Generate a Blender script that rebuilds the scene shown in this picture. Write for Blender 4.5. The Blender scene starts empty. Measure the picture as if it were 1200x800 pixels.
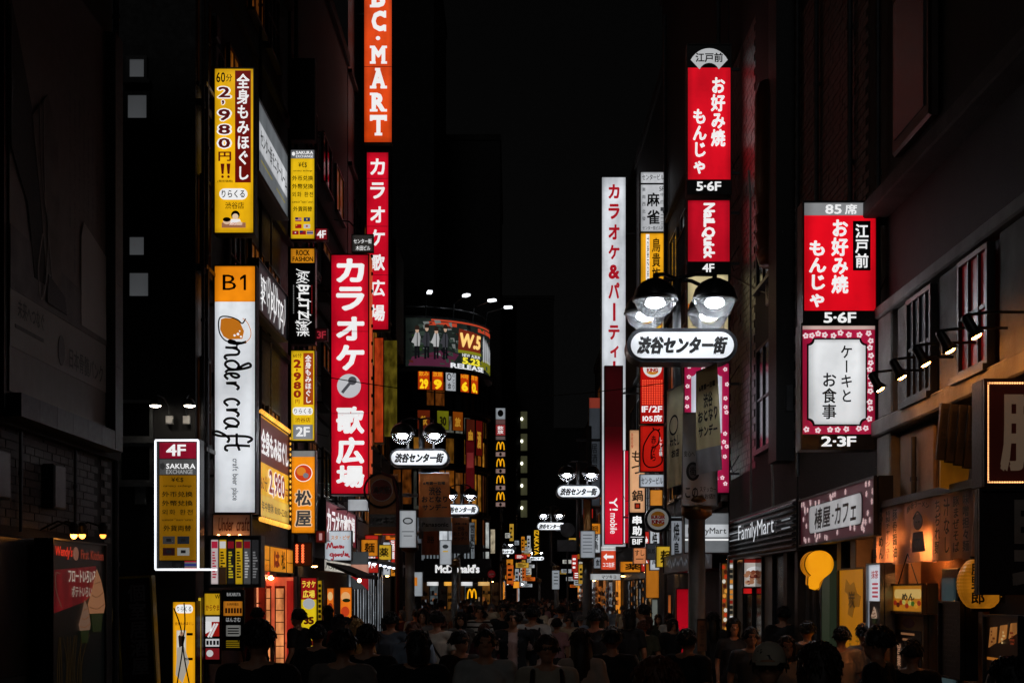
import bpy, bmesh, math, random
from mathutils import Vector, Matrix, noise
random.seed(7)
R = math.radians
PI = math.pi
sc = bpy.context.scene
C = sc.collection
# ------------------------------------------------------------------ camera
EYE = 2.05                      # camera held above the heads
K = 1200 * 50 / 36              # focal length in photo pixels
HX, HY = 600, 694               # vanishing point in the photo
cam_d = bpy.data.cameras.new('camera'); cam = bpy.data.objects.new('camera', cam_d); C.objects.link(cam)
cam.location = (0, 0, EYE); cam.rotation_euler = (PI / 2, 0, 0)
cam_d.lens = 50; cam_d.sensor_width = 36; cam_d.shift_y = (HY - 400) / 1200
cam_d.clip_start = 0.1; cam_d.clip_end = 2000
sc.camera = cam
# ------------------------------------------------------------------ night sky
w = bpy.data.worlds.new('World'); sc.world = w; w.use_nodes = True
nt = w.node_tree; bg = nt.nodes['Background']
sky = nt.nodes.new('ShaderNodeTexSky'); sky.sky_type = 'NISHITA'; sky.sun_disc = False
sky.sun_elevation = R(28); sky.sun_rotation = R(171)
hs = nt.nodes.new('ShaderNodeHueSaturation'); hs.inputs['Saturation'].default_value = 0.0
nt.links.new(sky.outputs[0], hs.inputs['Color']); nt.links.new(hs.outputs[0], bg.inputs[0])
bg.inputs[1].default_value = 0.0003
# weak sun added behind the camera as fill for crowd and banners
sd = bpy.data.lights.new('fill_sun', 'SUN'); sd.energy = 0.048; sd.angle = R(14)
so = bpy.data.objects.new('fill_sun', sd); C.objects.link(so); so.rotation_euler = (R(62), 0, R(-9))
sc.view_settings.view_transform = 'Standard'; sc.view_settings.look = 'None'
sc.view_settings.exposure = 0; sc.view_settings.gamma = 1
sc.cycles.use_denoising = True
sc.cycles.max_bounces = 5; sc.cycles.diffuse_bounces = 3; sc.cycles.glossy_bounces = 3
sc.cycles.transparent_max_bounces = 10; sc.cycles.caustics_reflective = False; sc.cycles.caustics_refractive = False
sc.cycles.sample_clamp_indirect = 2.0

# ------------------------------------------------------------------ materials
def lin(h):
    h = h.lstrip('#'); out = []
    for i in (0, 2, 4):
        c = int(h[i:i+2], 16) / 255
        out.append(c / 12.92 if c <= .04045 else ((c + .055) / 1.055) ** 2.4)
    return (*out, 1)
MATS = {}
def newmat(key):
    m = bpy.data.materials.new(key); m.use_nodes = True
    return m, m.node_tree, m.node_tree.nodes['Principled BSDF']
def dark(hexc, rough=.7, var=.35, scale=3.0, bump=.15, metal=0.0, key='surface'):
    """painted / stone / metal surface with blotches, grain and fine relief"""
    k = ('d', hexc, rough, var, scale, bump, metal)
    if k in MATS: return MATS[k]
    m, t, p = newmat(key + '_' + hexc); n = t.nodes; l = t.links
    tc = n.new('ShaderNodeTexCoord')
    a = n.new('ShaderNodeTexNoise'); a.inputs['Scale'].default_value = scale; a.inputs['Detail'].default_value = 6
    b = n.new('ShaderNodeTexNoise'); b.inputs['Scale'].default_value = scale * 14; b.inputs['Detail'].default_value = 3
    l.new(tc.outputs['Object'], a.inputs['Vector']); l.new(tc.outputs['Object'], b.inputs['Vector'])
    c = lin(hexc)
    r = n.new('ShaderNodeValToRGB'); r.color_ramp.elements[0].position = .3; r.color_ramp.elements[1].position = .72
    r.color_ramp.elements[0].color = (*[x * (1 - var) for x in c[:3]], 1); r.color_ramp.elements[1].color = (*[min(1, x * (1 + var)) for x in c[:3]], 1)
    l.new(a.outputs['Fac'], r.inputs['Fac']); l.new(r.outputs['Color'], p.inputs['Base Color'])
    rr = n.new('ShaderNodeMapRange'); rr.inputs['To Min'].default_value = max(.05, rough - .15); rr.inputs['To Max'].default_value = min(1, rough + .15)
    l.new(b.outputs['Fac'], rr.inputs['Value']); l.new(rr.outputs['Result'], p.inputs['Roughness'])
    p.inputs['Metallic'].default_value = metal
    if bump:
        bp = n.new('ShaderNodeBump'); bp.inputs['Strength'].default_value = bump; bp.inputs['Distance'].default_value = .02
        l.new(b.outputs['Fac'], bp.inputs['Height']); l.new(bp.outputs['Normal'], p.inputs['Normal'])
    MATS[k] = m; return m
def em(hexc, s=.9, sample=True, var=.24, scale=None):
    """backlit acrylic: light comes through the sheet a little unevenly"""
    scale = scale or (1.4 if var < .5 else 5.0)
    k = ('e', hexc, s, sample, var)
    if k in MATS: return MATS[k]
    m, t, p = newmat('lit_' + hexc); n = t.nodes; l = t.links
    c = lin(hexc); p.inputs['Base Color'].default_value = (*[x * .5 for x in c[:3]], 1)
    p.inputs['Roughness'].default_value = .35; p.inputs['Emission Color'].default_value = c
    tc = n.new('ShaderNodeTexCoord'); mp = n.new('ShaderNodeMapping'); mp.inputs['Scale'].default_value = (1, 1, .45)
    a = n.new('ShaderNodeTexNoise'); a.inputs['Scale'].default_value = scale; a.inputs['Detail'].default_value = 2 if var < .5 else 5
    l.new(tc.outputs['Object'], mp.inputs['Vector']); l.new(mp.outputs[0], a.inputs['Vector'])
    r = n.new('ShaderNodeMapRange'); r.inputs['From Min'].default_value = .3; r.inputs['From Max'].default_value = .7
    r.inputs['To Min'].default_value = s * (1 - var); r.inputs['To Max'].default_value = s * (1 + var * (1.5 if sample and .2 < var < .3 else .5))
    l.new(a.outputs['Fac'], r.inputs['Value']); out = r.outputs['Result']
    if sample and .2 < var < .3:      # the tubes stop short of the box edge, and the sheet has collected dust
        sp = n.new('ShaderNodeSeparateXYZ'); l.new(tc.outputs['Generated'], sp.inputs[0])
        for ax, wd in (('X', .16), ('Z', .05)):
            u = n.new('ShaderNodeMath'); u.operation = 'PINGPONG'; u.inputs[1].default_value = .5; l.new(sp.outputs[ax], u.inputs[0])
            q = n.new('ShaderNodeMapRange'); q.interpolation_type = 'SMOOTHSTEP'; q.inputs['From Max'].default_value = wd; q.inputs['To Min'].default_value = .7; l.new(u.outputs[0], q.inputs['Value'])
            mu = n.new('ShaderNodeMath'); mu.operation = 'MULTIPLY'; l.new(out, mu.inputs[0]); l.new(q.outputs[0], mu.inputs[1]); out = mu.outputs[0]
        d = n.new('ShaderNodeTexNoise'); d.inputs['Scale'].default_value = 9; d.inputs['Detail'].default_value = 7; l.new(tc.outputs['Object'], d.inputs['Vector'])
        q = n.new('ShaderNodeMapRange'); q.inputs['From Min'].default_value = .35; q.inputs['From Max'].default_value = .55; q.inputs['To Min'].default_value = .93; l.new(d.outputs['Fac'], q.inputs['Value'])
        mu = n.new('ShaderNodeMath'); mu.operation = 'MULTIPLY'; l.new(out, mu.inputs[0]); l.new(q.outputs[0], mu.inputs[1]); out = mu.outputs[0]
    l.new(out, p.inputs['Emission Strength'])
    if not sample: m.cycles.emission_sampling = 'NONE'
    MATS[k] = m; return m
def ink(hexc, s=.85): return em(hexc, s, sample=False, var=.06)
def paint(hexc, rough=.5): return dark(hexc, rough, .12, 2, .03, key='print')
def fabric(hexc):
    """thin cloth that lets some light through"""
    k = ('f', hexc)
    if k in MATS: return MATS[k]
    m, t, p = newmat('cloth_' + hexc); n = t.nodes; l = t.links
    tc = n.new('ShaderNodeTexCoord'); a = n.new('ShaderNodeTexNoise'); a.inputs['Scale'].default_value = 6; a.inputs['Detail'].default_value = 5
    l.new(tc.outputs['Object'], a.inputs[0]); c = lin(hexc); r = n.new('ShaderNodeValToRGB')
    r.color_ramp.elements[0].color = (*[x*.8 for x in c[:3]], 1); r.color_ramp.elements[1].color = (*[min(1, x*1.15) for x in c[:3]], 1); l.new(a.outputs['Fac'], r.inputs[0])
    d = n.new('ShaderNodeBsdfDiffuse'); tr = n.new('ShaderNodeBsdfTranslucent'); mx = n.new('ShaderNodeMixShader'); mx.inputs[0].default_value = .45
    l.new(r.outputs[0], d.inputs[0]); l.new(r.outputs[0], tr.inputs[0]); l.new(d.outputs[0], mx.inputs[1]); l.new(tr.outputs[0], mx.inputs[2])
    l.new(mx.outputs[0], n['Material Output'].inputs[0]); MATS[k] = m; return m
def fade(hexc, z0, z1, s0, s1):
    """sign face whose tubes only burn towards its lower end"""
    m, t, p = newmat('lit_fade'); n = t.nodes; l = t.links; c = lin(hexc); p.inputs['Base Color'].default_value = (*[x*.4 for x in c[:3]], 1)
    p.inputs['Emission Color'].default_value = c; tc = n.new('ShaderNodeTexCoord'); sx = n.new('ShaderNodeSeparateXYZ'); r = n.new('ShaderNodeMapRange'); r.interpolation_type = 'SMOOTHSTEP'
    r.inputs['From Min'].default_value = z0; r.inputs['From Max'].default_value = z1; r.inputs['To Min'].default_value = s0; r.inputs['To Max'].default_value = s1
    l.new(tc.outputs['Object'], sx.inputs[0]); l.new(sx.outputs['Z'], r.inputs['Value']); l.new(r.outputs[0], p.inputs['Emission Strength']); return m
def glass(tint='#ffffff', refl=.9):
    k = ('g', tint)
    if k in MATS: return MATS[k]
    m, t, p = newmat('clear_glass'); n = t.nodes; l = t.links
    tr = n.new('ShaderNodeBsdfTransparent'); tr.inputs[0].default_value = lin(tint)
    g = n.new('ShaderNodeBsdfGlossy'); g.inputs['Roughness'].default_value = .12
    ts = n.new('ShaderNodeBsdfTranslucent'); ts.inputs[0].default_value = (.8, .82, .85, 1); m1 = n.new('ShaderNodeMixShader'); m1.inputs[0].default_value = .03
    l.new(tr.outputs[0], m1.inputs[1]); l.new(ts.outputs[0], m1.inputs[2])
    lw = n.new('ShaderNodeFresnel'); lw.inputs[0].default_value = 1.5
    mx = n.new('ShaderNodeMixShader'); l.new(lw.outputs[0], mx.inputs[0]); l.new(m1.outputs[0], mx.inputs[1]); l.new(g.outputs[0], mx.inputs[2])
    l.new(mx.outputs[0], n['Material Output'].inputs[0]); MATS[k] = m; return m
BLACK = dark('#0e0e0f', .45, .3, 4, .05)
FRAME = dark('#1a1a1c', .4, .3, 4, .05)
STEEL = dark('#8a8d90', .35, .25, 6, .05, .8)
DSTEEL = dark('#4a4b4e', .4, .3, 6, .05, .6)
CONC = dark('#5c5a57', .85, .3, 1.6, .35)
DCONC = dark('#2e2d2c', .85, .35, 1.2, .35)
GLASSD = dark('#07080a', .12, .2, 1, 0)
WHITEP = dark('#c9c9c6', .5, .15, 3, .05)

# ------------------------------------------------------------------ mesh builder
class MB:
    def __init__(s): s.v = []; s.f = []
    def add(s, vs, fs):
        o = len(s.v); s.v += [tuple(p) for p in vs]; s.f += [tuple(i + o for i in f) for f in fs]; return s
    def box(s, x0, x1, y0, y1, z0, z1):
        return s.add([(x0,y0,z0),(x1,y0,z0),(x1,y1,z0),(x0,y1,z0),(x0,y0,z1),(x1,y0,z1),(x1,y1,z1),(x0,y1,z1)],
                     [(0,3,2,1),(4,5,6,7),(0,1,5,4),(1,2,6,5),(2,3,7,6),(3,0,4,7)])
    def bbox(s, x0, x1, y0, y1, z0, z1, b=.01):
        """box with bevelled front edges (front = -y)"""
        vs = [(x0,y1,z0),(x1,y1,z0),(x1,y1,z1),(x0,y1,z1),(x0,y0+b,z0),(x1,y0+b,z0),(x1,y0+b,z1),(x0,y0+b,z1),(x0+b,y0,z0+b),(x1-b,y0,z0+b),(x1-b,y0,z1-b),(x0+b,y0,z1-b)]
        fs = [(0,3,2,1),(8,9,10,11)]
        for i in range(4):
            j = (i + 1) % 4; fs += [(i, j, 4+j, 4+i), (4+i, 4+j, 8+j, 8+i)]
        return s.add(vs, fs)
    def prism(s, pts, y0, y1):
        """pts (x,z) counter-clockwise seen from -y; solid between y0 (front) and y1"""
        n = len(pts); vs = [(x, y0, z) for x, z in pts] + [(x, y1, z) for x, z in pts]
        fs = [tuple(range(n)), tuple(range(2*n-1, n-1, -1))] + [(i, n+i, n+(i+1) % n, (i+1) % n) for i in range(n)]
        return s.add(vs, fs)
    def tube(s, pts, r, seg=8, r1=None):
        pts = [Vector(p) for p in pts]; n = len(pts); o = len(s.v)
        up = Vector((0, 0, 1)); prev = None
        for i, p in enumerate(pts):
            d = (pts[min(i+1, n-1)] - pts[max(i-1, 0)]).normalized()
            a = prev if prev is not None else (up if abs(d.z) < .9 else Vector((1, 0, 0)))
            x = d.cross(a).normalized() if d.cross(a).length > 1e-5 else Vector((1, 0, 0)); y = x.cross(d).normalized(); prev = y
            rr = r if r1 is None else r + (r1 - r) * i / (n - 1)
            for k in range(seg):
                t = 2*PI*k/seg; s.v.append(tuple(p + x*math.cos(t)*rr + y*math.sin(t)*rr))
        for i in range(n-1):
            for k in range(seg):
                k2 = (k+1) % seg; s.f.append((o+i*seg+k, o+i*seg+k2, o+(i+1)*seg+k2, o+(i+1)*seg+k))
        s.f.append(tuple(o+k for k in range(seg-1, -1, -1))); s.f.append(tuple(o+(n-1)*seg+k for k in range(seg)))
        return s
    def lathe(s, prof, c=(0,0,0), seg=20, close=True):
        """prof list of (r,z) bottom to top"""
        o = len(s.v); n = len(prof)
        for r, z in prof:
            for k in range(seg):
                t = 2*PI*k/seg; s.v.append((c[0]+r*math.cos(t), c[1]+r*math.sin(t), c[2]+z))
        for i in range(n-1):
            for k in range(seg):
                k2 = (k+1) % seg; s.f.append((o+i*seg+k, o+i*seg+k2, o+(i+1)*seg+k2, o+(i+1)*seg+k))
        if close:
            s.f.append(tuple(o+k for k in range(seg-1, -1, -1))); s.f.append(tuple(o+(n-1)*seg+k for k in range(seg)))
        return s
    def ell(s, c, r, u=12, v=8):
        o = len(s.v)
        for i in range(1, v):
            a = PI*i/v - PI/2
            for k in range(u):
                t = 2*PI*k/u; s.v.append((c[0]+r[0]*math.cos(a)*math.cos(t), c[1]+r[1]*math.cos(a)*math.sin(t), c[2]+r[2]*math.sin(a)))
        b = len(s.v); s.v.append((c[0], c[1], c[2]-r[2])); s.v.append((c[0], c[1], c[2]+r[2]))
        for i in range(v-2):
            for k in range(u):
                k2 = (k+1) % u; s.f.append((o+i*u+k, o+i*u+k2, o+(i+1)*u+k2, o+(i+1)*u+k))
        for k in range(u):
            k2 = (k+1) % u; s.f.append((b, o+k2, o+k)); s.f.append((b+1, o+(v-2)*u+k, o+(v-2)*u+k2))
        return s
    def mesh(s, name, mat=None, smooth=False):
        me = bpy.data.meshes.new(name); me.from_pydata(s.v, [], s.f)
        if mat: me.materials.append(mat)
        if smooth: me.polygons.foreach_set('use_smooth', [True]*len(me.polygons))
        me.update(); return me
    def build(s, name, mat, parent=None, loc=(0,0,0), rz=0, smooth=False):
        return put(name, s.mesh(name, mat, smooth), parent, loc, rz)
def put(name, me, parent=None, loc=(0,0,0), rz=0):
    o = bpy.data.objects.new(name, me); C.objects.link(o); o.location = loc; o.rotation_euler = (0, 0, rz)
    if parent: o.parent = parent
    return o
def tag(o, label=None, cat=None, group=None, kind=None):
    if label: o['label'] = label
    if cat: o['category'] = cat
    if group: o['group'] = group
    if kind: o['kind'] = kind
    return o
def empty(name, label, cat, loc=(0,0,0), rz=0, group=None):
    o = bpy.data.objects.new(name, None); C.objects.link(o); o.location = loc; o.rotation_euler = (0,0,rz)
    o.empty_display_size = .2
    return tag(o, label, cat, group)
def copy_tree(o, parent=None):
    c = o.copy(); C.objects.link(c); c.parent = parent
    for ch in o.children: copy_tree(ch, c)
    return c
def YL(px, X=-5.3): return X * K / (px - HX)
def YR(px, X=4.6): return X * K / (px - HX)
def zz(py, Y): return EYE + (HY - py) * Y / K
def xx(px, Y): return (px - HX) * Y / K

# ------------------------------------------------------------------ lettering
GL = {}
WORK = bpy.data.scenes.new('workshop')      # small side scene where glyphs and bodies are turned into meshes
def evaluate(ob):
    WORK.collection.objects.link(ob); vl = WORK.view_layers[0]; vl.update(); dg = vl.depsgraph; dg.update()
    me = bpy.data.meshes.new_from_object(ob.evaluated_get(dg)); WORK.collection.objects.unlink(ob); return me
def glyph(ch, bold, res=2):
    k = (ch, bold)
    if k in GL: return GL[k]
    cu = bpy.data.curves.new('letter', 'FONT'); cu.body = ch; cu.size = 1; cu.offset = bold; cu.resolution_u = res
    cu.dimensions = '2D'; cu.fill_mode = 'FRONT'
    ob = bpy.data.objects.new('letter', cu); me = evaluate(ob)
    vs = [(v.co.x, v.co.y) for v in me.vertices]; fs = [tuple(p.vertices) for p in me.polygons]
    bpy.data.objects.remove(ob); bpy.data.meshes.remove(me); bpy.data.curves.remove(cu)
    GL[k] = (vs, fs); return GL[k]
def is_wide(ch): return ord(ch) > 0x2E00
ROTV = set('ー〜～-~')
def layout(text, vertical=False, bold=.012, gap=.08, rot=False):
    """returns verts (x,y) and faces in free units, lines separated by newline (columns right to left when vertical)"""
    V = []; F = []
    lines = text.split('\n')
    for li, line in enumerate(lines):
        pen = 0
        for ch in line:
            if ch == ' ': pen += .45; continue
            vs, fs = glyph(ch, 0)
            if not vs: pen += .5; continue
            x0 = min(v[0] for v in vs); x1 = max(v[0] for v in vs)
            y0 = min(v[1] for v in vs); y1 = max(v[1] for v in vs)
            if vertical:
                cx = .5 if is_wide(ch) else (x0 + x1) / 2
                if ch in ROTV:
                    my = (y0 + y1) / 2; q = [(-(y - my), -(x - (x0 + x1) / 2)) for x, y in vs]
                    q = [(x, y - pen - .5) for x, y in q]; adv = 1
                elif is_wide(ch):
                    q = [(x - cx, y - .38 - pen - .5) for x, y in vs]; adv = 1
                else:
                    q = [(x - cx, y - y1 - pen - .04) for x, y in vs]; adv = (y1 - y0) + .12
                q = [(x - li * 1.15, y) for x, y in q]; pen += adv
            else:
                if is_wide(ch): off = pen; adv = 1.0
                else: off = pen - x0; adv = x1 - x0 + gap
                q = [(x + off, y - li * 1.2) for x, y in vs]; pen += adv
            o = len(V); V += q; F += [tuple(i + o for i in f) for f in fs]
    if rot: V = [(y, -x) for x, y in V]
    return V, F
def thicken(V, F, r):
    """heavier strokes: the outline struck several times, slightly offset"""
    n = len(V); ks = 4 if r < .04 else 8; VV = [(x, y, 0) for x, y in V]; FF = list(F)
    for k in range(ks):
        t = 2*PI*(k+.5)/ks; o = len(VV); VV += [(x + r*math.cos(t), y + r*math.sin(t), k+1) for x, y in V]; FF += [tuple(i + o for i in f) for f in F]
    return VV, FF
def fit(V, F, rect, slant=0, serif=None):
    """fit into rect (x0,z0,x1,z1)"""
    if slant: V = [(x + y * slant, y) for x, y in V]
    x0 = min(v[0] for v in V); x1 = max(v[0] for v in V); y0 = min(v[1] for v in V); y1 = max(v[1] for v in V)
    sx = (rect[2] - rect[0]) / max(1e-6, x1 - x0); sy = (rect[3] - rect[1]) / max(1e-6, y1 - y0)
    return [(rect[0] + (x - x0) * sx, rect[1] + (y - y0) * sy) for x, y in V]
def smooth_line(pts, n=6):
    P = [Vector((*p, 0)) for p in pts]; P = [P[0]] + P + [P[-1]]; out = []
    for i in range(1, len(P) - 2):
        a, b, c, d = P[i-1:i+3]
        for k in range(n):
            t = k / n; t2 = t*t; t3 = t2*t
            q = .5 * ((2*b) + (c - a)*t + (2*a - 5*b + 4*c - d)*t2 + (3*b - a - 3*c + d)*t3); out.append((q.x, q.y))
    out.append((P[-2].x, P[-2].y)); return out
def ribbon(mb, pts, w, y0, y1, sm=True, sub=6):
    """flat brush stroke in the sign plane"""
    if sm and len(pts) > 2: pts = smooth_line(pts, sub)
    n = len(pts); L = []; Rr = []
    for i in range(n):
        a = pts[max(0, i-1)]; b = pts[min(n-1, i+1)]; d = math.hypot(b[0]-a[0], b[1]-a[1]) or 1
        nx, nz = -(b[1]-a[1])/d*w/2, (b[0]-a[0])/d*w/2
        L.append((pts[i][0]+nx, pts[i][1]+nz)); Rr.append((pts[i][0]-nx, pts[i][1]-nz))
    vs = [(x, y0, z) for x, z in L] + [(x, y0, z) for x, z in Rr] + [(x, y1, z) for x, z in L] + [(x, y1, z) for x, z in Rr]
    fs = []
    for i in range(n-1):
        fs += [(i, i+1, n+i+1, n+i), (i, 2*n+i, 2*n+i+1, i+1), (n+i, n+i+1, 3*n+i+1, 3*n+i)]
    mb.add(vs, fs)

class Sign:
    """a sign box; local x along the face, z up, the face looks to local -y. space = coordinates used for its content (y down)"""
    def __init__(s, name, label, cat, space, org, rz, W, H, D=.25, frame=.02, mat=None, group=None, face=None, root=None, bulge=.03, parent=None):
        s.sp = space; s.W = W; s.H = H; s.D = D
        s.root = parent or empty(name, label, cat, org, rz, group)
        if mat is None: mat = FRAME
        if mat is not False:
            mb = MB(); f = frame
            # back box and a raised rim round the face
            mb.bbox(-W/2 - f, W/2 + f, .012, D, -f, H + f, min(.02, f*.5+.004))
            mb.build('cabinet', mat, s.root)
            rim = MB(); t = bulge
            rim.box(-W/2 - f, -W/2, -t, .012, -f, H + f); rim.box(W/2, W/2 + f, -t, .012, -f, H + f)
            rim.box(-W/2, W/2, -t, .012, -f, 0); rim.box(-W/2, W/2, -t, .012, H, H + f)
            rim.build('rim', mat, s.root)
        if face: s.panel(space, face)
    def c(s, x, y):
        a, b, c_, d = s.sp
        return ((x - a) / (c_ - a) * s.W - s.W/2, s.H - (y - b) / (d - b) * s.H)
    def rect(s, r):
        x0, z1 = s.c(r[0], r[1]); x1, z0 = s.c(r[2], r[3]); return (x0, z0, x1, z1)
    def panel(s, r, mat, lay=0, name='panel', round_=0):
        x0, z0, x1, z1 = s.rect(r); y = -lay * .006
        mb = MB()
        if round_:
            rr = min(round_, (x1-x0)/2, (z1-z0)/2); pts = []
            for cx, cz, a0 in ((x1-rr, z0+rr, -90), (x1-rr, z1-rr, 0), (x0+rr, z1-rr, 90), (x0+rr, z0+rr, 180)):
                for k in range(7):
                    a = R(a0 + 15*k); pts.append((cx + rr*math.cos(a), cz + rr*math.sin(a)))
            mb.prism(pts, y, y + .006 if lay else .012)
        else: mb.box(x0, x1, y, .012 if lay == 0 else y + .006, z0, z1)
        return mb.build(name, mat, s.root)
    def text(s, txt, r, mat, vertical=False, bold=.012, lay=1, slant=0, rot=False, name='lettering', serif=False, gap=.08, curve=0):
        V, F = layout(txt, vertical, 0, gap, rot)
        V, F = thicken(V, F, bold) if bold >= .01 else ([(x, y_, 0) for x, y_ in V], F)
        rc = s.rect(r); LV = [v[2] for v in V]; V = fit([v[:2] for v in V], F, rc, slant)
        if curve: V = [(x, z + curve * (1 - ((x - (rc[0]+rc[2])/2) / ((rc[2]-rc[0])/2))**2)) for x, z in V]
        y = -lay * .006 - .001
        me = bpy.data.meshes.new(name); me.from_pydata([(x, y - .0005*q, z) for (x, z), q in zip(V, LV)], [], F); me.materials.append(mat); me.update()
        return put(name, me, s.root)
    def poly(s, pts, mat, lay=1, name='graphic', t=.005):
        P = [s.c(*p) for p in pts]
        ar = sum(P[i][0]*P[(i+1) % len(P)][1] - P[(i+1) % len(P)][0]*P[i][1] for i in range(len(P)))
        if ar < 0: P.reverse()
        y = -lay*.006; return MB().prism(P, y, y + t).build(name, mat, s.root)
    def disc(s, x, y, rx, ry, mat, lay=1, name='graphic', a0=0, a1=360, seg=24):
        n = seg; pts = [(x + rx*math.cos(R(a0 + (a1-a0)*k/n)), y + ry*math.sin(R(a0 + (a1-a0)*k/n))) for k in range(n if a1-a0 >= 360 else n+1)]
        return s.poly(pts, mat, lay, name)
    def strokes(s, lines, w, mat, lay=2, name='lettering', sub=6):
        mb = MB(); y = -lay*.006
        if w >= .3: w *= s.W / (s.sp[2] - s.sp[0])
        for L in lines: ribbon(mb, [s.c(*p) for p in L], w, y, y + .004, sub=sub)
        return mb.build(name, mat, s.root)
    def dots(s, pts, r, mat, name='bulb', lay=1):
        """a row of small lamps joined as one fitting"""
        mb = MB()
        for p in pts:
            x, z = s.c(*p); mb.ell((x, -.02*lay, z), (r, r, r), 8, 5)
        return mb.build(name, mat, s.root, smooth=True)
    def bars(s, rects, mat, lay=1, name='graphic'):
        mb = MB(); y = -lay*.006
        for q in rects:
            x0, z0, x1, z1 = s.rect(q); mb.box(x0, x1, y, y + .004, z0, z1)
        return mb.build(name, mat, s.root)
def front(name, label, cat, px0, py0, px1, py1, Y, D=.28, **kw):
    W = (px1 - px0) * Y / K; H = (py1 - py0) * Y / K
    return Sign(name, label, cat, (px0, py0, px1, py1), (xx((px0+px1)/2, Y), Y, zz(py1, Y)), 0, W, H, D, **kw)
def wall_l(name, label, cat, px0, px1, yt, yb, X=-5.3, D=.14, out=.16, at=0, **kw):
    """sign on the left-hand frontage; yt, yb photo heights read at px0 (at=0) or px1 (at=1)"""
    X2 = X + out; Y0 = YL(px0, X2); Y1 = YL(px1, X2); Yr = Y1 if at else Y0
    z1 = zz(yt, Yr); z0 = zz(yb, Yr)
    return Sign(name, label, cat, (0, 0, 100, 100), (X2, (Y0+Y1)/2, z0), PI/2, Y1 - Y0, z1 - z0, D, **kw)
def wall_r(name, label, cat, px0, px1, yt, yb, X=4.6, D=.14, out=.16, at=1, **kw):
    X2 = X - out; Y0 = YR(px0, X2); Y1 = YR(px1, X2); Yr = Y1 if at else Y0
    z1 = zz(yt, Yr); z0 = zz(yb, Yr)
    return Sign(name, label, cat, (0, 0, 100, 100), (X2, (Y0+Y1)/2, z0), -PI/2, Y0 - Y1, z1 - z0, D, **kw)
def bracket(s, side, xw, zs=(.15, .85)):
    """arms from the sign back to the wall at world x = xw"""
    mb = MB(); ox = s.root.location.x
    for f in zs:
        z = s.H * f; x0 = s.W/2*side; x1 = xw - ox
        if abs(x1 - x0) < .04 or (x1 - x0) * side < 0: continue
        a, b = sorted((x0 - .015*side, x1)); mb.box(a, b, .1, .15, z - .025, z + .025)
    if mb.v:
        mb.build('bracket', DSTEEL, s.root); x0 = s.W/2*side; x1 = xw - ox
        for f in zs: MB().tube([(x0, .13, s.H*f), (x1, .13, s.H*f + .55)], .012, 6).build('stay_rod', DSTEEL, s.root)
        MB().tube([(x0, .2, s.H*.3), (x0 + side*.12, .22, s.H*.3 - .35), (x1, .25, s.H*.3 - .2)], .01, 5).build('cable', BLACK, s.root)
# ================================================================== SETTING
def ground_mat():
    m, t, p = newmat('asphalt'); n = t.nodes; l = t.links
    tc = n.new('ShaderNodeTexCoord')
    a = n.new('ShaderNodeTexNoise'); a.inputs['Scale'].default_value = .8; a.inputs['Detail'].default_value = 8
    b = n.new('ShaderNodeTexNoise'); b.inputs['Scale'].default_value = 60
    l.new(tc.outputs['Object'], a.inputs[0]); l.new(tc.outputs['Object'], b.inputs[0])
    r = n.new('ShaderNodeValToRGB'); r.color_ramp.elements[0].color = (.028, .027, .026, 1); r.color_ramp.elements[1].color = (.07, .068, .065, 1)
    l.new(a.outputs['Fac'], r.inputs[0]); l.new(r.outputs[0], p.inputs['Base Color']); p.inputs['Roughness'].default_value = .6
    bp = n.new('ShaderNodeBump'); bp.inputs['Strength'].default_value = .4; bp.inputs['Distance'].default_value = .01
    l.new(b.outputs['Fac'], bp.inputs['Height']); l.new(bp.outputs[0], p.inputs['Normal']); return m
ASPH = ground_mat()
tag(MB().add([(-400,-60,0),(400,-60,0),(400,900,0),(-400,900,0)], [(0,1,2,3)]).build('ground', dark('#3a3937', .9, .3, .5, .3)), kind='structure')
tag(MB().add([(-4.2,-20,.004),(3.6,-20,.004),(3.6,250,.004),(-4.2,250,.004)], [(0,1,2,3)]).build('road', ASPH), kind='structure')
# paved strips along both frontages with granite kerb flags
for xa, xb in ((-5.28, -4.22), (3.62, 4.58)):
    tag(MB().box(xa, xb, -10, 86, 0, .03).build('pavement', dark('#55524d', .75, .25, 2, .3)), kind='structure')
PAV = [o for o in C.objects if o.name.startswith('pavement')]
flag = MB().bbox(-.2, .2, 0, .02, -.3, .3, .004).mesh('paving_stone', dark('#6a6660', .7, .2, 3, .3))
for i, (x, pav) in enumerate(((-4.02, PAV[0]), (3.42, PAV[1]))):
    for k in range(40):
        o = put('paving_stone', flag, pav, (x, 20 + k*.62, .024)); o.rotation_euler = (-PI/2, 0, 0)

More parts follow.
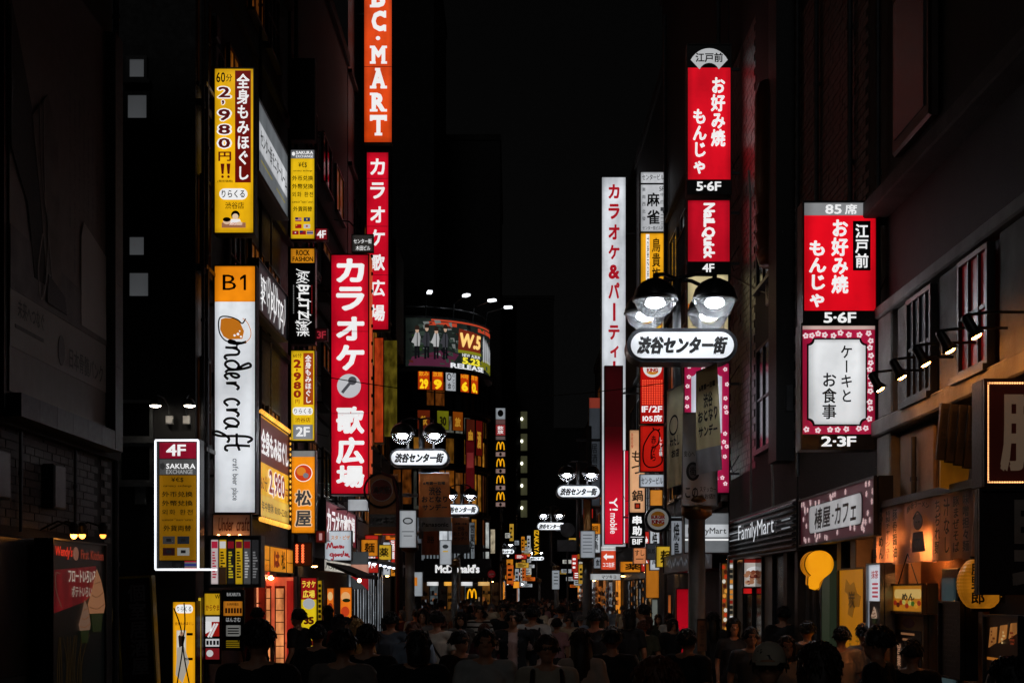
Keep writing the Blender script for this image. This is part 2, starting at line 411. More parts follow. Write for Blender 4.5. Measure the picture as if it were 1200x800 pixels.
def window_part(parent, plane, a, z, w_, h, pane=GLASSD, fr=DSTEEL, mull=1, trans=0, cache={}):
    """plane ('x', X, dir) for street frontages (a = Y) or ('y', Y) for a face to the camera (a = X)"""
    k = (round(w_, 2), round(h, 2), fr.name, mull, trans)
    if k not in cache:
        f = .05; mb = MB()
        mb.box(-w_/2, w_/2, -.06, .02, -h/2, -h/2+f); mb.box(-w_/2, w_/2, -.06, .02, h/2-f, h/2)
        mb.box(-w_/2, -w_/2+f, -.06, .02, -h/2+f, h/2-f); mb.box(w_/2-f, w_/2, -.06, .02, -h/2+f, h/2-f)
        for i in range(1, mull+1):
            x = -w_/2 + w_*i/(mull+1); mb.box(x-.02, x+.02, -.05, .0, -h/2+f, h/2-f)
        for i in range(1, trans+1):
            q = -h/2 + h*i/(trans+1); mb.box(-w_/2+f, w_/2-f, -.045, .0, q-.02, q+.02)
        mb.box(-w_/2-.06, w_/2+.06, -.12, .02, -h/2-.07, -h/2-.003)
        cache[k] = mb.mesh('window', fr)
    pk = ('p',) + k[:2] + (pane.name,)
    if pk not in cache: cache[pk] = MB().box(-w_/2+.05, w_/2-.05, -.02, 0, -h/2+.05, h/2-.05).mesh('pane', pane)
    base = parent.location
    if plane[0] == 'x':
        o = put('window', cache[k], parent, Vector((plane[1], a, z)) - base, PI/2 if plane[2] > 0 else -PI/2)
    else: o = put('window', cache[k], parent, Vector((a, plane[1], z)) - base, 0)
    put('pane', cache[pk], o); return o
def building(label, x0, x1, y0, y1, h, mat, floors=(), side=0, ledge=True, name='building', group=None, dim=None):
    """side +1: frontage at x1 looking to +x, -1: frontage at x0"""
    cx, cy = (x0+x1)/2, (y0+y1)/2
    b = empty(name, label, 'building', (cx, cy, 0), 0, group)
    MB().box(x0-cx, x1-cx, y0-cy, y1-cy, 0, h).build('wall', mat, b)
    f = x1 if side > 0 else x0; s = 1 if side > 0 else -1
    MB().box(x0-cx-.08, x1-cx+.08, y0-cy-.08, y1-cy+.08, h, h+.35).build('parapet', DCONC, b)
    if ledge:
        for z in floors:
            a, c = sorted((f-cx+.002*s, f-cx+.12*s)); MB().box(a, c, y0-cy+.05, y1-cy-.05, z-.12, z).build('ledge', DCONC, b)
    return b
def pipe(b, x, y, z0, z1, r=.04, mat=DSTEEL, cy=0):
    p = b.location; mb = MB(); mb.tube([(x-p.x, y-p.y, z0), (x-p.x, y-p.y, z1)], r, 8)
    z = z0 + .6
    while z < z1: mb.tube([(x-p.x, y-p.y, z), (x-p.x, y-p.y, z+.05)], r*1.4, 8); z += 1.8
    return mb.build('drain_pipe', mat, b, smooth=False)
def ac_unit(b, x, y, z, rz):
    p = b.location; mb = MB().bbox(-.4, .4, 0, .3, 0, .6, .02)
    o = mb.build('air_conditioner', WHITEP, b, Vector((x, y, z)) - p, rz)
    g = MB()
    for k in range(5): g.lathe([(.06+.045*k, 0), (.07+.045*k, 0), (.07+.045*k, .012), (.06+.045*k, .012)], seg=16, close=False)
    go = g.build('fan_grille', DSTEEL, o, (0, -.004, .3)); go.rotation_euler = (PI/2, 0, 0); return o
def masonry(parent, plane, a0, a1, z0, z1, bw, bh, mat, name='brick', keep=300, proud=.012, near_first=True, skip=None, stagger=.5, top=False):
    """real bricks: the ones that show largest single, the rest joined. plane as in window_part"""
    base = parent.location; j = .012 if bw < .5 else .02
    me = MB().bbox(-bw/2+j/2, bw/2-j/2, -proud, .01, -bh/2+j/2, bh/2-j/2, .004).mesh(name, mat)
    cells = []; r = 0; z = z0 + bh/2
    while z < z1:
        a = a0 + (bw*stagger if r % 2 else 0) + bw/2
        while a < a1 - bw/2 + .01:
            if not (skip and skip(a, z)): cells.append((a, z))
            a += bw
        z += bh; r += 1
    sd = 1 if plane[0] == 'y' else plane[2]
    cells.sort(key=(lambda c: (round(c[0]*2), c[1])) if plane[0] == 'x' else (lambda c: c[1]))
    rz = 0 if plane[0] == 'y' else (PI/2 if sd > 0 else -PI/2)
    rest = MB()
    for i, (a, z) in enumerate(cells):
        jit = random.uniform(-.004, .004)
        p = Vector((plane[1] + jit*1, a, z)) if plane[0] == 'x' else Vector((a, plane[1] + jit, z))
        if i < keep: put(name, me, parent, p - base, rz)
        else:
            q = p - base; hw, hh = bw/2-j/2, bh/2-j/2
            if plane[0] == 'x':
                x0, x1 = sorted((q.x, q.x + sd*proud)); rest.add([(x1 if sd>0 else x0, q.y-hw, q.z-hh), (x1 if sd>0 else x0, q.y+hw, q.z-hh), (x1 if sd>0 else x0, q.y+hw, q.z+hh), (x1 if sd>0 else x0, q.y-hw, q.z+hh),
                    (q.x, q.y-hw, q.z-hh), (q.x, q.y+hw, q.z-hh), (q.x, q.y+hw, q.z+hh), (q.x, q.y-hw, q.z+hh)], [(0,1,2,3),(0,4,5,1),(2,6,7,3),(1,5,6,2),(0,3,7,4)])
            else: rest.box(q.x-hw, q.x+hw, q.y-proud, q.y, q.z-hh, q.z+hh)
    if rest.v: tag(rest.build(name, mat, parent), kind='stuff')

WARM = em('#c9731f', .26, True, .9); WARM2 = em('#8a4a18', .3, True, .9); COOL = em('#9aa4b0', .16); AMB = em('#e08a2a', .25)
BRICKD = dark('#2a211e', .55, .5, 5, .3); TILEG = dark('#4a4540', .35, .4, 4, .2); TILER = dark('#3c2a24', .35, .5, 4, .2)

# ---- left: billboard building
bl1 = building('dark brick building carrying the huge unlit billboard', -15, -5.3, 6, 18.85, 13, dark('#1c1816', .8), side=1, floors=(3.9,), name='billboard_building')
masonry(bl1, ('x', -5.3, 1), 18.3, 18.82, 2.6, 9.2, .3, .09, BRICKD, keep=300)
masonry(bl1, ('x', -5.3, 1), 12.3, 18.2, 2.75, 3.8, .3, .09, BRICKD, keep=0)
pipe(bl1, -5.22, 18.75, 0, 12.6)
# panelled shop shutter low down on that building
for k in range(3):
    MB().bbox(-.62, .62, 0, .06, -.75, .75, .02).build('shop_panel', dark('#241d1c', .35, .3, 2, .05), bl1, Vector((-5.28, 12.6 + k*1.32, 1.9)) - bl1.location, PI/2)
# ---- left: dark side-street building
bl2 = building('tall dark building with four dim square windows over the white neon sign', -16, -5.34, 24, 33.9, 24, dark('#1e1e1f', .6, .3, .7, .1), floors=(4.6, 7.6, 10.4, 13.2, 16), side=1, name='office_building')
SQ = em('#8d9094', .17, True, .35)
for px0, py0, px1, py1 in ((149,67,173,95), (147,109,176,143), (149,275,173,303), (149,317,178,351)):
    q = 23.97; window_part(bl2, ('y', q), xx((px0+px1)/2, q), zz((py0+py1)/2, q), xx(px1,q)-xx(px0,q), (py1-py0)*q/K, SQ, BLACK, 0)
window_part(bl2, ('y', 23.97), xx(160, 24), zz(492, 24), .58, .66, GLASSD, STEEL, 0)
window_part(bl2, ('y', 23.97), xx(160, 24), zz(543, 24), .58, .66, GLASSD, STEEL, 0)
MB().bbox(-.1, .1, -.12, 0, 0, .36, .02).build('meter_box', STEEL, bl2, Vector((xx(166,24), 24, zz(592,24))) - bl2.location)
pipe(bl2, xx(135.5, 23.9), 23.9, 0, 5.4, .025, STEEL)
pipe(bl2, xx(238, 23.9), 23.9, 2.4, 20, .03)
for z in (3.2, 6.3, 9.4, 12.5):
    for y in (24.5, 27.2, 29.4, 31.4):
        lit = random.random()
        window_part(bl2, ('x', -5.3, 1), y, z+2.1, 1.5 if y > 25 else .6, 1.55, WARM if lit > .62 else (WARM2 if lit > .3 else GLASSD), dark('#3a2a20', .5), 2, 1)
pipe(bl2, -5.22, 24.3, 0, 22, .05); pipe(bl2, -5.22, 29.5, 4.6, 22, .035)
# ---- left: narrow tenant building
bl3 = building('narrow dark tenant building stacked with yellow projecting signs', -16, -5.3, 34.1, 45.8, 19, dark('#1b1a1a', .7), floors=(3.9, 6.9, 9.8, 12.7), side=1, name='tenant_building')
for z in (5.2, 8.2, 11, 14):
    for y in (37.5, 40.5, 43.5): window_part(bl3, ('x', -5.3, 1), y, z+.2, 1.8, 1.4, random.choice([GLASSD, WARM2, GLASSD]), DSTEEL, 1)
pipe(bl3, -5.22, 34.4, 0, 18, .05)
bl4 = building('dark building behind the orange and red projecting column of signs', -16, -5.3, 46, 62, 27, dark('#1a191b', .6), floors=(4, 7, 10, 13, 16, 19), side=1, name='tenant_building')
for z in (5.4, 8.4, 11.4, 14.4):
    for y in (48.6, 51.6, 54.6, 57.6, 60.3): window_part(bl4, ('x', -5.3, 1), y, z, 1.9, 1.6, random.choice([GLASSD, AMB, WARM2, GLASSD]), DSTEEL, 1)
# ---- left: grey concrete building with rooftop box
cx = xx(474, 66)
bl5 = empty('concrete_building', 'grey ribbed concrete building with rooftop vents beside the curved billboard', 'building', (cx-3, 70, 0))
MB().box(-5, 1.35, -4, 4, 0, 13.9).build('wall', dark('#a5a5a6', .8, .25, 1.2, .3), bl5)
MB().box(-4, 2.35, -1, 4, 13.9, 19.2).build('stair_tower', DCONC, bl5)
rb = MB()
for k in range(7): rb.box(-2.0 + k*.5, -1.86 + k*.5, -4.09, -4, 0, 13.8)
rb.build('rib', DCONC, bl5)
MB().tube([(.9,-3.8,12.5),(.9,-3.8,14.2),(1.0,-3.8,14.5),(1.3,-3.8,14.6)], .22, 12).build('vent_duct', STEEL, bl5, smooth=True)
tw = MB()
for a, b in (((-.2,-.5,19.2),(-.2,-.5,22.4)), ((1.4,-.5,19.2),(1.4,-.5,22.4)), ((-.2,-.5,20.2),(1.4,-.5,22.4)), ((1.4,-.5,20.2),(-.2,-.5,22.4)), ((-.2,-.5,21.2),(2.2,-.5,21.2)), ((2.1,-.5,19.2),(2.1,-.5,25))): tw.tube([a, b], .05, 6)
tw.build('roof_frame', DSTEEL, bl5)
ck = MB().box(-.6, 1.8, -.7, -.3, 22.4, 25.4).build('roof_box', CONC, bl5)
# taller dark blocks stepping behind
for lab, a in (('tall unlit tower block stepping up behind the concrete building', (-14, -4.4, 80, 95, 39)), ('dark block with a small lamplit stair behind the curved billboard', (-9, -3.4, 96, 104, 27))):
    bb = building(lab, a[0], a[1], a[2], a[3], a[4], dark('#232325', .8), side=1, name='tower_block')
    if a[4] == 27:
        MB().box(-.9, .9, -4.3, -4.0, 20, 24).build('stair_wall', dark('#6a3a1c', .8), bb, (2.2, 0, 0))
        mm = MB()
        for k in range(4): mm.ell((1.5 + k*.22, -4.45, 24.2 - k*.75), (.09,.09,.09), 8, 5)
        mm.box(2.6, 2.72, -4.4, -4.32, 21.5, 22.8); mm.build('stair_lamp', em('#ffb35a', 3, True), bb)
# ---- curved corner building with the fast-food shop
CC = (-5.45, 80.0); CR = 4.2; A0 = -93
cb = empty('corner_building', 'rounded corner building with curved billboard above and burger shop below', 'building', (CC[0], CC[1], 0))
def arc(r, a0, a1, n, cx=0, cy=0): return [(cx + r*math.cos(R(a0+(a1-a0)*k/n)), cy + r*math.sin(R(a0+(a1-a0)*k/n))) for k in range(n+1)]
def arc_slab(r0, r1, a0, a1, z0, z1, n=24):
    mb = MB(); A = arc(r1, a0, a1, n); B = arc(r0, a0, a1, n); vs = []; fs = []
    for (x, y) in A: vs += [(x, y, z0), (x, y, z1)]
    o = len(vs)
    for (x, y) in B: vs += [(x, y, z0), (x, y, z1)]
    for i in range(n):
        fs += [(2*i, 2*i+2, 2*i+3, 2*i+1), (o+2*i+1, o+2*i+3, o+2*i+2, o+2*i), (2*i+1, 2*i+3, o+2*i+3, o+2*i+1), (2*i, o+2*i, o+2*i+2, 2*i+2)]
    fs += [(0, 1, o+1, o), (2*n, o+2*n, o+2*n+1, 2*n+1)]
    return mb.add(vs, fs)
Zf = lambda py: zz(py, 76)
arc_slab(.1, CR-.25, -110, 20, 0, Zf(378), 30).build('wall', dark('#141416', .4, .3, 1, .05), cb)
MB().box(-.5, 4.0, 1.4, 9, 0, Zf(380)).build('rear_wall', dark('#1c1c1e', .6), cb)
for py in (432, 478, 545, 600, 640):
    arc_slab(CR-.26, CR+.05 if py != 432 else CR+.15, -108, 18, Zf(py+4), Zf(py), 30).build('floor_band', STEEL if py == 432 else DCONC, cb)
mb = MB()
for k in range(15):
    a = R(-105 + k*8.5); x, y = (CR-.18)*math.cos(a), (CR-.18)*math.sin(a); mb.tube([(x, y, 0), (x, y, Zf(440))], .05, 6)
mb.build('mullion', BLACK, cb)
for i, (a, py0, py1, m_) in enumerate(((-88, 442, 472, GLASSD), (-70, 446, 474, WARM2), (-96, 550, 590, WARM2), (-78, 550, 592, GLASSD), (-60, 550, 592, WARM), (-42, 552, 596, WARM2), (-84, 606, 636, COOL), (-60, 606, 636, AMB))):
    arc_slab(CR-.24, CR-.2, a-7, a+7, Zf(py1), Zf(py0), 4).build('window_glass', m_, cb)
rs = random.Random(33)
for py0, py1, pr in ((486, 505, .4), (512, 541, .75), (552, 596, .8), (606, 636, .7)):
    for k in range(12):
        a = -88 + k*8.6
        if rs.random() < pr: arc_slab(CR-.24, CR-.215, a+.8, a+7.6, Zf(py1), Zf(py0), 3).build('window_glass', em(rs.choice(['#b8661c', '#7a4a20', '#c8842a', '#5a3018', '#6a6a60']), rs.choice([.16, .35, .6]), var=.9), cb)
# curved billboard, its frame and lamps
bb = empty('curved_billboard', 'curved lit billboard for an album release on the rounded corner', 'billboard', (CC[0], CC[1], Zf(430)))
BH = Zf(373) - Zf(430)
arc_slab(CR-.2, CR, A0, 0, 0, BH, 30).build('board', em('#28302c', .5), bb)
arc_slab(CR-.22, CR+.06, A0-1, 1, -.16, 0, 30).build('rim', STEEL, bb); arc_slab(CR-.22, CR+.06, A0-1, 1, BH, BH+.1, 30).build('rim', STEEL, bb)
def on_arc(pts, lay, name, mat, parent, r=CR, sub=True):
    """pts: list of polygons in (angle fraction 0..1, height fraction)"""
    me = bmesh.new()
    for P in pts:
        try: me.faces.new([me.verts.new((u*100, v*100, 0)) for u, v in P])
        except Exception: pass
    bmesh.ops.triangulate(me, faces=me.faces[:])
    for _ in range(3): 
        long_ = [e for e in me.edges if abs(e.verts[0].co.x - e.verts[1].co.x) > 4]
        if not long_: break
        bmesh.ops.subdivide_edges(me, edges=long_, cuts=1); bmesh.ops.triangulate(me, faces=me.faces[:])
    for v in me.verts:
        a = R(A0 - A0*v.co.x/100); z = v.co.y/100*BH; rr = r + lay*.015; v.co = (rr*math.cos(a), rr*math.sin(a), z)
    m = bpy.data.meshes.new(name); me.to_mesh(m); me.free(); m.materials.append(mat); return put(name, m, parent)
def arc_text(txt, r, mat, parent, lay=3, bold=.03, slant=0):
    V, F = layout(txt, bold=0); V, F = thicken(V, F, bold); q_ = [v[2] for v in V]; V = fit([v[:2] for v in V], F, r, slant)
    vs = []
    for (u, v), q in zip(V, q_):
        a = R(A0 - A0*u); rr = CR + lay*.015 + q*.001; vs.append((rr*math.cos(a), rr*math.sin(a), v*BH))
    me = bpy.data.meshes.new('lettering'); me.from_pydata(vs, [], F); me.materials.append(mat); put('lettering', me, parent)
q4 = lambda a, b, c, d: [(a,b),(c,b),(c,d),(a,d)]
rs = random.Random(14)
for c_, n_ in (('#4a5a50', 34), ('#9aa09c', 22), ('#6a2a20', 14), ('#15181a', 26), ('#3a5a2a', 12)):
    P = []
    for k in range(n_):
        u, v, a, b = rs.uniform(.02, .93), rs.uniform(.04, .9), rs.uniform(.015, .05), rs.uniform(.02, .09); P.append([(u, v), (u+a, v+rs.uniform(-.03, .03)), (u+a*.8, v+b), (u-.01, v+b*.9)])
    for j, q in enumerate(P): q[:] = [(min(.99, max(.01, x)), min(.98, max(.02, y))) for x, y in q]
    tag(on_arc(P, .3 + .1*len(c_) + n_*.005, 'graphic', ink(c_, .45), bb), kind='stuff')
on_arc([q4(.18,.86,.42,.93), q4(.66,.84,.97,.92), q4(.2,.95,.9,.985)], 1, 'graphic', ink('#c8452a', .8), bb)
on_arc([[(.02,.02),(.36,.02),(.44,.3),(.3,.36),(.05,.2)]], 1, 'graphic', ink('#6a2f4a', .5), bb)
on_arc([[(.62,.1),(.99,.04),(.99,.3),(.75,.3)]], 1, 'graphic', ink('#8a8a20', .6), bb)
for i in range(4):   # group of performers, plain figures
    u = .09 + i*.075; hh = random.uniform(.8, .88)
    on_arc([[(u-.02,.16),(u-.004,.16),(u,.45),(u-.02,.45)], [(u+.003,.18),(u+.02,.18),(u+.018,.45),(u+.001,.45)]], 2, 'graphic', ink('#141418', .6), bb)
    on_arc([[(u-.022,.42),(u+.02,.42),(u+.026,.6),(u+.016,.7),(u-.014,.7),(u-.027,.6)], [(u-.027,.6),(u-.045,.5),(u-.015,.46),(u-.02,.5)]], 2.5, 'graphic', ink(('#b8b8b8','#3a3a40','#c6c6c6','#44444a')[i], .7), bb)
    on_arc([[(u-.003,.42),(u+.004,.42),(u+.003,.7),(u-.002,.7)]], 3, 'graphic', ink('#101014', .5), bb)
    on_arc([[(u+.014*math.cos(k), hh-.08+.06*math.sin(k)) for k in [j*PI/5 for j in range(10)]]], 3, 'graphic', ink('#d8b49a', .7), bb)
    on_arc([[(u-.018,hh-.07),(u+.018,hh-.07),(u+.016,hh),(u,hh+.02),(u-.016,hh)]], 4, 'graphic', ink('#30201a', .7), bb)
on_arc([[(.74+.045*i,.25),(.765+.045*i,.25),(.772+.045*i,.68-.04*i),(.752+.045*i,.8-.05*i),(.738+.045*i,.66-.04*i)] for i in range(5)], 2, 'graphic', ink('#c9ccd0', .7), bb)
on_arc([[(.43,.4),(.69,.36),(.7,.78),(.44,.84)]], 2, 'graphic', ink('#7a2a18', .8), bb)
arc_text('W.5', (.445,.46,.69,.76), ink('#ffd27a', 1), bb, 4, .05, .15)
on_arc([q4(.43,.34,.7,.4)], 3, 'graphic', ink('#8a8a20', .8), bb)
arc_text('NEW ALBUM', (.47,.27,.68,.335), ink('#e8e8e8', .9), bb); arc_text('5.23', (.47,.12,.68,.26), ink('#f2e23a', 1), bb, 3, .05)
arc_text('RELEASE', (.36,.0+.01,.74,.115), ink('#e6e8ec', 1), bb, 3, .04)
for i, a in enumerate((-78, -56, -36, -14)):   # floodlights on arms over the board
    mb = MB(); c_, s_ = math.cos(R(a)), math.sin(R(a)); z = BH
    mb.tube([(CR*.97*c_, CR*.97*s_, z), (CR*c_, CR*s_, z+.9), ((CR+1.2)*c_, (CR+1.2)*s_, z+1.15)], .035, 6)
    o = mb.build('lamp_arm', STEEL, bb)
    MB().bbox(-.22, .22, -.12, .12, -.06, .06).build('lamp_head', em('#e9ecf2', 3), o, ((CR+1.2)*c_, (CR+1.2)*s_, z+1.13), R(a))
arc_slab(CR-.3, CR-.24, A0, 0, BH+.62, BH+.68, 24).build('railing', STEEL, bb)

# ---- right side buildings
br1 = building('grey rendered building with framed windows above the ramen shop', 4.62, 15, 8, 17.9, 12.5, dark('#1b1a19', .8), side=-1, ledge=False, name='restaurant_building')
br2 = building('brick faced building above the cafe with the white fascia', 4.6, 15, 17.95, 22.85, 15, dark('#161210', .8), side=-1, ledge=False, name='brick_building')
masonry(br2, ('x', 4.6, -1), 18.3, 22.7, 5.6, 11.2, .29, .1, dark('#3a2c26', .42, .55, 6, .2), keep=300)
br3 = building('tiled building above the convenience store', 4.6, 15, 22.95, 30.1, 17, dark('#1c1815', .8), side=-1, ledge=False, name='tiled_building')
masonry(br3, ('x', 4.6, -1), 26.8, 30.05, 4.4, 13, .3, .14, TILER, keep=300)
masonry(br3, ('x', 4.6, -1), 23.0, 24.2, 4.4, 13, .3, .14, TILER, keep=0)
for z in (5.6, 8.6): window_part(br3, ('x', 4.6, -1), 25.5, z, 2.0, 1.9, GLASSD, DSTEEL, 2, 1)
MB().box(-.3, 0, -.35, .35, 4.2, 17).build('pillar', dark('#101011', .5), br3, Vector((4.6, 23.5, 0)) - Vector((br3.location.x, br3.location.y, 0)))
br4 = building('dark tenant building hung with the burger shop signs', 4.6, 15, 30.3, 43.5, 20, dark('#19181a', .7), floors=(4, 7, 10, 13), side=-1, name='tenant_building')
for z in (5.4, 8.4, 11.4):
    for y in (32.4, 35, 37.6, 40.2): window_part(br4, ('x', 4.6, -1), y, z, 1.7, 1.5, random.choice([GLASSD, WARM2, GLASSD]), DSTEEL, 1)
pipe(br4, 4.5, 31, 4, 19, .05); pipe(br4, 4.5, 41.8, 0, 19, .05)
br5 = building('dark building behind the tall white karaoke party sign', 4.7, 15, 43.7, 60, 18, dark('#171719', .7), floors=(4, 7, 10), side=-1, name='tenant_building')
for z in (5.4, 8.4):
    for y in (46, 49, 52, 55): window_part(br5, ('x', 4.7, -1), y, z, 1.8, 1.5, random.choice([GLASSD, WARM2]), DSTEEL, 1)
# copper drum bay on the brick building
mb = MB(); mb.lathe([(.0,0),(.34,.02),(.4,.25),(.36,.3),(.42,.55),(.38,.6),(.42,.85),(.38,.9),(.42,1.3),(.42,2.9),(.36,3.1),(0,3.12)], seg=24, close=False)
mb.build('drum_bay', dark('#6b4330', .38, .3, 3, .1, .6), br3, Vector((4.55, 24.2, zz(312, 24.2))) - br3.location, smooth=True)
# frames of the ramen building frontage
fr = lambda *a: MB().box(*a)
o1 = br1.location
RC = dark('#8e8c8a', .85, .3, 2.5, .4)
def band(y0, y1, z0, z1, d=.16, mat=RC, name='concrete_band'):
    return MB().bbox(-(y1-y0)/2, (y1-y0)/2, -d, 0, z0, z1, .02).build(name, mat, br1, Vector((4.618, (y0+y1)/2, 0)) - Vector((o1.x, o1.y, 0)), -PI/2)
band(11, 17.88, 3.95, 4.15, .2); band(11, 17.88, 5.4, 5.55); band(11, 17.88, 6.65, 6.85, .3, dark('#3a3836', .85, .4, 2.5, .5))
band(16.8, 17.4, 2.9, 3.94); band(16.8, 17.4, 4.16, 5.39, .14); band(14.25, 15.05, 4.16, 5.39, .1); band(16.1, 16.75, 4.16, 5.39, .08); band(11.5, 13.2, 4.16, 5.39, .1)
band(15.4, 16.75, 2.95, 3.9, .05, dark('#8a7868', .85, .25, 2, .3), 'render_panel')
window_part(br1, ('x', 4.5, -1), 15.58, 4.76, .95, 1.14, em('#3a3a40', .2, True, .9), BLACK, 3, 1)
window_part(br1, ('x', 4.5, -1), 13.75, 4.76, .9, 1.14, em('#a01820', .1, True, .9), BLACK, 2, 1)
MB().bbox(-.75, .75, -.1, 0, 0, 1.9, .03).build('window_box', dark('#3a2a26', .4, .4, 5, .1, .4), br1, Vector((4.6, 16.1, 7.2)) - o1, -PI/2)
MB().box(-.6, .6, -.12, -.1, .15, 1.75).build('window_glass', dark('#23262b', .2), br1, Vector((4.6, 16.1, 7.2)) - o1, -PI/2)

# clutter on the frontages
for b, x, rz, L in ((bl2, -5.3, PI/2, ((25.9, 5.0), (28.3, 8.0), (30.4, 11.2), (32.6, 4.9), (25.9, 11.3))), (bl3, -5.26, PI/2, ((36, 7.2), (39, 10.2), (42, 7.1))), (bl4, -5.26, PI/2, ((47.2, 7.4), (53, 10.4), (56, 13.3))),
                    (br3, 4.56, -PI/2, ((24.0, 4.5), (25.2, 7.2), (26.3, 10))), (br4, 4.56, -PI/2, ((31.2, 7.2), (36.3, 4.3), (38.9, 10.2))), (br5, 4.66, -PI/2, ((44.6, 4.5), (47.6, 7.2), (53.5, 4.4)))):
    for y, z in L: ac_unit(b, x, y, z, rz)
    for y, z in L[::2]:
        p = b.location; s_ = 1 if rz > 0 else -1
        MB().tube([(x+.1*s_-p.x, y+.5-p.y, z), (x+.06*s_-p.x, y+.55-p.y, z-.5), (x+.05*s_-p.x, y+.55-p.y, 3.4)], .022, 6).build('refrigerant_pipe', WHITEP, b, smooth=True)
        MB().bbox(-.16, .16, -.12, 0, 0, .42, .02).build('junction_box', DSTEEL, b, Vector((x, y-.75, z+.5)) - p, rz)
for y, z0, z1 in ((19.1, 5.4, 11), (21.2, 5.4, 14), (22.6, 3.9, 14)): pipe(br2, 4.54, y, z0, z1, .035)
for y, z0, z1 in ((16.0, 2.7, 3.8), (17.55, 3.0, 12)): pipe(br1, 4.52, y, z0, z1, .03)
for y in (13.4, 15.2, 17.1): pipe(bl1, -5.25, y, 2.7, 3.85, .02)
for y in (14.4, 16.2): MB().bbox(-.2, .2, -.14, 0, 0, .5, .02).build('meter_box', DSTEEL, bl1, Vector((-5.28, y, 3.0)) - bl1.location, PI/2)
# balcony boxes on the left tenant building and the dark right one
for b, x, sd, y in ((bl3, -5.3, 1, 37.5), (bl3, -5.3, 1, 43.5), (br4, 4.6, -1, 35)):
    for z in (6.9, 9.9):
        p = b.location; MB().bbox(-1.0, 1.0, -.45, 0, 0, .06, .01).build('balcony_slab', DCONC, b, Vector((x, y, z)) - p, PI/2*sd)
        mb = MB()
        for k in range(15): mb.box(-.98+k*.14, -.965+k*.14, -.44, -.42, .06, .95)
        mb.box(-1, 1, -.45, -.41, .95, .99); mb.build('balcony_railing', DSTEEL, b, Vector((x, y, z)) - p, PI/2*sd)
# ---- far blocks closing the street
far = [('dark block behind the vertical burger signs beyond the fork', -9, -.75, 88, 108, 30, 1), ('dark block at the bend on the far left of the street', -9, .3, 109, 148, 24, 1),
       ('unlit high block with lamplit stair landings at the bend', -6, 4.4, 150, 172, 33, 1),
       ('dark block on the right beyond the karaoke party sign', 4.9, 16, 60.3, 84, 15, -1), ('low dark block on the right before the bend', 5.6, 18, 84.5, 118, 14, -1), ('farthest dark block on the right of the street', 8.2, 22, 119, 170, 20, -1),
       ('black slab building closing the end of the street', 2, 40, 210, 220, 26, -1)]
FB = []
for lab, x0, x1, y0, y1, h, s in far:
    b = building(lab, x0, x1, y0, y1, h, dark('#18181a', .7), floors=[z for z in (4, 7.5, 11) if z < h-2], side=s, name='far_building'); FB.append(b)
    f = x1 if s > 0 else x0
    for z in (5.6, 9, 12.6):
        y = y0 + 2.4
        while y < y1 - 2 and z < h - 1.5:
            window_part(b, ('x', f, s), y, z, 2.2, 1.8, random.choice([GLASSD, GLASSD, WARM2, COOL]), DSTEEL, 1); y += 4.2
sb = FB[2]
for i, py in enumerate((492, 518, 544, 570, 596)):
    z = zz(py, 150); MB().box(-.35, .35, -.06, 0, -.9, .9).build('stair_landing', em('#9a9a70', .10), sb, Vector((xx(614, 149.95), 149.95, z)) - sb.location)
    MB().ell((0, 0, 0), (.14, .1, .18), 8, 6).build('landing_lamp', em('#f4f4e0', 2.5), sb, Vector((xx(611.5, 149.8), 149.8, z+.1)) - sb.location)
# ================================================================== SIGNS ON THE LEFT
YEL, RED, WHT, ORG = em('#f3b712', .9), em('#d00d26', .85), em('#dfe3e8', .9), em('#f08a10', .9)
iR, iW, iK, iDR, iY = ink('#c8102a'), ink('#f4f4f4', .95), paint('#0b0b0c'), ink('#6e1412', .55), ink('#f0b414')
GREYLIT = em('#a8acb2', .6)
def flagset(s, items, w, h):
    for x, y, base, extra in items:
        s.panel((x, y, x+w, y+h), ink(base, .6), 2, 'flag')
        for fx0, fy0, fx1, fy1, col in extra: s.panel((x+w*fx0, y+h*fy0, x+w*fx1, y+h*fy1), ink(col, .7), 3, 'flag_field')
# 1 massage sign, large
s = front('projecting_sign', 'tall yellow massage sign reading 2,980 yen, topmost above the beer sign', 'sign', 252, 81, 297, 273, 24.8, face=YEL, group='projecting signs on the left')
s.panel((275.5, 83, 294, 214), ink('#7d140f', .6), 1); s.text('全身もみほぐし', (277.5, 87, 292.5, 211), iW, True, .03, 2)
s.text('60', (253.5, 85, 264, 97), ink('#1d1408', .3), bold=.02); s.text('分', (265, 87, 272, 96), ink('#1d1408', .3))
for ch, y0, y1 in (('2', 101, 116), (',', 117, 124), ('9', 127, 143), ('8', 145, 159), ('0', 161, 175)):
    s.text(ch, (254, y0, 272, y1) if ch != ',' else (259, y0, 264, y1), iW, bold=.09, lay=1, gap=0); s.text(ch, (256, y0+1.2, 270, y1-1.2) if ch != ',' else (260, y0+1, 263, y1-1), iDR, bold=.03, lay=2)
s.text('円', (256, 178, 271, 189), iDR, bold=.03); s.poly([(258.5,192),(263,192),(262,204),(259.8,204)], iDR, 1, 'lettering'); s.poly([(265.5,192),(270,192),(269,204),(266.8,204)], iDR, 1, 'lettering'); s.disc(260.8, 207.2, 1.5, 1.6, iDR, 1, 'lettering', seg=10); s.disc(267.8, 207.2, 1.5, 1.6, iDR, 1, 'lettering', seg=10)
s.text('(税別価格)', (255, 211, 273, 214.5), ink('#1d1408', .3)); s.panel((257, 221, 290, 234), iW, 1, round_=.1); s.text('りらくる', (260, 223, 287, 232), ink('#222222', .4), bold=.02, lay=2)
s.text('渋谷店', (264, 237, 286, 245), ink('#3a1608', .4), bold=.01)
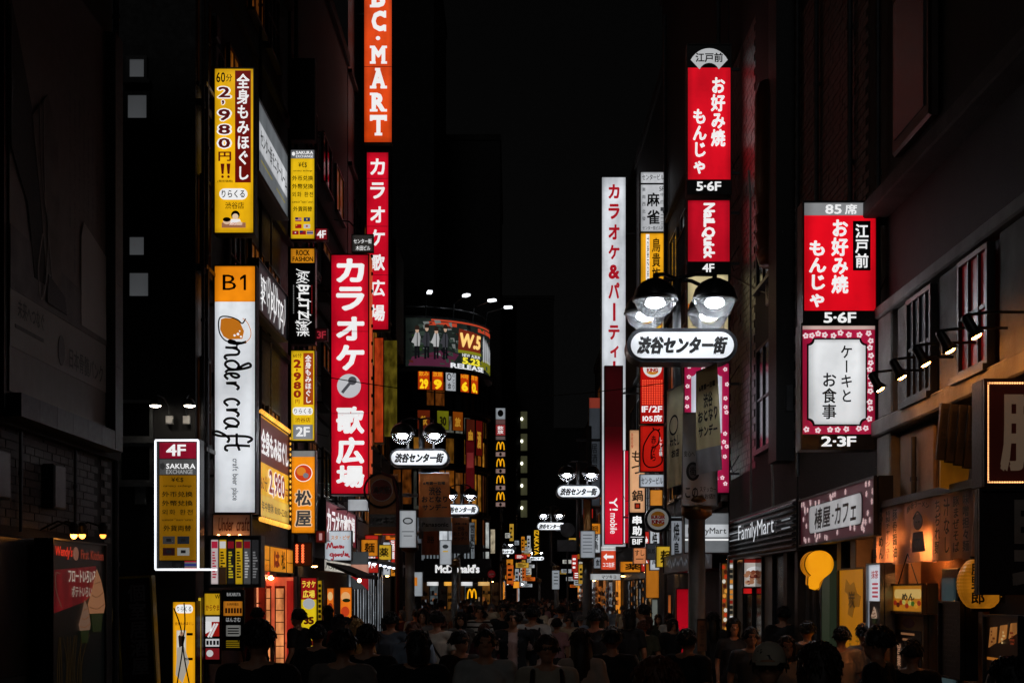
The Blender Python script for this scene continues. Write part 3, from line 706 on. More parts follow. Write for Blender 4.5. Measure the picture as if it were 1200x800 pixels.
s.disc(276, 252, 5, 5, iK, 2); s.disc(276, 254, 3.6, 3.4, ink('#f0d0b0'), 3); s.poly([(271, 257), (281, 257), (284, 264), (269, 264)], ink('#fafafa'), 2)
s.poly([(260, 261), (288, 261), (288, 267), (260, 267)], ink('#b07a5a', .7), 2); s.disc(266, 259.5, 4.4, 3.6, ink('#e8c8a8'), 3); s.disc(266, 257.6, 4.6, 2.6, iK, 4); s.disc(281, 262, 3.4, 1.8, ink('#e8c8a8'), 4)
bracket(s, -1, -5.3)
# 2 beer sign
s = front('projecting_sign', 'tall white craft beer sign with orange B1 top and handwriting running down', 'sign', 252, 312, 299, 600, 24.85, face=WHT, group='projecting signs on the left')
s.panel((252, 312, 299, 353.5), ORG, 1); s.text('B', (261, 322, 277, 340), iK, bold=.0, lay=2); s.poly([(281.5, 325.5), (286, 322), (288.4, 322), (288.4, 340), (285.6, 340), (285.6, 325.8), (281.5, 328.4)], iK, 2, 'lettering')
s.poly([(259, 374), (264, 372.5), (277, 373), (281, 377), (286, 388), (284, 397), (268, 397.5), (262, 394), (258, 386)], ink('#c9761c', .8), 1)
for x, y, r in ((275, 393, 1.3), (279, 391.5, 1.6), (282.5, 394.5, 1.2), (281, 388, .9)): s.disc(x, y, r, r, iW, 2, seg=12)
s.strokes([[(284.5, 373), (290, 378), (294, 388), (293, 396), (287, 402)]], .8, ink('#c9761c', .8))
s.strokes([[(288, 373.5), (284, 379), (279, 375), (270, 371.5), (260, 371), (256.5, 376), (257, 388), (261, 396), (268, 400.5), (280, 401), (288, 402)]], 1.5, iK)
# handwriting: s runs down, t runs to the right
def hand(s, sets, x0, y0, w, mat, unit=1, lay=2, rot=True, uq=None):
    uq = uq or unit
    L = []
    for st in sets: L.append([(x0 + t*unit, y0 + q*uq) if rot else (x0 + q*unit, y0 - t*unit) for q, t in st])
    return s.strokes(L, w, mat, lay)
hand(s, [[(-2, 23), (0, 18), (1, 12), (-1, 5), (-4, 6), (-2, 11), (4, 14)],
         [(6, 14), (7, 8), (6.5, 1)], [(7, 8), (10, 14), (14, 15.5), (17.5, 13), (18, 6), (19, 1.5), (22, .5), (25, 3)],                                  # n
         [(38, 14), (33, 15), (27, 10), (28, 3), (33, 1), (39, 6), (40, 15), (36, 27), (31, 26), (33, 21), (40, 12), (41, 4), (45, 1)],   # d
         [(46.5, 6), (51, 9), (52.5, 13), (50, 15.5), (46.5, 12), (46, 5), (49.5, .5), (55, 4)],                         # e
         [(60, 13), (61, 2), (62, 10), (67, 15), (71, 13)]], 263, 402, 2.9, iK, 1.12, uq=.77)                               # r
hand(s, [[(10, 13), (6, 15.5), (1, 11), (1, 4), (5, 0), (11, 4)],                                              # c
         [(16, 14), (17, 2), (18, 10), (23, 15), (27, 13)],                                                   # r
         [(41, 13), (36, 15), (30, 10), (30, 3), (35, 0), (40, 6), (42, 14), (42, 4), (46, 1)],                # a
         [(66, 24), (61, 29), (57, 24), (56, 10), (56, -4), (52, -12), (49, -8), (53, -1), (60, 5), (66, 3)], [(52, 13), (70, 13)],  # f
         [(71, 27), (70, 10), (71, 2), (76, 1), (78, 4)], [(66, 13), (78, 16)]], 263, 467, 2.9, iK, 1.12, uq=.78)           # t
s.text('craft beer place', (270.5, 537, 279.5, 586), ink('#4a4f56', .3), rot=True, bold=.012, lay=1)
bracket(s, -1, -5.3)
# 3 exchange sign, upper
def exch_words(s, x0, x1, y):
    """five lines of the currency exchange sign"""
    k = ink('#20190a', .25); w_ = x1 - x0
    s.text('¥€$', (x0 + w_*.3, y[0], x1 - w_*.3, y[1]), k, bold=.01); s.text('currency exchange', (x0+w_*.04, y[2], x1-w_*.04, y[3]), k)
    s.text('外币兑换', (x0, y[4], x1, y[5]), k, bold=.02); s.text('外幣兌換', (x0, y[6], x1, y[7]), k, bold=.02)
    s.text('외화 환전', (x0, y[8], x1, y[9]), k, bold=.01); s.text('แลกเปลี่ยนเงินตรา', (x0, y[10], x1, y[11]), k); s.text('外貨両替', (x0+w_*.05, y[12], x1-w_*.05, y[13]), k, bold=.02)
FL = (('#b8342a', [(0,0,.45,.5,'#1a2a60'), (0,.62,1,.72,'#eeeeee'), (.45,.2,1,.3,'#eeeeee')]), ('#1c3a78', [(.4,.3,.6,.7,'#e8c83a')]), ('#c01c20', [(.1,.15,.3,.4,'#f0d030')]), ('#e8e8e8', [(.35,.3,.65,.7,'#b83040')]),
      ('#b01c24', [(.4,.35,.6,.65,'#f0f0f0')]), ('#b82028', [(0,0,.5,.5,'#1a2a70')]), ('#c8c8d0', [(0,.35,1,.65,'#2a3070'), (0,0,1,.14,'#b02028'), (0,.86,1,1,'#b02028')]))
s = front('projecting_sign', 'yellow currency exchange sign with rows of flags, high above the rock fashion plate', 'sign', 341, 176, 368.5, 280, 33.0, face=em('#efc018', .85), group='projecting signs on the left')
s.panel((341, 176, 368.5, 186), em('#8a8c90', .5), 1); s.text('SAKURA', (347, 177.3, 367, 181), iW, bold=.03, lay=2); s.text('EXCHANGE', (347, 182, 367, 185), iW, lay=2); s.disc(344, 180.5, 2.2, 2.6, iW, 2, seg=5)
exch_words(s, 342.5, 367, (190, 197, 199, 202, 206, 212, 215.5, 221.5, 225, 231, 235, 238, 242, 248))
for i, (x, y) in enumerate(((346, 255), (356, 255), (346, 263), (356, 263), (342.6, 270.5), (351.2, 270.5), (359.6, 270.5))): flagset(s, [(x, y, FL[i][0], FL[i][1])], 7.4, 4.6)
s = front('floor_sign', 'small red 4F plate beside the foot of the yellow exchange sign', 'sign', 370, 268, 383.5, 281, 33.1, .12, face=em('#8c1420', .7)); s.text('4F', (371.5, 270, 382, 279), iW, bold=.03)
# 4 rock fashion
s = front('projecting_sign', 'black punk clothing sign with orange rock fashion plate and spiky white lettering', 'sign', 341, 291, 368.5, 402, 33.0, face=em('#08080a', .1), group='projecting signs on the left')
s.panel((341, 291.5, 368.5, 308), em('#d98a1a', .8), 1); s.text('ROCK', (347, 293, 363, 299.5), iK, bold=.03, lay=2); s.text('FASHION', (343, 301, 367, 306.5), iK, bold=.03, lay=2)
rs = random.Random(3); L = []
for k in range(10):
    y = 316 + k*8; L += [[(346 + rs.uniform(0, 5), y + rs.uniform(-5, 3)), (354 + rs.uniform(-3, 3), y + 2), (363 + rs.uniform(-3, 2), y + rs.uniform(-4, 7))], [(355 + rs.uniform(-4, 4), y - 7), (353 + rs.uniform(-3, 5), y + 6), (357 + rs.uniform(-6, 6), y + 12)]]
s.text('変', (347, 318, 362, 332), iW, bold=.0, slant=.2); s.text('BLITZ', (350, 334, 362, 374), iW, rot=True, bold=.02); s.text('藻', (346, 376, 363, 394), iW, bold=0, slant=-.2); s.strokes(L[::2], .9, iW)
s.bars([(343.5, 334 + 2*k, 344.6, 335.2 + 2*k) for k in range(17)], ink('#9a9a9a', .5)); s.bars([(365, 334 + 2*k, 366, 335.2 + 2*k) for k in range(17)], ink('#a01c22', .5))
s = front('floor_sign', 'dim dark red 3F plate beside the punk clothing sign', 'sign', 369.5, 385.5, 383, 398.5, 33.1, .12, face=em('#3a0a10', .5)); s.text('3F', (371.5, 388, 382, 396.5), ink('#c03040', .6), bold=.02)
# 5 small massage sign
s = front('projecting_sign', 'smaller yellow massage sign with grey 2F box at its foot', 'sign', 341.5, 411, 368.5, 516, 33.0, face=em('#f0c41c', .9), group='projecting signs on the left')
s.panel((355.5, 413.5, 367, 474), ink('#b04a18', .75), 1); s.text('全身もみほぐし', (357.5, 416, 365, 472), iW, True, .03, 2)
for ch, y0, y1 in (('2', 421, 431), (',', 432, 435), ('9', 436, 446), ('8', 447, 456), ('0', 457, 466)): s.text(ch, (344, y0, 353, y1) if ch != ',' else (347, y0, 349, y1), ink('#a02c14', .7), bold=.05)
s.text('60分', (343.5, 414, 353.5, 419), ink('#5a1c08', .5)); s.text('円', (346, 468, 351, 473), ink('#a02c14', .7)); s.panel((343, 477, 366.5, 486), iW, 1, round_=.07); s.text('りらくる', (345, 478.5, 365, 484.5), ink('#202020', .3), lay=2)
s.text('渋谷店', (346, 489, 364, 494.5), ink('#8a3a0a', .6)); s.panel((343.5, 497.5, 366.5, 514.5), em('#9a9ea4', .7), 1); s.text('2F', (347, 500, 363, 511), iW, bold=.03, lay=2)
# 6 orange beef bowl sign
s = front('projecting_sign', 'orange beef bowl restaurant sign with red disc and two grey characters', 'sign', 342, 528, 369, 624, 33.0, face=em('#f08c12', .95), group='projecting signs on the left')
s.panel((342, 528, 369, 535), em('#8c8c8a', .7), 1); s.disc(355.5, 554, 10.6, 10.2, iW, 1); s.disc(355.5, 554, 9.8, 9.4, ink('#d8401c', .8), 2); s.disc(353, 552, 5.4, 5, ink('#ec8a2a', .8), 3); s.disc(358.5, 557, 3.3, 3.1, ink('#8a8a94', .7), 4)
for ch, y in (('松', 574), ('屋', 598)): s.text(ch, (345, y-1, 366, y+19.5), ink('#f0c89a', .9), bold=.09, lay=1); s.text(ch, (346.3, y, 364.7, y+18.4), ink('#4a4b50', .5), bold=.035, lay=2)
s = front('floor_sign', 'dark red 1 plate under the orange beef bowl sign', 'sign', 370.5, 622, 381, 635, 33.1, .12, face=em('#6a0f16', .4)); s.text('1', (374, 624.5, 377.5, 632.5), ink('#d8a0a0', .6), bold=.02)
# 7 big karaoke sign
s = front('projecting_sign', 'biggest red karaoke sign with white katakana, hung lowest on the left', 'sign', 388.5, 299, 431.5, 578, 36.5, D=.62, face=RED, frame=.03, group='karaoke signs')
for ch, y0, y1 in (('カ', 303, 331), ('ラ', 336, 364), ('オ', 371, 399), ('ケ', 404, 434), ('歌', 476, 508), ('広', 512, 543), ('場', 545, 571)):
    s.text(ch, (394, y0, 427, y1), iW, bold=.045)
s.disc(409, 452, 14, 14, ink('#d0d0d4', .8), 1); s.disc(413, 446, 5, 5, ink('#5c5c62', .6), 2); s.strokes([[(410, 449), (401, 460)]], 3.4, ink('#5c5c62', .6), 3)   # plain microphone badge
s.panel((388.5, 388, 431.5, 388.6), ink('#8a0a1a', .5), 2, 'panel_joint'); s.panel((388.5, 484, 431.5, 484.6), ink('#8a0a1a', .5), 2, 'panel_joint')
sd_ = MB().box(s.W/2 + .031, s.W/2 + .05, .02, .60, 0, s.H).build('side_panel', em('#e0552a', .8), s.root)
mb = MB()
for k in range(14): mb.ell((s.W/2 + .06, .3, .3 + k*.45), (.04, .05, .05), 8, 5)
mb.build('bulb', iK, s.root); bracket(s, -1, -5.3)
s = front('name_plate', 'grey building name plate mounted above the biggest karaoke sign', 'sign', 413, 275.5, 437, 295, 36.8, .1, face=em('#4a4642', .35)); s.text('センター街', (414.5, 280, 435.5, 285.5), iW, bold=.01); s.text('木田ビル', (417, 288, 434, 293.5), iW, bold=.01)
MB().tube([(0,0,s.H),(-.35,0,s.H+.35),(-.75,0,s.H+.4)], .02, 6).build('lamp_arm', STEEL, s.root)
# 8, 9 shoe and karaoke signs high up
s = front('projecting_sign', 'orange red shoe shop sign with white slab letters, cut by the top edge', 'sign', 427, -12, 459, 167, 48, face=em('#e2470f', .85), group='projecting signs on the left')
def slab(s, ch, r, mat):
    """letter with slab serifs"""
    x0, y0, x1, y1 = r; w_ = x1-x0; h = (y1-y0)*.13
    s.text(ch, (x0+w_*.1, y0, x1-w_*.1, y1), mat, bold=.055)
    feet = {'B': [(0,.45,0),(0,.45,1)], 'M': [(0,.34,1),(.66,1,1),(0,.3,0),(.7,1,0)], 'A': [(0,.38,1),(.62,1,1),(.3,.6,0)], 'R': [(0,.45,1),(.66,1,1),(0,.45,0)], 'T': [(.28,.72,1)], 'C': []}[ch]
    b = [(x0+w_*a, y1-h, x0+w_*c, y1) if e else (x0+w_*a, y0, x0+w_*c, y0+h) for a, c, e in feet]
    if ch == 'T': b += [(x0, y0, x0+w_*.15, y0+h*2.2), (x1-w_*.15, y0, x1, y0+h*2.2)]
    if ch == 'C': b += [(x1-w_*.18, y0, x1-w_*.05, y0+h*2.6), (x1-w_*.18, y1-h*2.4, x1-w_*.05, y1)]
    if b: s.bars(b, mat, 2, 'lettering')
for ch, y0, y1 in (('B', -14, 9), ('C', 13, 37), ('M', 54, 75), ('A', 80, 104), ('R', 109, 131), ('T', 135, 159)): slab(s, ch, (433.5, y0, 453.5, y1), iW)
s.disc(443, 45, 2.6, 2.4, iW, 1, seg=10); s.panel((427, 78, 459, 78.7), ink('#8a2406', .5), 1, 'panel_joint'); bracket(s, -1, -5.3)
s = front('projecting_sign', 'red karaoke sign hanging directly below the shoe shop sign', 'sign', 430, 179, 455, 386, 48, face=RED, group='karaoke signs', frame=.05)
for ch, y0 in (('カ', 186), ('ラ', 214), ('オ', 242), ('ケ', 269), ('歌', 298), ('広', 328), ('場', 357)): s.text(ch, (434, y0, 451, y0+19), iW, bold=.035)
for y in (209, 265, 322): s.panel((430, y, 455, y+.6), ink('#8a0a1a', .5), 2, 'panel_joint')
bracket(s, -1, -5.3)
s = front('light_box', 'dark orange glowing panel below the high karaoke sign', 'lit panel', 439, 396, 449, 518, 47, .5, face=em('#d2461c', .55, var=.6))
MB().box(s.W/2+.03, s.W/2+.45, .06, .1, .2, s.H*.98).build('side_panel', em('#b09a30', .16, var=.9), s.root)
s = front('dim_sign', 'unlit dark monitor room sign near the top of the tenant building', 'sign', 341, 70, 368, 163, 33.1, face=paint('#1f2022')); s.text('モニタールーム', (343, 80, 352, 155), paint('#070708'), True, .01); s.text('渋谷センター街', (357, 78, 364, 128), paint('#070708'), True, .01)
s.text('5F', (372, 154, 381, 162), paint('#3a3a3c'), bold=.02)
# white wall signs on the side-street building frontage
s = wall_l('wall_sign', 'slanting grey white monitor room fascia high on the left frontage', 'sign', 302, 337, 115, 199, group=None, D=.3, out=.55, face=em('#6e7276', .7))
s.panel((4, 28, 97, 68), em('#c8cace', .85), 1); s.text('センター街モニタールーム', (7, 36, 95, 60), iK, bold=.015, lay=2)
s.bars([(10, 78, 45, 80), (60, 80, 90, 82)], ink('#b0a040', .5))
s = wall_l('wall_sign', 'black wall sign scrawled with spiky white lettering', 'sign', 302, 336, 303, 362, D=.2, out=.4, face=em('#1c1e22', .5))
rs = random.Random(5); s.text('変・BLITZ', (8, 22, 86, 74), iW, bold=.0, slant=.15)
s.strokes([[(8+k*8+rs.uniform(-4,4), rs.uniform(5, 30)), (12+k*8, 50), (8+k*8+rs.uniform(-5,8), rs.uniform(70, 95))] for k in range(11)], 1.4*.02, iW)
s = wall_l('wall_sign', 'slanting massage price fascia edged with rows of amber bulbs', 'sign', 304, 338, 485, 604, D=.25, out=.3, face=em('#f0b21a', .8))
s.panel((0, 2, 100, 46), ink('#5e1410', .5), 1); s.text('全身もみほぐし', (4, 12, 97, 38), iW, bold=.03, lay=2)
s.panel((0, 78, 100, 99), em('#e2b850', .8), 1); s.text('60分', (4, 58, 24, 74), ink('#6a1c10', .5)); s.text('2,980', (27, 49, 84, 78), iW, bold=.08, lay=2); s.text('2,980', (28, 50, 83, 77), ink('#8a1c12', .7), bold=.03, lay=3); s.text('円', (86, 62, 97, 76), ink('#8a1c12', .7), lay=2)
s.text('年中無休 10:00~23:00', (5, 84, 94, 94), ink('#4a2a10', .4), lay=2)
s.dots([(3+k*6.3, -3) for k in range(16)] + [(3+k*6.3, 103) for k in range(16)], .055, em('#ffb648', 1.6)); s.dots([(101, 4+k*6) for k in range(16)], .04, em('#ffb648', 1.2))
# neon framed exchange sign
s = front('exchange_sign', 'currency exchange sign framed in white neon tube, under two gooseneck lamps', 'sign', 183, 516, 233, 667, 23.3, .3, face=em('#131210', .1), mat=DSTEEL)
s.panel((187, 518, 230, 537), em('#a01430', .55), 1); s.text('4F', (195, 520.5, 218, 534), iW, bold=.03, lay=2); s.panel((187, 537.6, 230, 556), em('#6c6c6c', .35), 1)
s.text('SAKURA', (195, 543, 229, 549), iW, bold=.02, lay=2); s.text('EXCHANGE', (195, 550, 226, 555), ink('#c0c0c0', .6), lay=2); s.disc(190.5, 546, 3.4, 4.4, ink('#3c3c3c', .5), 2, seg=5)
s.panel((187, 556.6, 230, 656), em('#a8730c', .45, var=.4), 1)
k = ink('#181206', .12); exch_y = (559, 565, 567.5, 571, 575.5, 582, 586, 592.5, 596.5, 603, 607, 610, 615, 622)
exch_words(s, 190, 226, exch_y)
for i, (x, y) in enumerate(((191, 628), (208, 628), (191, 641.5), (208, 641.5), (187.5, 657), (202, 657), (216.5, 657))):
    flagset(s, [(x, y, ('#3c3a3a','#20242c','#281416','#9a9a94','#1c1c1e','#141416','#6a6a6e')[i], [(.3,.3,.7,.7,'#1a1a1c')] if i != 6 else FL[6][1])], 14, 9)
tb = MB(); W, H = s.W, s.H
for a, b in (((-W/2,-.05,0),(W/2,-.05,0)), ((-W/2,-.05,H),(W/2,-.05,H)), ((-W/2,-.05,0),(-W/2,-.05,H)), ((W/2,-.05,0),(W/2,-.05,H))): tb.tube([a, b], .016, 8)
tb.tube([(W/2,-.05,0),(W/2+.3,0,.0)], .016, 8); tb.build('neon_tube', em('#f4f8ff', 2.6), s.root)
for i, px in enumerate((190, 231)):
    o = empty('gooseneck_lamp', ('gooseneck lamp over the left corner of the neon exchange sign', 'gooseneck lamp over the right corner of the neon exchange sign')[i], 'lamp', (xx((199, 219)[i], 23.9), 23.93, zz(497, 23.9)), 0, 'gooseneck lamps'); sx = -1 if i == 0 else 1
    MB().bbox(-.06, .06, -.08, 0, 0, .14, .01).build('junction_box', WHITEP, o)
    MB().tube([(0,-.05,.14),(0,-.12,.3),(sx*.05,-.25,.42),(sx*.12,-.4,.44)], .012, 6).build('arm', STEEL, o, smooth=True)
    MB().lathe([(.03,.12),(.06,.1),(.1,.02),(.105,0)], (sx*.14,-.44,.26), 14).build('lamp_shade', BLACK, o, smooth=True)
    MB().ell((sx*.14,-.44,.262), (.095,.095,.03), 12, 6).build('bulb', em('#fff0dd', 16), o)
# hanging letterbox of tenants + posters below
s = front('tenant_board', 'row of six narrow tenant panels in a steel lightbox under the beer sign', 'tenant board', 246.5, 629, 304, 686, 24.2, .35, mat=DSTEEL, frame=.03, face=paint('#222224'))
cols = ('#d8c8c8', '#d8a818', '#191919', '#c8a018', '#6a6a6c', '#3a3a3c')
for i in range(6):
    x = 247.5 + i*9.5; s.panel((x, 632, x+8.2, 684), em(cols[i], .7 if i < 4 else .35), 1, 'tenant_panel')
    s.panel((x+.6, 634, x+7.6, 642), ink(('#c82a48', '#e8e8e8', '#8a1420', '#7a1a24', '#8a1420', '#2a2a2c')[i], .6), 2, 'panel_header')
    s.bars([(x+1.5, 646+3.2*k, x+1.5+rs.uniform(2.5, 5.4), 647.8+3.2*k) for k in range(10)], ink(('#c8304a', '#2a2208', '#d8c020', '#1c1808', '#c8c8c8', '#88888a')[i], .6), 2)
s.panel((257, 664, 265.2, 684), ink('#3a2412', .5), 3)
s = front('fascia_board', 'grey brown fascia with faint lettering lit from below, behind the tenant board', 'sign', 250, 603, 293, 630, 24.9, .1, face=dark('#c8c4c0', .5, .2, 3, .05)); s.text('Under craft', (256, 606, 292, 622), paint('#5a2c18'), slant=.2)
mb = MB()
for x in (258, 270, 283): a, z = s.c(x, 628); mb.ell((a, -.15, z), (.03,.03,.03), 8, 5)
mb.build('bulb', em('#ff9a5a', 18), s.root)
s = front('poster_stand', 'black stand of small restaurant posters below the tenant board, warm orange one on top', 'poster stand', 262, 692, 285, 760, 23.9, .08, face=paint('#131315'))
s.panel((262, 704, 284, 721), em('#c87a20', .6), 1, 'poster'); s.text('お肉料理店', (266, 706, 280, 709), iK, lay=2); s.bars([(264+3.4*k, 712, 266.4+3.4*k, 718) for k in range(6)], ink('#3a1a0a', .4), 2)
s.text('はんさむ', (265, 723, 282, 728), ink('#b8b8b8', .6)); s.panel((265, 732, 282, 745), em('#8c8c88', .5), 1, 'poster'); s.bars([(267, 735+3*k, 280, 736.5+3*k) for k in range(3)], iK, 2); s.text('BAKARUYA', (266, 694, 282, 698), ink('#b8b8b8', .6)); s.bars([(265, 750+2.4*k, 281, 751+2.4*k) for k in range(4)], ink('#a88a18', .5))
s = front('poster_stand', 'yellow and white restaurant poster column beside the slim yellow light strip', 'poster stand', 240, 693, 258, 776, 23.85, .1, face=paint('#101012'))
s.panel((240, 695, 258, 720), em('#d8a61a', .65), 1, 'poster'); s.text('からやま', (241.5, 708, 257, 715), ink('#7a2008', .6), bold=.02, lay=2); s.text('W', (252, 696, 258, 701), iK, lay=2)
s.panel((241, 722, 257, 728), ink('#d8d8d8', .8), 1, 'poster'); s.panel((241, 728, 257, 745), ink('#b82018', .5), 1, 'poster'); s.poly([(241, 728), (248, 728), (248, 738), (241, 742)], ink('#e8e8e8', .8), 2)
s.strokes([[(244+3*k, 746), (252+3*k, 730)] for k in range(2)], .03, ink('#f0f0f0', .7)); s.panel((241, 748, 257, 757), ink('#c8c8c8', .8), 1, 'poster'); s.bars([(242+4*k, 750, 244.6+4*k, 755) for k in range(4)], iK, 2); s.panel((241, 759, 257, 772), ink('#8a1c22', .6), 1, 'poster'); s.disc(246, 765, 4, 4, ink('#d8d8d8', .7), 2)
# yellow lightbox at street level
s = front('lightbox', 'orange yellow street level massage lightbox crossed by painted cable shadows', 'lightbox', 203, 705, 229, 830, 23, .3, face=em('#eca312', .9))
s.panel((206, 708, 226, 718), iW, 1, round_=.06); s.text('りらくる', (207.5, 710, 224.5, 716), iK, lay=2); s.text('全身もみほぐし', (205, 728, 227, 732), ink('#6a1c10', .5)); s.panel((207, 738, 218, 768), em('#e0dccf', .8), 1, 'poster')
s.poly([(209, 745), (213, 741), (217, 746), (215, 756), (210, 758)], ink('#3a2a24', .3), 2); s.poly([(208, 758), (216, 757), (222, 775), (214, 800), (206, 790)], ink('#c8bfb0', .6), 2); s.disc(213, 742, 2.2, 2.6, ink('#d8a888', .6), 3)
s.strokes([[(204, 712), (212, 735), (214, 760), (208, 800), (206, 828)], [(216, 706), (217, 730), (215, 760), (222, 800)]], .02, iK, 3); s.bars([(219, 741, 226, 744), (217, 770, 226, 773)], iK, 2)  # the black strokes are cable shadows painted onto the face
s = front('light_strip', 'slim yellow light strip standing right of the massage lightbox', 'light strip', 232.5, 700, 236, 830, 23.4, .1, face=em('#e8c030', .8), frame=.01)
s = front('karaoke_board', 'tilted dark billboard outlined in dull yellow beside the alley', 'sign', 144, 677, 182, 800, 22.4, .2, mat=dark('#9a8410', .5), frame=.035, face=paint('#241014')); s.root.rotation_euler = (0, R(-3), 0)
s.text('個室居酒屋', (155, 684, 176, 790), paint('#6a6668'), True, .03); 
s = front('ladder_sign', 'narrow dull yellow board leaning beside the alley mouth', 'sign', 132, 684, 140, 770, 22.6, .12, mat=dark('#8a7a10', .5), face=paint('#17171a')); s.root.rotation_euler = (0, R(-12), 0)

# ---- billboard on the near left building
X0 = -5.3
s = Sign('billboard', 'huge unlit billboard with dark clothed figures and a blood bank line', 'billboard', (0, 0, 1000, 760), (X0+.2, (YL(-12)+YL(105))/2, 4.1), PI/2, YL(105)-YL(-12), 4.95, .2, mat=False, face=dark('#6a605a', .55, .1, .5, .02))
W, H = s.W, s.H
MB().box(-W/2-.1, W/2+.02, .02, .2, -.2, H+.05).build('cabinet', FRAME, s.root)
CHR = dark('#3e3f43', .5, .5, 1.2, 0, .3)
for k in range(5): MB().box(W/2+.02, W/2+.36, -.12, .1, -.26+k*(H+.3)/5+.004, -.26+(k+1)*(H+.3)/5).build('frame_panel', CHR, s.root)
for k in range(6): MB().box(-W/2+k*W/6+.004, -W/2+(k+1)*W/6, -.12, .1, -.26, -.02).build('frame_panel', CHR, s.root)
s.poly([(0, 600), (1000, 600), (1000, 690), (0, 690)], dark('#8a827c', .6, .1, 1, 0), 1); s.poly([(0, 500), (1000, 540), (1000, 600), (0, 600)], dark('#5a5250', .6), 2)
s.poly([(0, 150), (60, 190), (200, 300), (330, 470), (350, 560), (210, 560), (150, 450), (0, 380)], dark('#15130f', .7), 3)
s.poly([(180, 300), (330, 240), (430, 300), (470, 560), (330, 580), (260, 430)], dark('#6a605a', .7), 4)
s.poly([(330, 540), (500, 560), (520, 590), (320, 588)], dark('#131211', .6), 5)
s.strokes([[(240, 250), (260, 380), (320, 470), (300, 560), (250, 590), (230, 540), (270, 480)], [(280, 260), (290, 400), (340, 500), (360, 545)]], .03, paint('#6a625c'), 6)
s.poly([(690, 430), (720, 400), (990, 430), (990, 590), (690, 590)], dark('#aaa29c', .6, .1, 1, 0), 3)
for k in range(8):
    x = 560 + k*52; s.text('広告文章白血病骨髄移植提供者登録'[k:k+9] if False else 'ドナー登録にご協力ください骨髄'[(k % 3):], (x, 130+k*14, x+17, 130+k*14+(360 if k % 3 else 300)), paint('#1d1a19'), True, .0, 2)
s.text('日本骨髄バンク', (560, 642, 950, 678), paint('#1d1a19'), bold=.02, lay=2); s.disc(480, 655, 34, 26, paint('#3a3634'), 2); s.text('未来へつなぐ', (60, 610, 300, 640), paint('#1d1a19'), bold=.02, lay=2); s.bars([(40, 652, 300, 658)], paint('#1d1a19'), 2)
# ---- soft serve poster below it
s = wall_l('poster_lightbox', 'dark street level poster with two soft serve cones and a red banner', 'poster', 60, 122, 632, 830, D=.18, out=.25, face=em('#0d1110', .25))
s.text("Wendy's", (6, 3, 36, 11), ink('#c8301c', .8), bold=.02, slant=.1); s.text('First Kitchen', (52, 4, 97, 10), ink('#7a2a18', .7), bold=.02); s.disc(43, 7, 5, 4.2, ink('#8a5a48', .5), 1)
s.poly([(0, 18), (82, 14), (82, 30), (60, 37), (0, 44)], em('#7a1018', .4, var=.7), 1)
s.text('フロートいろいろ', (28, 17, 80, 25), ink('#c0b4a4', .5), bold=.02, lay=2); s.text('ポテトいろいろ', (34, 27, 78, 34), ink('#a89c8c', .45), bold=.02, lay=2)
def cone(cx, cy, w_, h, c, lay):
    s.poly([(cx, cy-h), (cx+w_*.25, cy-h*.7), (cx+w_*.42, cy-h*.35), (cx+w_*.5, cy), (cx+w_*.42, cy+h*.2), (cx-w_*.42, cy+h*.2), (cx-w_*.52, cy-h*.05), (cx-w_*.3, cy-h*.4), (cx-w_*.12, cy-h*.75)], ink(c, .5), lay)
    s.strokes([[(cx-w_*.48, cy+h*.02), (cx, cy+h*.08), (cx+w_*.45, cy-h*.05)], [(cx-w_*.33, cy-h*.3), (cx, cy-h*.24), (cx+w_*.38, cy-h*.38)], [(cx-w_*.18, cy-h*.6), (cx+w_*.2, cy-h*.66)]], .012, ink('#8a5a3a', .35), lay+1)
    s.poly([(cx-w_*.36, cy+h*.2), (cx+w_*.36, cy+h*.2), (cx+w_*.26, cy+h*.7), (cx-w_*.24, cy+h*.7)], ink('#243014', .3), lay)
cone(58, 52, 22, 16, '#7a5c4a', 3); cone(80, 40, 34, 24, '#a06c4a', 5)
rs = random.Random(8); s.strokes([[(10+k*4, 96), (12+k*4+rs.uniform(-3, 3), 75), (8+k*5+rs.uniform(-6, 6), 58)] for k in range(12)], .012, ink('#3a2a10', .25), 1)
s.strokes([[(16, 40), (7, 30), (6, 20), (14, 20)]], .01, ink('#7a5a4a', .3), 2)
for i, px in enumerate((73, 83, 108)):
    q = YL(px, -5.05); o = empty('spot_lamp', ('amber spot lamp over the near end of the soft serve poster', 'amber spot lamp over the middle of the soft serve poster', 'faint amber spot lamp over the far end of the soft serve poster')[i], 'lamp', (-5.3, q, zz(626, q)), 0, 'poster spot lamps')
    MB().tube([(0,0,.05),(.2,0,.15),(.35,0,.1)], .012, 6).build('arm', BLACK, o); MB().lathe([(.04,0),(.06,.1),(.03,.14)], (.38,0,.0), 12).build('lamp_shade', BLACK, o)
    MB().ell((.38,0,-.005), (.04,.04,.045), 10, 6).build('bulb', em('#ffa040', (14, 8, 3)[i]), o)
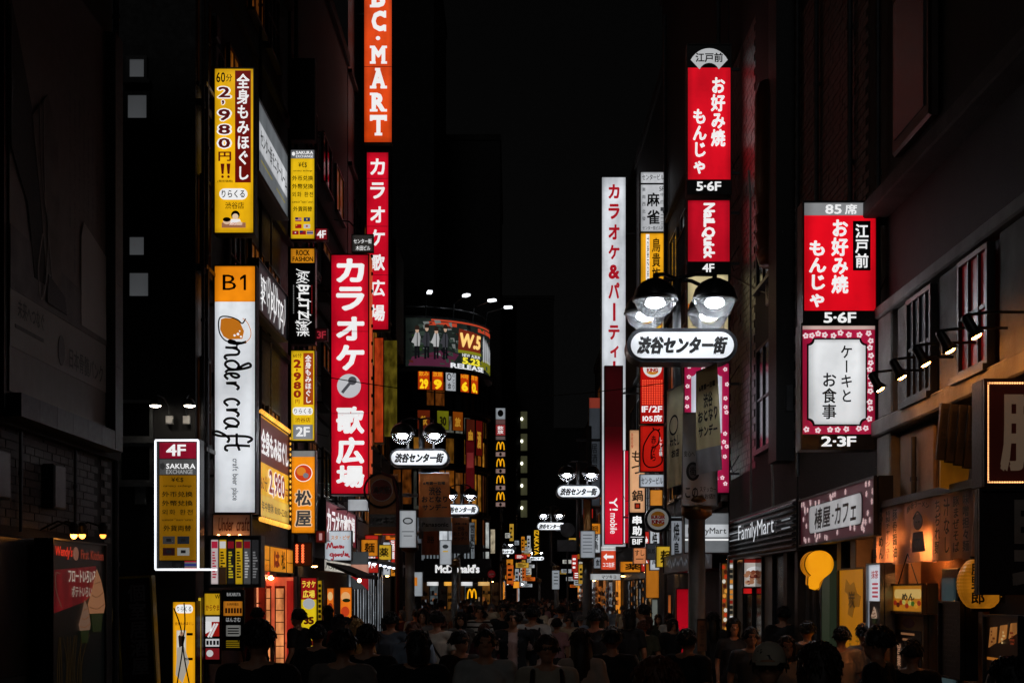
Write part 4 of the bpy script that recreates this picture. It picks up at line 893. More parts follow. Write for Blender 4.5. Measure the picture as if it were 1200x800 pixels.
# ================================================================== SIGNS ON THE RIGHT
def blossoms(s, x0, y0, x1, y1, n, r, inner, seed, mat=None):
    rs = random.Random(seed); mat = mat or ink('#f0d8dc', .9); k = 0; mb = MB(); t = 0; P = []
    while k < n and t < 3000:
        t += 1; x, y = rs.uniform(x0, x1), rs.uniform(y0, y1)
        if inner[0]-r < x < inner[2]+r and inner[1]-r < y < inner[3]+r: continue
        if any(abs(x-a) < r*1.8 and abs(y-b) < r*1.8 for a, b in P): continue
        P.append((x, y)); cx, cz = s.c(x, y); rr = r*s.W/(s.sp[2]-s.sp[0])
        a0 = rs.uniform(0, 6)
        for p in range(5):
            a = a0 + p*2*PI/5; px, pz = cx + rr*.55*math.cos(a), cz + rr*.55*math.sin(a)
            mb.prism([(px + rr*.36*math.cos(q*PI/3), pz + rr*.36*math.sin(q*PI/3)) for q in range(6)], -.013 - p*.0006, -.008)
        k += 1
    mb.build('blossom_print', mat, s.root)
def notched(s, x0, y0, x1, y1, n, mat, lay, name='panel'):
    P = []
    for cx, cy, a in ((x0, y0, 90), (x1, y0, 180), (x1, y1, 270), (x0, y1, 0)):
        for k in range(6):
            t = R(a - k*18); P.append((cx + n*math.cos(t)*(1), cy + n*math.sin(t)))
    return s.poly(P, mat, lay, name)
# near column of two stacked boxes
s = front('projecting_sign', 'red pancake restaurant sign with grey 85 seats strip, above the pink bordered cafe sign', 'sign', 942, 238, 1026, 380, 17.5, .3, face=em('#e00a1c', .95), group='projecting signs on the right')
s.panel((942, 238, 1026, 252.5), em('#a4a6a8', .55), 1); s.text('85', (967, 240, 986, 251), iW, bold=.02, lay=2); s.text('席', (990, 239.5, 1004, 251.5), iW, bold=.02, lay=2)
s.panel((942, 364, 1026, 380), em('#070707', .1), 1); s.text('5·6F', (965, 366, 1003, 378.5), iW, bold=.03, lay=2)
s.panel((999.5, 259, 1020, 317), iK, 1); s.text('江戸前', (1002, 263, 1017.5, 314), iW, True, .03, 2)
s.text('お好み焼', (974, 257.5, 994, 344), iW, True, .04, 1); s.text('もんじゃ', (948, 282, 968, 360), iW, True, .04, 1)
bracket(s, 1, 4.7)
s = front('projecting_sign', 'pink blossom bordered cafe sign with white notched panel, below the 85 seats sign', 'sign', 940, 381, 1025, 525, 17.5, .3, face=em('#b01840', .75), group='projecting signs on the right')
s.panel((940, 381, 1025, 386), em('#d8b8b0', .7), 1); s.panel((940, 508.5, 1025, 525), em('#060606', .1), 1); s.text('2·3F', (962, 511, 1003, 523), iW, bold=.03, lay=2)
blossoms(s, 944, 390, 1021, 505, 46, 4, (948, 398, 1014, 497), 1); notched(s, 945.5, 396, 1016, 499, 7, iK, 1); notched(s, 947.5, 398, 1014, 497, 7, em('#e2e4e6', .9), 2)
s.text('ケーキと', (985, 405, 998, 471), ink('#141414', .1), True, .02, 3); s.text('お食事', (963, 437, 980, 491), ink('#141414', .1), True, .022, 3); bracket(s, 1, 4.7)
# second column, farther
Y2 = 28.6
s = front('projecting_sign', 'farther red pancake restaurant sign topped by a white fan crest', 'sign', 806, 53, 856, 227, Y2, .3, face=em('#d80c20', .9), group='projecting signs on the right')
s.panel((806, 53, 856, 79.5), em('#050505', .1), 1)
P = [(831 + 25*math.cos(R(a)), 84 + 27*math.sin(R(a))) for a in range(-150, -29, 10)] + [(831 + 13*math.cos(R(a)), 89 + 15*math.sin(R(a))) for a in range(-30, -151, -15)]
s.poly(P, ink('#c8cacc', .75), 2); s.text('江戸前', (815, 62.5, 847, 73.5), iK, bold=.03, lay=3)
s.panel((806, 210.5, 856, 227), em('#050505', .1), 1); s.text('5·6F', (816, 213, 845, 224), iW, bold=.03, lay=2)
s.text('お好み焼', (833, 91, 850, 172), iW, True, .04); s.text('もんじゃ', (812, 128, 828, 204), iW, True, .04); bracket(s, 1, 4.7)
s = front('projecting_sign', 'red nail salon sign with white lettering running down, under the fan crest sign', 'sign', 806, 235, 855, 320, Y2, .3, face=em('#c00c22', .85), group='projecting signs on the right')
s.text('NaiLQuick', (822, 238, 838, 303), iW, rot=True, bold=.05); s.panel((806, 306.5, 855, 320), em('#050505', .1), 1); s.text('4F', (823, 309, 837, 319), iW, bold=.03, lay=2); bracket(s, 1, 4.7)
s = front('projecting_sign', 'cream yellow restaurant sign with orange band behind the nearest street lamp', 'sign', 806, 322, 853, 388, Y2, .3, face=em('#d8c898', .8), group='projecting signs on the right')
s.text('北海道', (810, 376, 832, 383), ink('#2a3a20', .2), lay=1); s.bars([(838+3*k, 373-2*k, 839.6+3*k, 386) for k in range(4)], ink('#3a3a30', .2)); s.panel((806, 356, 834, 366), ink('#d87a2a', .7), 1)
s = front('projecting_sign', 'farther pink blossom bordered white sign behind the hanging street banners', 'sign', 802, 426, 854, 577, Y2, .3, face=em('#b0184a', .75), group='projecting signs on the right')
blossoms(s, 804, 429, 852, 574, 44, 3, (811, 436, 846, 512), 2); notched(s, 810, 435, 846, 513, 6, em('#d6d6e4', .85), 2); bracket(s, 1, 4.7)
# third column: mahjong, chicken, burger
Y3 = 42
s = front('projecting_sign', 'white mahjong parlour sign topped with the building name', 'sign', 751, 202, 779, 271.5, Y3, .3, face=em('#c6c8cc', .8), group='projecting signs on the right')
s.text('センタービル', (752.5, 204.5, 778, 211), iK); s.panel((751, 214.5, 779, 216.5), iK, 1); s.text('麻', (758, 226, 773, 242), iK, bold=.03); s.text('雀', (758, 246, 773, 263), iK, bold=.03); s.text('5F', (772.5, 219, 778, 224), iK)
rs = random.Random(2)
for k in range(5): s.text('東南西北發'[k], (752.5, 220+8.5*k, 756.5, 224.5+8.5*k), ink('#55585c', .4)); s.text('中白一二三'[k], (774, 226+8.5*k, 778, 230.5+8.5*k), ink('#55585c', .4))
s.text('センター街ビル5F', (753, 265, 777, 269.5), iK)
s = front('projecting_sign', 'amber chicken restaurant sign with brushed black characters', 'sign', 751, 273.5, 779, 338, Y3, .3, face=em('#f0a81a', .9), group='projecting signs on the right')
s.panel((757, 274.5, 761, 337), iW, 1); s.text('鳥貴族', (764, 279, 774, 330), ink('#2a1c08', .1), True, .02); s.text('TORIKIZOKU', (758, 277, 760.4, 332), iK, rot=True, lay=2); 
s = front('projecting_sign', 'white menu sign with a yellow 190 yen price, just under the amber chicken sign', 'sign', 751, 352, 779, 386, Y3, .3, face=em('#c8c8c4', .7), group='projecting signs on the right')
s.disc(765, 381, 12, 4.6, ink('#e8b81a', .9), 1); s.text('190円', (756, 377.5, 776, 384.5), ink('#8a1410', .6), bold=.03, lay=2)
def burger_logo(s, cx, cy, r, lit=.9, lay=1):
    s.disc(cx, cy, r, r, ink('#d8d8d4', lit), lay); s.disc(cx, cy - r*.12, r*.72, r*.62, ink('#d88a1a', lit*.8), lay+1, a0=180, a1=360); s.disc(cx, cy + r*.2, r*.72, r*.52, ink('#d88a1a', lit*.8), lay+1, a0=0, a1=180)
    s.panel((cx-r*.84, cy-r*.34, cx+r*.84, cy+r*.42), ink('#d8d8d4', lit), lay+2); s.text('BURGER', (cx-r*.66, cy-r*.34, cx+r*.66, cy-r*.02), ink('#b01c18', lit*.8), bold=.06, lay=lay+3); s.text('KING', (cx-r*.6, cy+r*.04, cx+r*.6, cy+r*.44), ink('#b01c18', lit*.8), bold=.06, lay=lay+3)
s = front('projecting_sign', 'red LED burger restaurant sign reading 105 seats, below the round burger crest', 'sign', 750.5, 428, 778, 496, Y3, .32, face=em('#c0100c', .7), group='projecting signs on the right')
burger_logo(s, 764.5, 431, 11); mb = []
for i in range(9):
    for j in range(11): mb.append((752.5+2.75*i, 445+2.7*j, 754.2+2.75*i, 446.7+2.7*j))
s.bars(mb, ink('#ff5a3a', .9), 1, 'led_matrix'); s.text('1F/2F', (752, 475.5, 776, 483), iW, bold=.03); s.text('105席', (753, 486, 776, 494), iW, bold=.03)
s = front('projecting_sign', 'red sign with a black inked cat curl over the white building name box', 'sign', 750.5, 499, 777.5, 552, Y3, .32, face=em('#c41a10', .7), group='projecting signs on the right')
s.strokes([[(757, 516), (754, 524), (754, 540), (760, 547), (770, 546), (776, 540), (774, 528), (777, 520)], [(757, 516), (762, 508), (768, 503), (773, 508), (771, 520), (764, 526), (763, 538)], [(766, 503), (765, 500.6)], [(771, 505), (773, 502)]], 1.6, iK); s.text('赤から', (763, 510, 769, 540), iK, True, .03, 2); s.text('しゃぶ鍋', (772.5, 512, 776, 534), iW, True, 0, 2)
s = front('name_box', 'white building name box under the red inked sign', 'sign', 750.5, 556, 777.5, 570, Y3, .32, face=em('#b8c0ca', .8)); s.text('センタービル', (751.5, 559, 776.5, 567), iK)
s = front('light_box', 'plain amber panel hanging below the building name box', 'lit panel', 762, 574, 776, 592, Y3+.3, .2, face=em('#d88830', .75))
# pot restaurant column
Y4 = 44
s = front('projecting_sign', 'pale peach hot pot sign with brushed black characters', 'sign', 738, 504, 755.5, 600, Y4, .3, face=em('#e0a87c', .85), group='projecting signs on the right')
s.text('もつ', (740, 528, 753, 555), iK, True, .02); s.text('鍋', (740.5, 574, 753.5, 587), iK, bold=.03); s.panel((743.5, 589, 750.5, 596), iK, 1); s.panel((745, 590.5, 749, 594.6), ink('#b03018', .7), 2); s.text('赤坂名物', (739.5, 507, 742, 525), ink('#b03018', .7), True)
s = front('projecting_sign', 'black B1F skewer restaurant sign with bold white characters', 'sign', 738, 601, 755.5, 640, Y4, .3, face=em('#0a0a0a', .1), group='projecting signs on the right'); s.text('串', (741, 604, 752, 614), iW, bold=.04); s.text('助', (741, 616, 752, 627), iW, bold=.04); s.text('B1F', (741, 631, 752.5, 637.5), iW, bold=.02); s.panel((739, 628.6, 754.6, 629.2), iW, 1)
s = front('hanging_sign', 'peach sushi sign shaped like a pointed tag', 'sign', 742.5, 642, 756.5, 660, Y4, .2, face=em('#dc8a58', .75)); s.text('すし', (744, 644, 755, 651), iK, bold=.01); s.bars([(745, 654, 754, 655)], iK)
s = front('hanging_sign', 'dim grey sushi tag sign right of the peach one', 'sign', 758, 637, 773, 655, Y4-.4, .2, face=em('#3a3c40', .5)); s.text('SUSHI', (759, 643, 772, 648), iK, bold=.02)
s = front('round_sign', 'round burger sign on a dark bracket at the restaurant door', 'sign', 755.5, 592, 786.5, 624, 36, .22, mat=False)
w2 = s.W/2; dm = MB(); N = 28
dm.prism([(w2*math.cos(2*PI*k/N), s.H/2 + w2*math.sin(2*PI*k/N)) for k in range(N)], 0, .2); dm.build('cabinet', dark('#3a3c40', .35, .3, 3, .05, .5), s.root)
burger_logo(s, 771, 608, 12.4, .16, 2); MB().box(w2, 1.0, .06, .12, s.H/2-.04, s.H/2+.04).build('bracket', DSTEEL, s.root)
# white karaoke party tower sign
s = front('projecting_sign', 'tall slim white karaoke and party sign with red katakana', 'sign', 705.5, 208, 733, 640, 54, .4, face=em('#d6dae0', .88), group='karaoke signs')
ys = [(216, 233), (239, 257), (263, 281), (287, 304), (310, 327), (331, 350), (354, 376), (381, 398), (403, 419), (422, 438)]
for ch, (a, b) in zip('カラオケ&パーティー', ys):
    if ch == 'ー': s.panel((718.3, a+1, 721.3, b), ink('#b81424', .75), 1, 'lettering')
    else: s.text(ch, (713, a, 726, b) if ch != 'ィ' else (715, a+2, 725, b), ink('#b81424', .75), bold=.045)
bracket(s, 1, 4.9)
s = front('projecting_sign', 'deep red mobile phone shop sign, unlit at its top, before the white tower sign', 'sign', 709, 429, 729.5, 637, 49, .3, face=em('#3a0408', .4), group='projecting signs on the right')
s.panel((709, 500, 729.5, 637), fade('#d20f2c', 3.9, 1.2, .03, .85), 1)
s.text('Y!', (714, 583, 724, 598), iW, rot=True, bold=.01, lay=3, slant=-.1); s.text('mobile', (715, 601, 723, 625), iW, rot=True, bold=.01, lay=3); bracket(s, 1, 4.9)
s = front('projecting_sign', 'slim red sign edged in white squeezed beside the mobile phone sign', 'sign', 731, 528, 736.5, 636, 50, .3, face=em('#b80c22', .8)); s.panel((731, 528, 732.2, 636), iW, 1)
s = front('arrow_sign', 'small orange red sign with white arrow below the mobile phone sign', 'sign', 704.5, 643, 721.5, 667, 50, .2, face=em('#d8482a', .85)); s.panel((704.5, 640, 721.5, 645), em('#dcdcdc', .8), 1)
s.poly([(707, 652), (711, 648), (711, 650.5), (719, 650.5), (719, 653.5), (711, 653.5), (711, 656)], iW, 2); s.text('ココ左折', (706.5, 658.5, 720, 664), iW, bold=.02)
s = front('fascia_sign', 'white drugstore strip fascia hung across beside the lamp column', 'sign', 692, 672, 727, 679, 52, .2, face=em('#b8bcbe', .75)); s.text('マツキヨ', (705, 673.4, 722, 677.8), iK, bold=.02)
s = front('projecting_sign', 'grey unlit shop sign high up, left of the karaoke tower sign', 'sign', 690.5, 466, 703, 592, 66, .3, face=em('#3c4046', .55)); s.panel((690.5, 466, 703, 478), em('#a04030', .5), 1); s.text('居酒屋', (693, 520, 700, 555), iK, True)
# ---- convenience store fascia
s = wall_r('store_fascia', 'dark ribbed convenience store fascia with pale raised lettering', 'sign', 857, 935, 586, 642, D=.2, out=.35, face=paint('#1a1b1d'), frame=.03)
for k in range(8): MB().bbox(-s.W/2, s.W/2, -.09, 0, s.H*k/8+.015, s.H*(k+1)/8-.02, .03).build('metal_rib', dark('#5a5c60', .3, .3, 3, .05, .8), s.root)
V_, F_ = layout('FamilyMart'); V_ = fit(V_, F_, s.rect((30, 24, 84, 72)))
cu = [(x, -.17, z) for x, z in V_]
me = bpy.data.meshes.new('lettering'); me.from_pydata(cu, [], F_); me.materials.append(ink('#d4d8de', .85)); put('lettering', me, s.root)
me2 = bpy.data.meshes.new('lettering_back'); me2.from_pydata([(x+.012, -.12, z-.01) for x, y, z in cu], [], F_); me2.materials.append(BLACK); put('lettering_back', me2, s.root)
for k, z in enumerate((.44, .62)): MB().box(-s.W*.47, -s.W*.25, -.1, -.09, s.H*z, s.H*z+.02).build('light_line', ink('#9aa0a6', .5), s.root); MB().box(s.W*.38, s.W*.48, -.1, -.09, s.H*z, s.H*z+.02).build('light_line', ink('#9aa0a6', .5), s.root)
s = front('projecting_sign', 'grey and white convenience store box sign half behind the near lamp column', 'sign', 802.5, 601, 853.5, 647, 27, .25, face=em('#8a8e92', .5)); s.panel((802.5, 614, 853.5, 629), em('#d0d4d8', .8), 1); s.text('FamilyMart', (806, 618, 851, 627), ink('#3a3e42', .2), bold=.01, lay=2); s.panel((802.5, 631, 853.5, 633), iW, 1)
# ---- cafe fascia
s = wall_r('cafe_fascia', 'cafe fascia with white notched panel and brushed lettering on blossom red', 'sign', 938.5, 1026, 560, 624, D=.2, out=.35, face=em('#4a1626', .4), frame=.03)
blossoms(s, 2, 5, 98, 95, 40, 1.05, (14, 17, 86, 80), 4, ink('#d8b8b8', .6)); s.panel((14, 17, 86, 80), paint('#141414'), 1, round_=.1); s.panel((15, 19, 85, 78), em('#b8b8ba', .6), 2, round_=.1)
s.text('椿屋', (24, 26, 47, 72), iK, bold=.03, slant=.1, lay=3); s.text('カフェ', (53, 28, 80, 70), iK, bold=.03, slant=.1, lay=3); s.disc(50, 50, 1, 2.4, iK, 3)
# ---- orange speech-bubble lamp sign
s = front('lamp_sign', 'glowing orange round sign with a stubby foot, hung outside the cafe', 'sign', 943, 644, 978, 692, 19.7, .08, mat=False)
def blob(e, y0, y1, mat, nm):
    P = [(960.5 + (16.5+e)*math.cos(R(a)), 660.5 + (16+e)*math.sin(R(a))) for a in range(-235, 56, 12)] + [(963+e, 679), (960+e, 683), (959.5+e, 688+e), (955, 691+e), (949-e, 689), (947.5-e, 684), (948-e, 676)]
    P = [s.c(*p) for p in P]; ar = sum(P[i][0]*P[(i+1) % len(P)][1] - P[(i+1) % len(P)][0]*P[i][1] for i in range(len(P)))
    if ar < 0: P.reverse()
    MB().prism(P, y0, y1).build(nm, mat, s.root)
blob(0, -.01, .03, em('#f09a12', .95), 'panel'); blob(.6, .032, .06, iK, 'backing')
o_ = MB(); P = [s.c(*p) for p in [(956 + 16.5*math.cos(R(a)), 661 + 16*math.sin(R(a))) for a in range(-235, 30, 12)] + [(961, 691), (953, 689), (946, 684)]]
if sum(P[i][0]*P[(i+1) % len(P)][1] - P[(i+1) % len(P)][0]*P[i][1] for i in range(len(P))) < 0: P.reverse()
o_.prism(P, .07, .12); o_.build('panel', em('#c87a10', .7), s.root); MB().box(.2, .9, .02, .06, s.H*.75, s.H*.8).build('bracket', BLACK, s.root)

# ---- ramen shop: cloth awning sign, spot lamps, vertical name boards, lantern
s = wall_r('awning_sign', 'long pinkish cloth ramen banner with brushed columns of writing', 'banner', 1027, 1147, 597, 662, D=.05, out=.28, at=0, mat=False)
n = 40; vs = []; fs = []
for i in range(n+1):
    x = -s.W/2 + s.W*i/n; y = .03*math.sin(i*1.7) + .02*math.sin(i*.6)
    vs += [(x, y*.4, s.H), (x, y, s.H*.5), (x, y*1.6, .0 + .01*math.sin(i))]
for i in range(n): fs += [(3*i, 3*i+1, 3*i+4, 3*i+3), (3*i+1, 3*i+2, 3*i+5, 3*i+4)]
CLOTH = fabric('#e4c4b8'); MB().add(vs, fs).build('cloth', CLOTH, s.root, smooth=True)
MB().box(-s.W/2-.1, s.W/2+.1, -.03, .24, s.H+.002, s.H+.08).build('awning_rail', BLACK, s.root)
pk = paint('#120b09')
for i, (x, t) in enumerate(((3, '旨味濃厚'), (11, 'らーめん'), (19, '特製チャーシュー'), (27, '豚骨醤油'), (70, 'ちぢれ麺'), (78, '汁なし'), (86, '豚まぜそば'), (94, '味噌担々麺'))): s.text(t, (x-2.6, 8, x+2.6, 90), pk, True, .02, 8)
s.text('豚骨ラーメン', (40, 10, 62, 20), pk, lay=8, bold=.01, curve=.05)
s.disc(51, 36, 4.4, 13, paint('#6a4a40'), 8); s.poly([(46.5, 52), (55.5, 52), (58, 84), (44, 84)], paint('#4a2a20'), 8); s.strokes([[(46.6, 30), (51, 20), (55.4, 30)], [(47.5, 64), (54.5, 64)]], .02, pk, 9); s.disc(49.6, 36, .5, 1.4, pk, 9); s.disc(52.4, 36, .5, 1.4, pk, 9)
SPL = []
for i, px in enumerate((1020, 1045, 1072, 1100, 1130)):
    Yl = 3.88*K/(px - HX); o = empty('spot_lamp', ('spot lamp at the far end of the row of five by the cafe signs', 'second spot lamp from the cafe signs, in the row of five', 'middle spot lamp of the row of five over the ramen frontage', 'fourth spot lamp from the cafe signs, in the row of five', 'nearest and highest lamp in the row of five over the ramen frontage')[i], 'lamp', (xx(px, Yl), Yl, 4.33), 0, 'row of five spot lamps')
    wx = 4.62 - o.location.x; MB().tube([(.02,0,.1),(.25,.02,.13),(wx,.04,.13)], .014, 6).build('arm', BLACK, o, smooth=True)
    sh = MB().lathe([(.035,0),(.055,.03),(.06,.18),(.1,.26)], seg=14).build('lamp_shade', BLACK, o, (0,0,.1), smooth=True); sh.rotation_euler = (0, R(150), 0); sh.scale = (.8, .8, .8)
    fin = MB()
    bl = MB().ell((0,0,0), (.06,.06,.02), 10, 6).build('bulb', em('#ff9c44', 120), sh, (0,0,.265))
s = front('shop_sign', 'big dark pork character sign ringed with amber bulbs at the right edge', 'sign', 1156, 448, 1262, 566, 12.4, .3, face=em('#2c0c08', .3), mat=dark('#20100c', .5), frame=.03)
s.text('豚', (1172, 462, 1246, 552), ink('#86705c', .24), bold=.035, lay=1)
pts = [(1156+106*k/36, 449) for k in range(37)] + [(1156+106*k/36, 565) for k in range(37)] + [(1157, 449+116*k/40) for k in range(1, 40)]
s.dots(pts, .009, em('#ffb070', 3)); 
s = front('shop_sign', 'dim lower wild character sign with pale strokes under the bulb ringed one', 'sign', 1149, 575, 1262, 694, 12.3, .1, face=dark('#2a1c1a', .8), mat=BLACK); s.text('野', (1186, 585, 1252, 690), dark('#a8988c', .7), bold=.035, lay=1)
# leaning name boards over the ramen banner
s = front('name_boards', 'three tilted black wooden boards with brushed names above an amber light', 'sign', 1096, 474, 1139, 540, 13.9, .1, mat=False); s.root.rotation_euler = (0, R(5), 0)
for i in range(4):
    MB().bbox(-s.W/2 + i*s.W/4+.004, -s.W/2+(i+1)*s.W/4-.004, -.03, .03, 0 - .02*i, s.H, .008).build('board', dark('#2c2622', .6), s.root); s.text('豚麺濃旨'[i]+'味骨厚辛'[i], (1098.5+i*10.8, 480, 1105+i*10.8, 530), paint('#0c0a09'), True, .03, 6)
mb = MB().prism([(-.09,-.26),(.17,-.29),(.19,.2),(-.12,.18)], .06, .1).build('lit_panel', em('#8a5410', .3, var=.5), s.root)
# lantern
o = empty('paper_lantern', 'big amber paper lantern with black characters hanging under the ramen sign', 'lantern', (xx(1149, 13.0), 13.0, zz(716, 13.0)), 0); o.scale = (.72, .72, .72)
prof = []
for k in range(29):
    t = k/28; prof.append((.12 + .17*math.sin(PI*t)**.6 + (.006 if k % 2 else 0), t*.62+.04))
MB().lathe(prof, seg=28).build('paper_shade', em('#c87a18', .42, var=.5), o, smooth=False)
MB().lathe([(.12,0),(.13,.04)], seg=20).build('base_ring', BLACK, o); MB().lathe([(.12,.66),(.13,.7)], seg=20).build('top_ring', BLACK, o); MB().tube([(0,0,.7),(0,0,.86)], .012, 6).build('hook', BLACK, o)
def on_round(ch, a, z0, z1, wdt, rad):
    V, F = layout(ch); V = fit(V, F, (-wdt/2, z0, wdt/2, z1)); V, F = thicken(V, F, .006)
    me = bpy.data.meshes.new('lettering'); me.from_pydata([((rad+.001*q)*math.sin(a + x/rad), -(rad+.001*q)*math.cos(a + x/rad), z) for x, z, q in V], [], F); me.materials.append(iK); put('lettering', me, o)
for ch, z0, z1 in (('豚', .46, .6), ('野', .28, .44), ('郎', .1, .26)): on_round(ch, -.42, z0, z1, .15, .302); 
on_round('郎', .75, .1, .26, .15, .302)

# ================================================================== SHOPS AT STREET LEVEL, RIGHT
def interior(q, x0, x1, z0, z1, y, seed):
    """shelves with goods seen in a lit bay"""
    rs = random.Random(seed); sh = MB(); gd = MB(); gl = MB(); z = z0 + .3
    while z < z1 - .1:
        sh.box(x0, x1, y-.03, y, z-.025, z); x = x0 + .02
        while x < x1 - .06:
            w_ = rs.uniform(.04, .13); h = rs.uniform(.08, .24)
            if rs.random() < .8: (gd if rs.random() < .8 else gl).box(x, min(x1, x+w_), y-.028, y, z+.001, z+h)
            x += w_ + rs.uniform(.01, .05)
        z += rs.uniform(.3, .42)
    if sh.v: sh.build('shelf', BLACK, q)
    if gd.v: tag(gd.build('goods', dark(rs.choice(['#2a1a12', '#3a3a3c', '#4a1414']), .6), q), kind='stuff')
    if gl.v: tag(gl.build('goods', em(rs.choice(['#c8a888', '#c07038', '#8a9098']), .35, False), q), kind='stuff')
def frontage(name, label, cat, side, ya, yb, ztop, X, mat=FRAME):
    """shopfront root at mid of the frontage; local x along it (reading direction), front -y"""
    return empty(name, label, cat, (X, (ya+yb)/2, 0), -PI/2 if side > 0 else PI/2), abs(yb-ya)
# cafe/charcoal cheese shop: tall orange wall panel
s = wall_r('wall_panel', 'tall amber shop wall panel with a faint charcoal character', 'wall panel', 984, 1014, 668, 842, out=.3, face=em('#b8730c', .6, var=.3), at=0); s.poly([(28, 6), (44, 10), (58, 8), (70, 15), (84, 17), (78, 24), (60, 24), (52, 31), (34, 29), (40, 22), (34, 16), (22, 14)], ink('#8f5a0c', .5), 1); s.text('炭', (40, 14, 66, 25), ink('#3a2208', .15), bold=.02, lay=2); s.text('炭リブ', (10, 42, 24, 72), ink('#4a5a1a', .3), True); s.text('Factory', (38, 42, 52, 80), ink('#7a5008', .4), rot=True); s.text('チーズ', (66, 42, 80, 72), ink('#7a5008', .4), True)

s = wall_r('lit_menu_board', 'narrow white framed menu lightbox with a soft serve picture', 'menu board', 1018, 1034, 662, 742, out=.42, face=em('#c8ccd4', .8), mat=STEEL, at=0)
s.panel((8, 52, 92, 98), em('#120e10', .2), 1); cone(50, 74, 40, 14, '#c8a890', 3); s.text('抹茶', (25, 8, 75, 20), ink('#a0202c', .7), bold=.02); s.bars([(30, 26+6*k, 70, 29+6*k) for k in range(4)], ink('#c04858', .6)); s.text('CONE', (12, 90, 88, 97), iW, lay=2)
# ramen entrance: lit plaster wall, hanging menus
q = empty('ramen_entrance', 'warm lit plaster entrance of the ramen shop with side door', 'shop entrance', (4.6, 15.9, 0), -PI/2)
MB().box(-2.0, 2.2, -.06, 0, .03, 2.6).build('plaster_wall', dark('#b8875c', .85, .2, 2, .25), q)
MB().bbox(-.1, .12, -.2, -.062, .03, 2.6).build('corner_pillar', dark('#c0a088', .8, .2, 2, .2), q)
MB().bbox(1.0, 1.55, -.1, -.062, .03, 2.3).build('door', dark('#3a4446', .4), q); MB().box(1.06, 1.48, -.12, -.102, .9, 2.2).build('door_glass', em('#5a7478', .22), q); MB().tube([(1.1,-.14,.9),(1.1,-.14,1.2)], .012, 6).build('door_handle', STEEL, q)
for k, xq in enumerate((-1.2, -.2, 1.0)):
    o = empty('downlight', ('warm downlight under the ramen banner at its far end', 'warm downlight under the middle of the ramen banner', 'warm downlight under the ramen banner by the lantern')[k], 'lamp', (4.5, 15.9 - xq, 2.62)); MB().lathe([(.06,0),(.07,.05)], seg=14).build('lamp_body', BLACK, o); MB().ell((0,0,-.012), (.055,.055,.03), 10, 6).build('bulb', em('#ff9c50', 230), o)
s = wall_r('hanging_menu', 'amber food poster of vegetables hung on strings by the ramen door', 'poster', 1046, 1083, 686, 715, out=.3, face=em('#c87e1c', .55), at=0, mat=dark('#6a4a18', .6)); s.panel((8, 14, 92, 50), ink('#e0b868', .6), 1, round_=.08); s.text('めん', (35, 30, 75, 58), ink('#2a1808', .2), bold=.04, lay=2)
rs = random.Random(4)
for k in range(9): s.disc(12+k*9.4, 72+rs.uniform(-8, 8), 5, 10, ink(rs.choice(['#a02814', '#3a6a1a', '#e0a030', '#5a1a10', '#c8c060']), .5), 2, seg=12)
MB().tube([(-.4,0,s.H),(0,0,s.H+.35),(.4,0,s.H)], .006, 5).build('string', iK, s.root)
s = wall_r('menu_poster', 'brown framed poster of a lantern gate below the amber food poster', 'poster', 1046, 1085, 720, 800, out=.25, face=dark('#a87838', .7), at=0, mat=dark('#5a3a18', .6)); s.panel((12, 20, 88, 95), dark('#2a120a', .6), 1); s.disc(50, 10, 18, 7, dark('#6a1c10', .6), 1); s.text('営業中', (18, 40, 30, 90), ink('#c09070', .5), True, .02, 2); s.bars([(30, 24, 70, 27), (35, 32, 75, 35)], ink('#b07850', .4), 2); s.panel((45, 45, 82, 90), dark('#5a3420', .7), 2)
s = wall_r('standing_menu', 'tall black menu board hung in front of the ramen side door', 'menu board', 1103, 1128, 706, 790, out=.35, face=paint('#0f0f10'), at=0, mat=BLACK); s.bars([(12, 8+7*k, 12+rs.uniform(40, 75), 9.5+7*k) for k in range(12)], paint('#2c2a28'))
s = wall_r('display_case', 'low display cabinet of amber lit ramen bowls at the right edge', 'display cabinet', 1156, 1196, 722, 800, X=4.3, out=.2, face=em('#1c0e06', .3), at=0)
for k in range(3):
    s.poly([(8+k*30, 46-k*8), (30+k*30, 38-k*8), (34+k*30, 14-k*4), (14+k*30, 16-k*4)], em('#c07a3a', .5, var=.6), 1); s.bars([(12+k*30+rs.uniform(0, 12), 20+5*j, 18+k*30+rs.uniform(0, 12), 23+5*j) for j in range(4)], ink(('#5a2810', '#e8c080', '#7a3018')[k], .5), 2)
s.panel((4, 60, 96, 64), ink('#c8782a', .5), 1)
# cafe / store entrances
q = empty('cafe_entrance', 'dark cafe entrance of stone piers and a pale green door', 'shop entrance', (4.6, 20.4, 0), -PI/2)
for k, (a, b_) in enumerate(((-2.4, -2.1), (-1.5, -1.25), (1.35, 1.6), (2.1, 2.4))): MB().bbox(a, b_, -.25, 0, .03, 2.75).build('stone_pier', dark('#4a3c34', .5, .3, 4, .2), q)
MB().box(-1.2, -.2, -.08, -.02, .03, 2.5).build('door_glass', GLASSD, q); MB().bbox(-.18, .35, -.12, -.02, .03, 2.5).build('door', em('#5a6a50', .14), q); MB().box(.5, 1.25, -.06, -.02, .4, 2.4).build('window_glass', GLASSD, q)
for a in (-1.22, -.72, -.2): MB().bbox(a-.02, a+.02, -.13, -.082, .03, 2.5, .004).build('door_frame', STEEL, q)
q = empty('store_entrance', 'glazed convenience store entrance behind the crowd', 'shop entrance', (4.6, 26.5, 0), -PI/2)
for k in range(7): MB().bbox(-3.4+k*1.05, -3.34+k*1.05, -.1, 0, .03, 2.7, .01).build('mullion', DSTEEL, q)
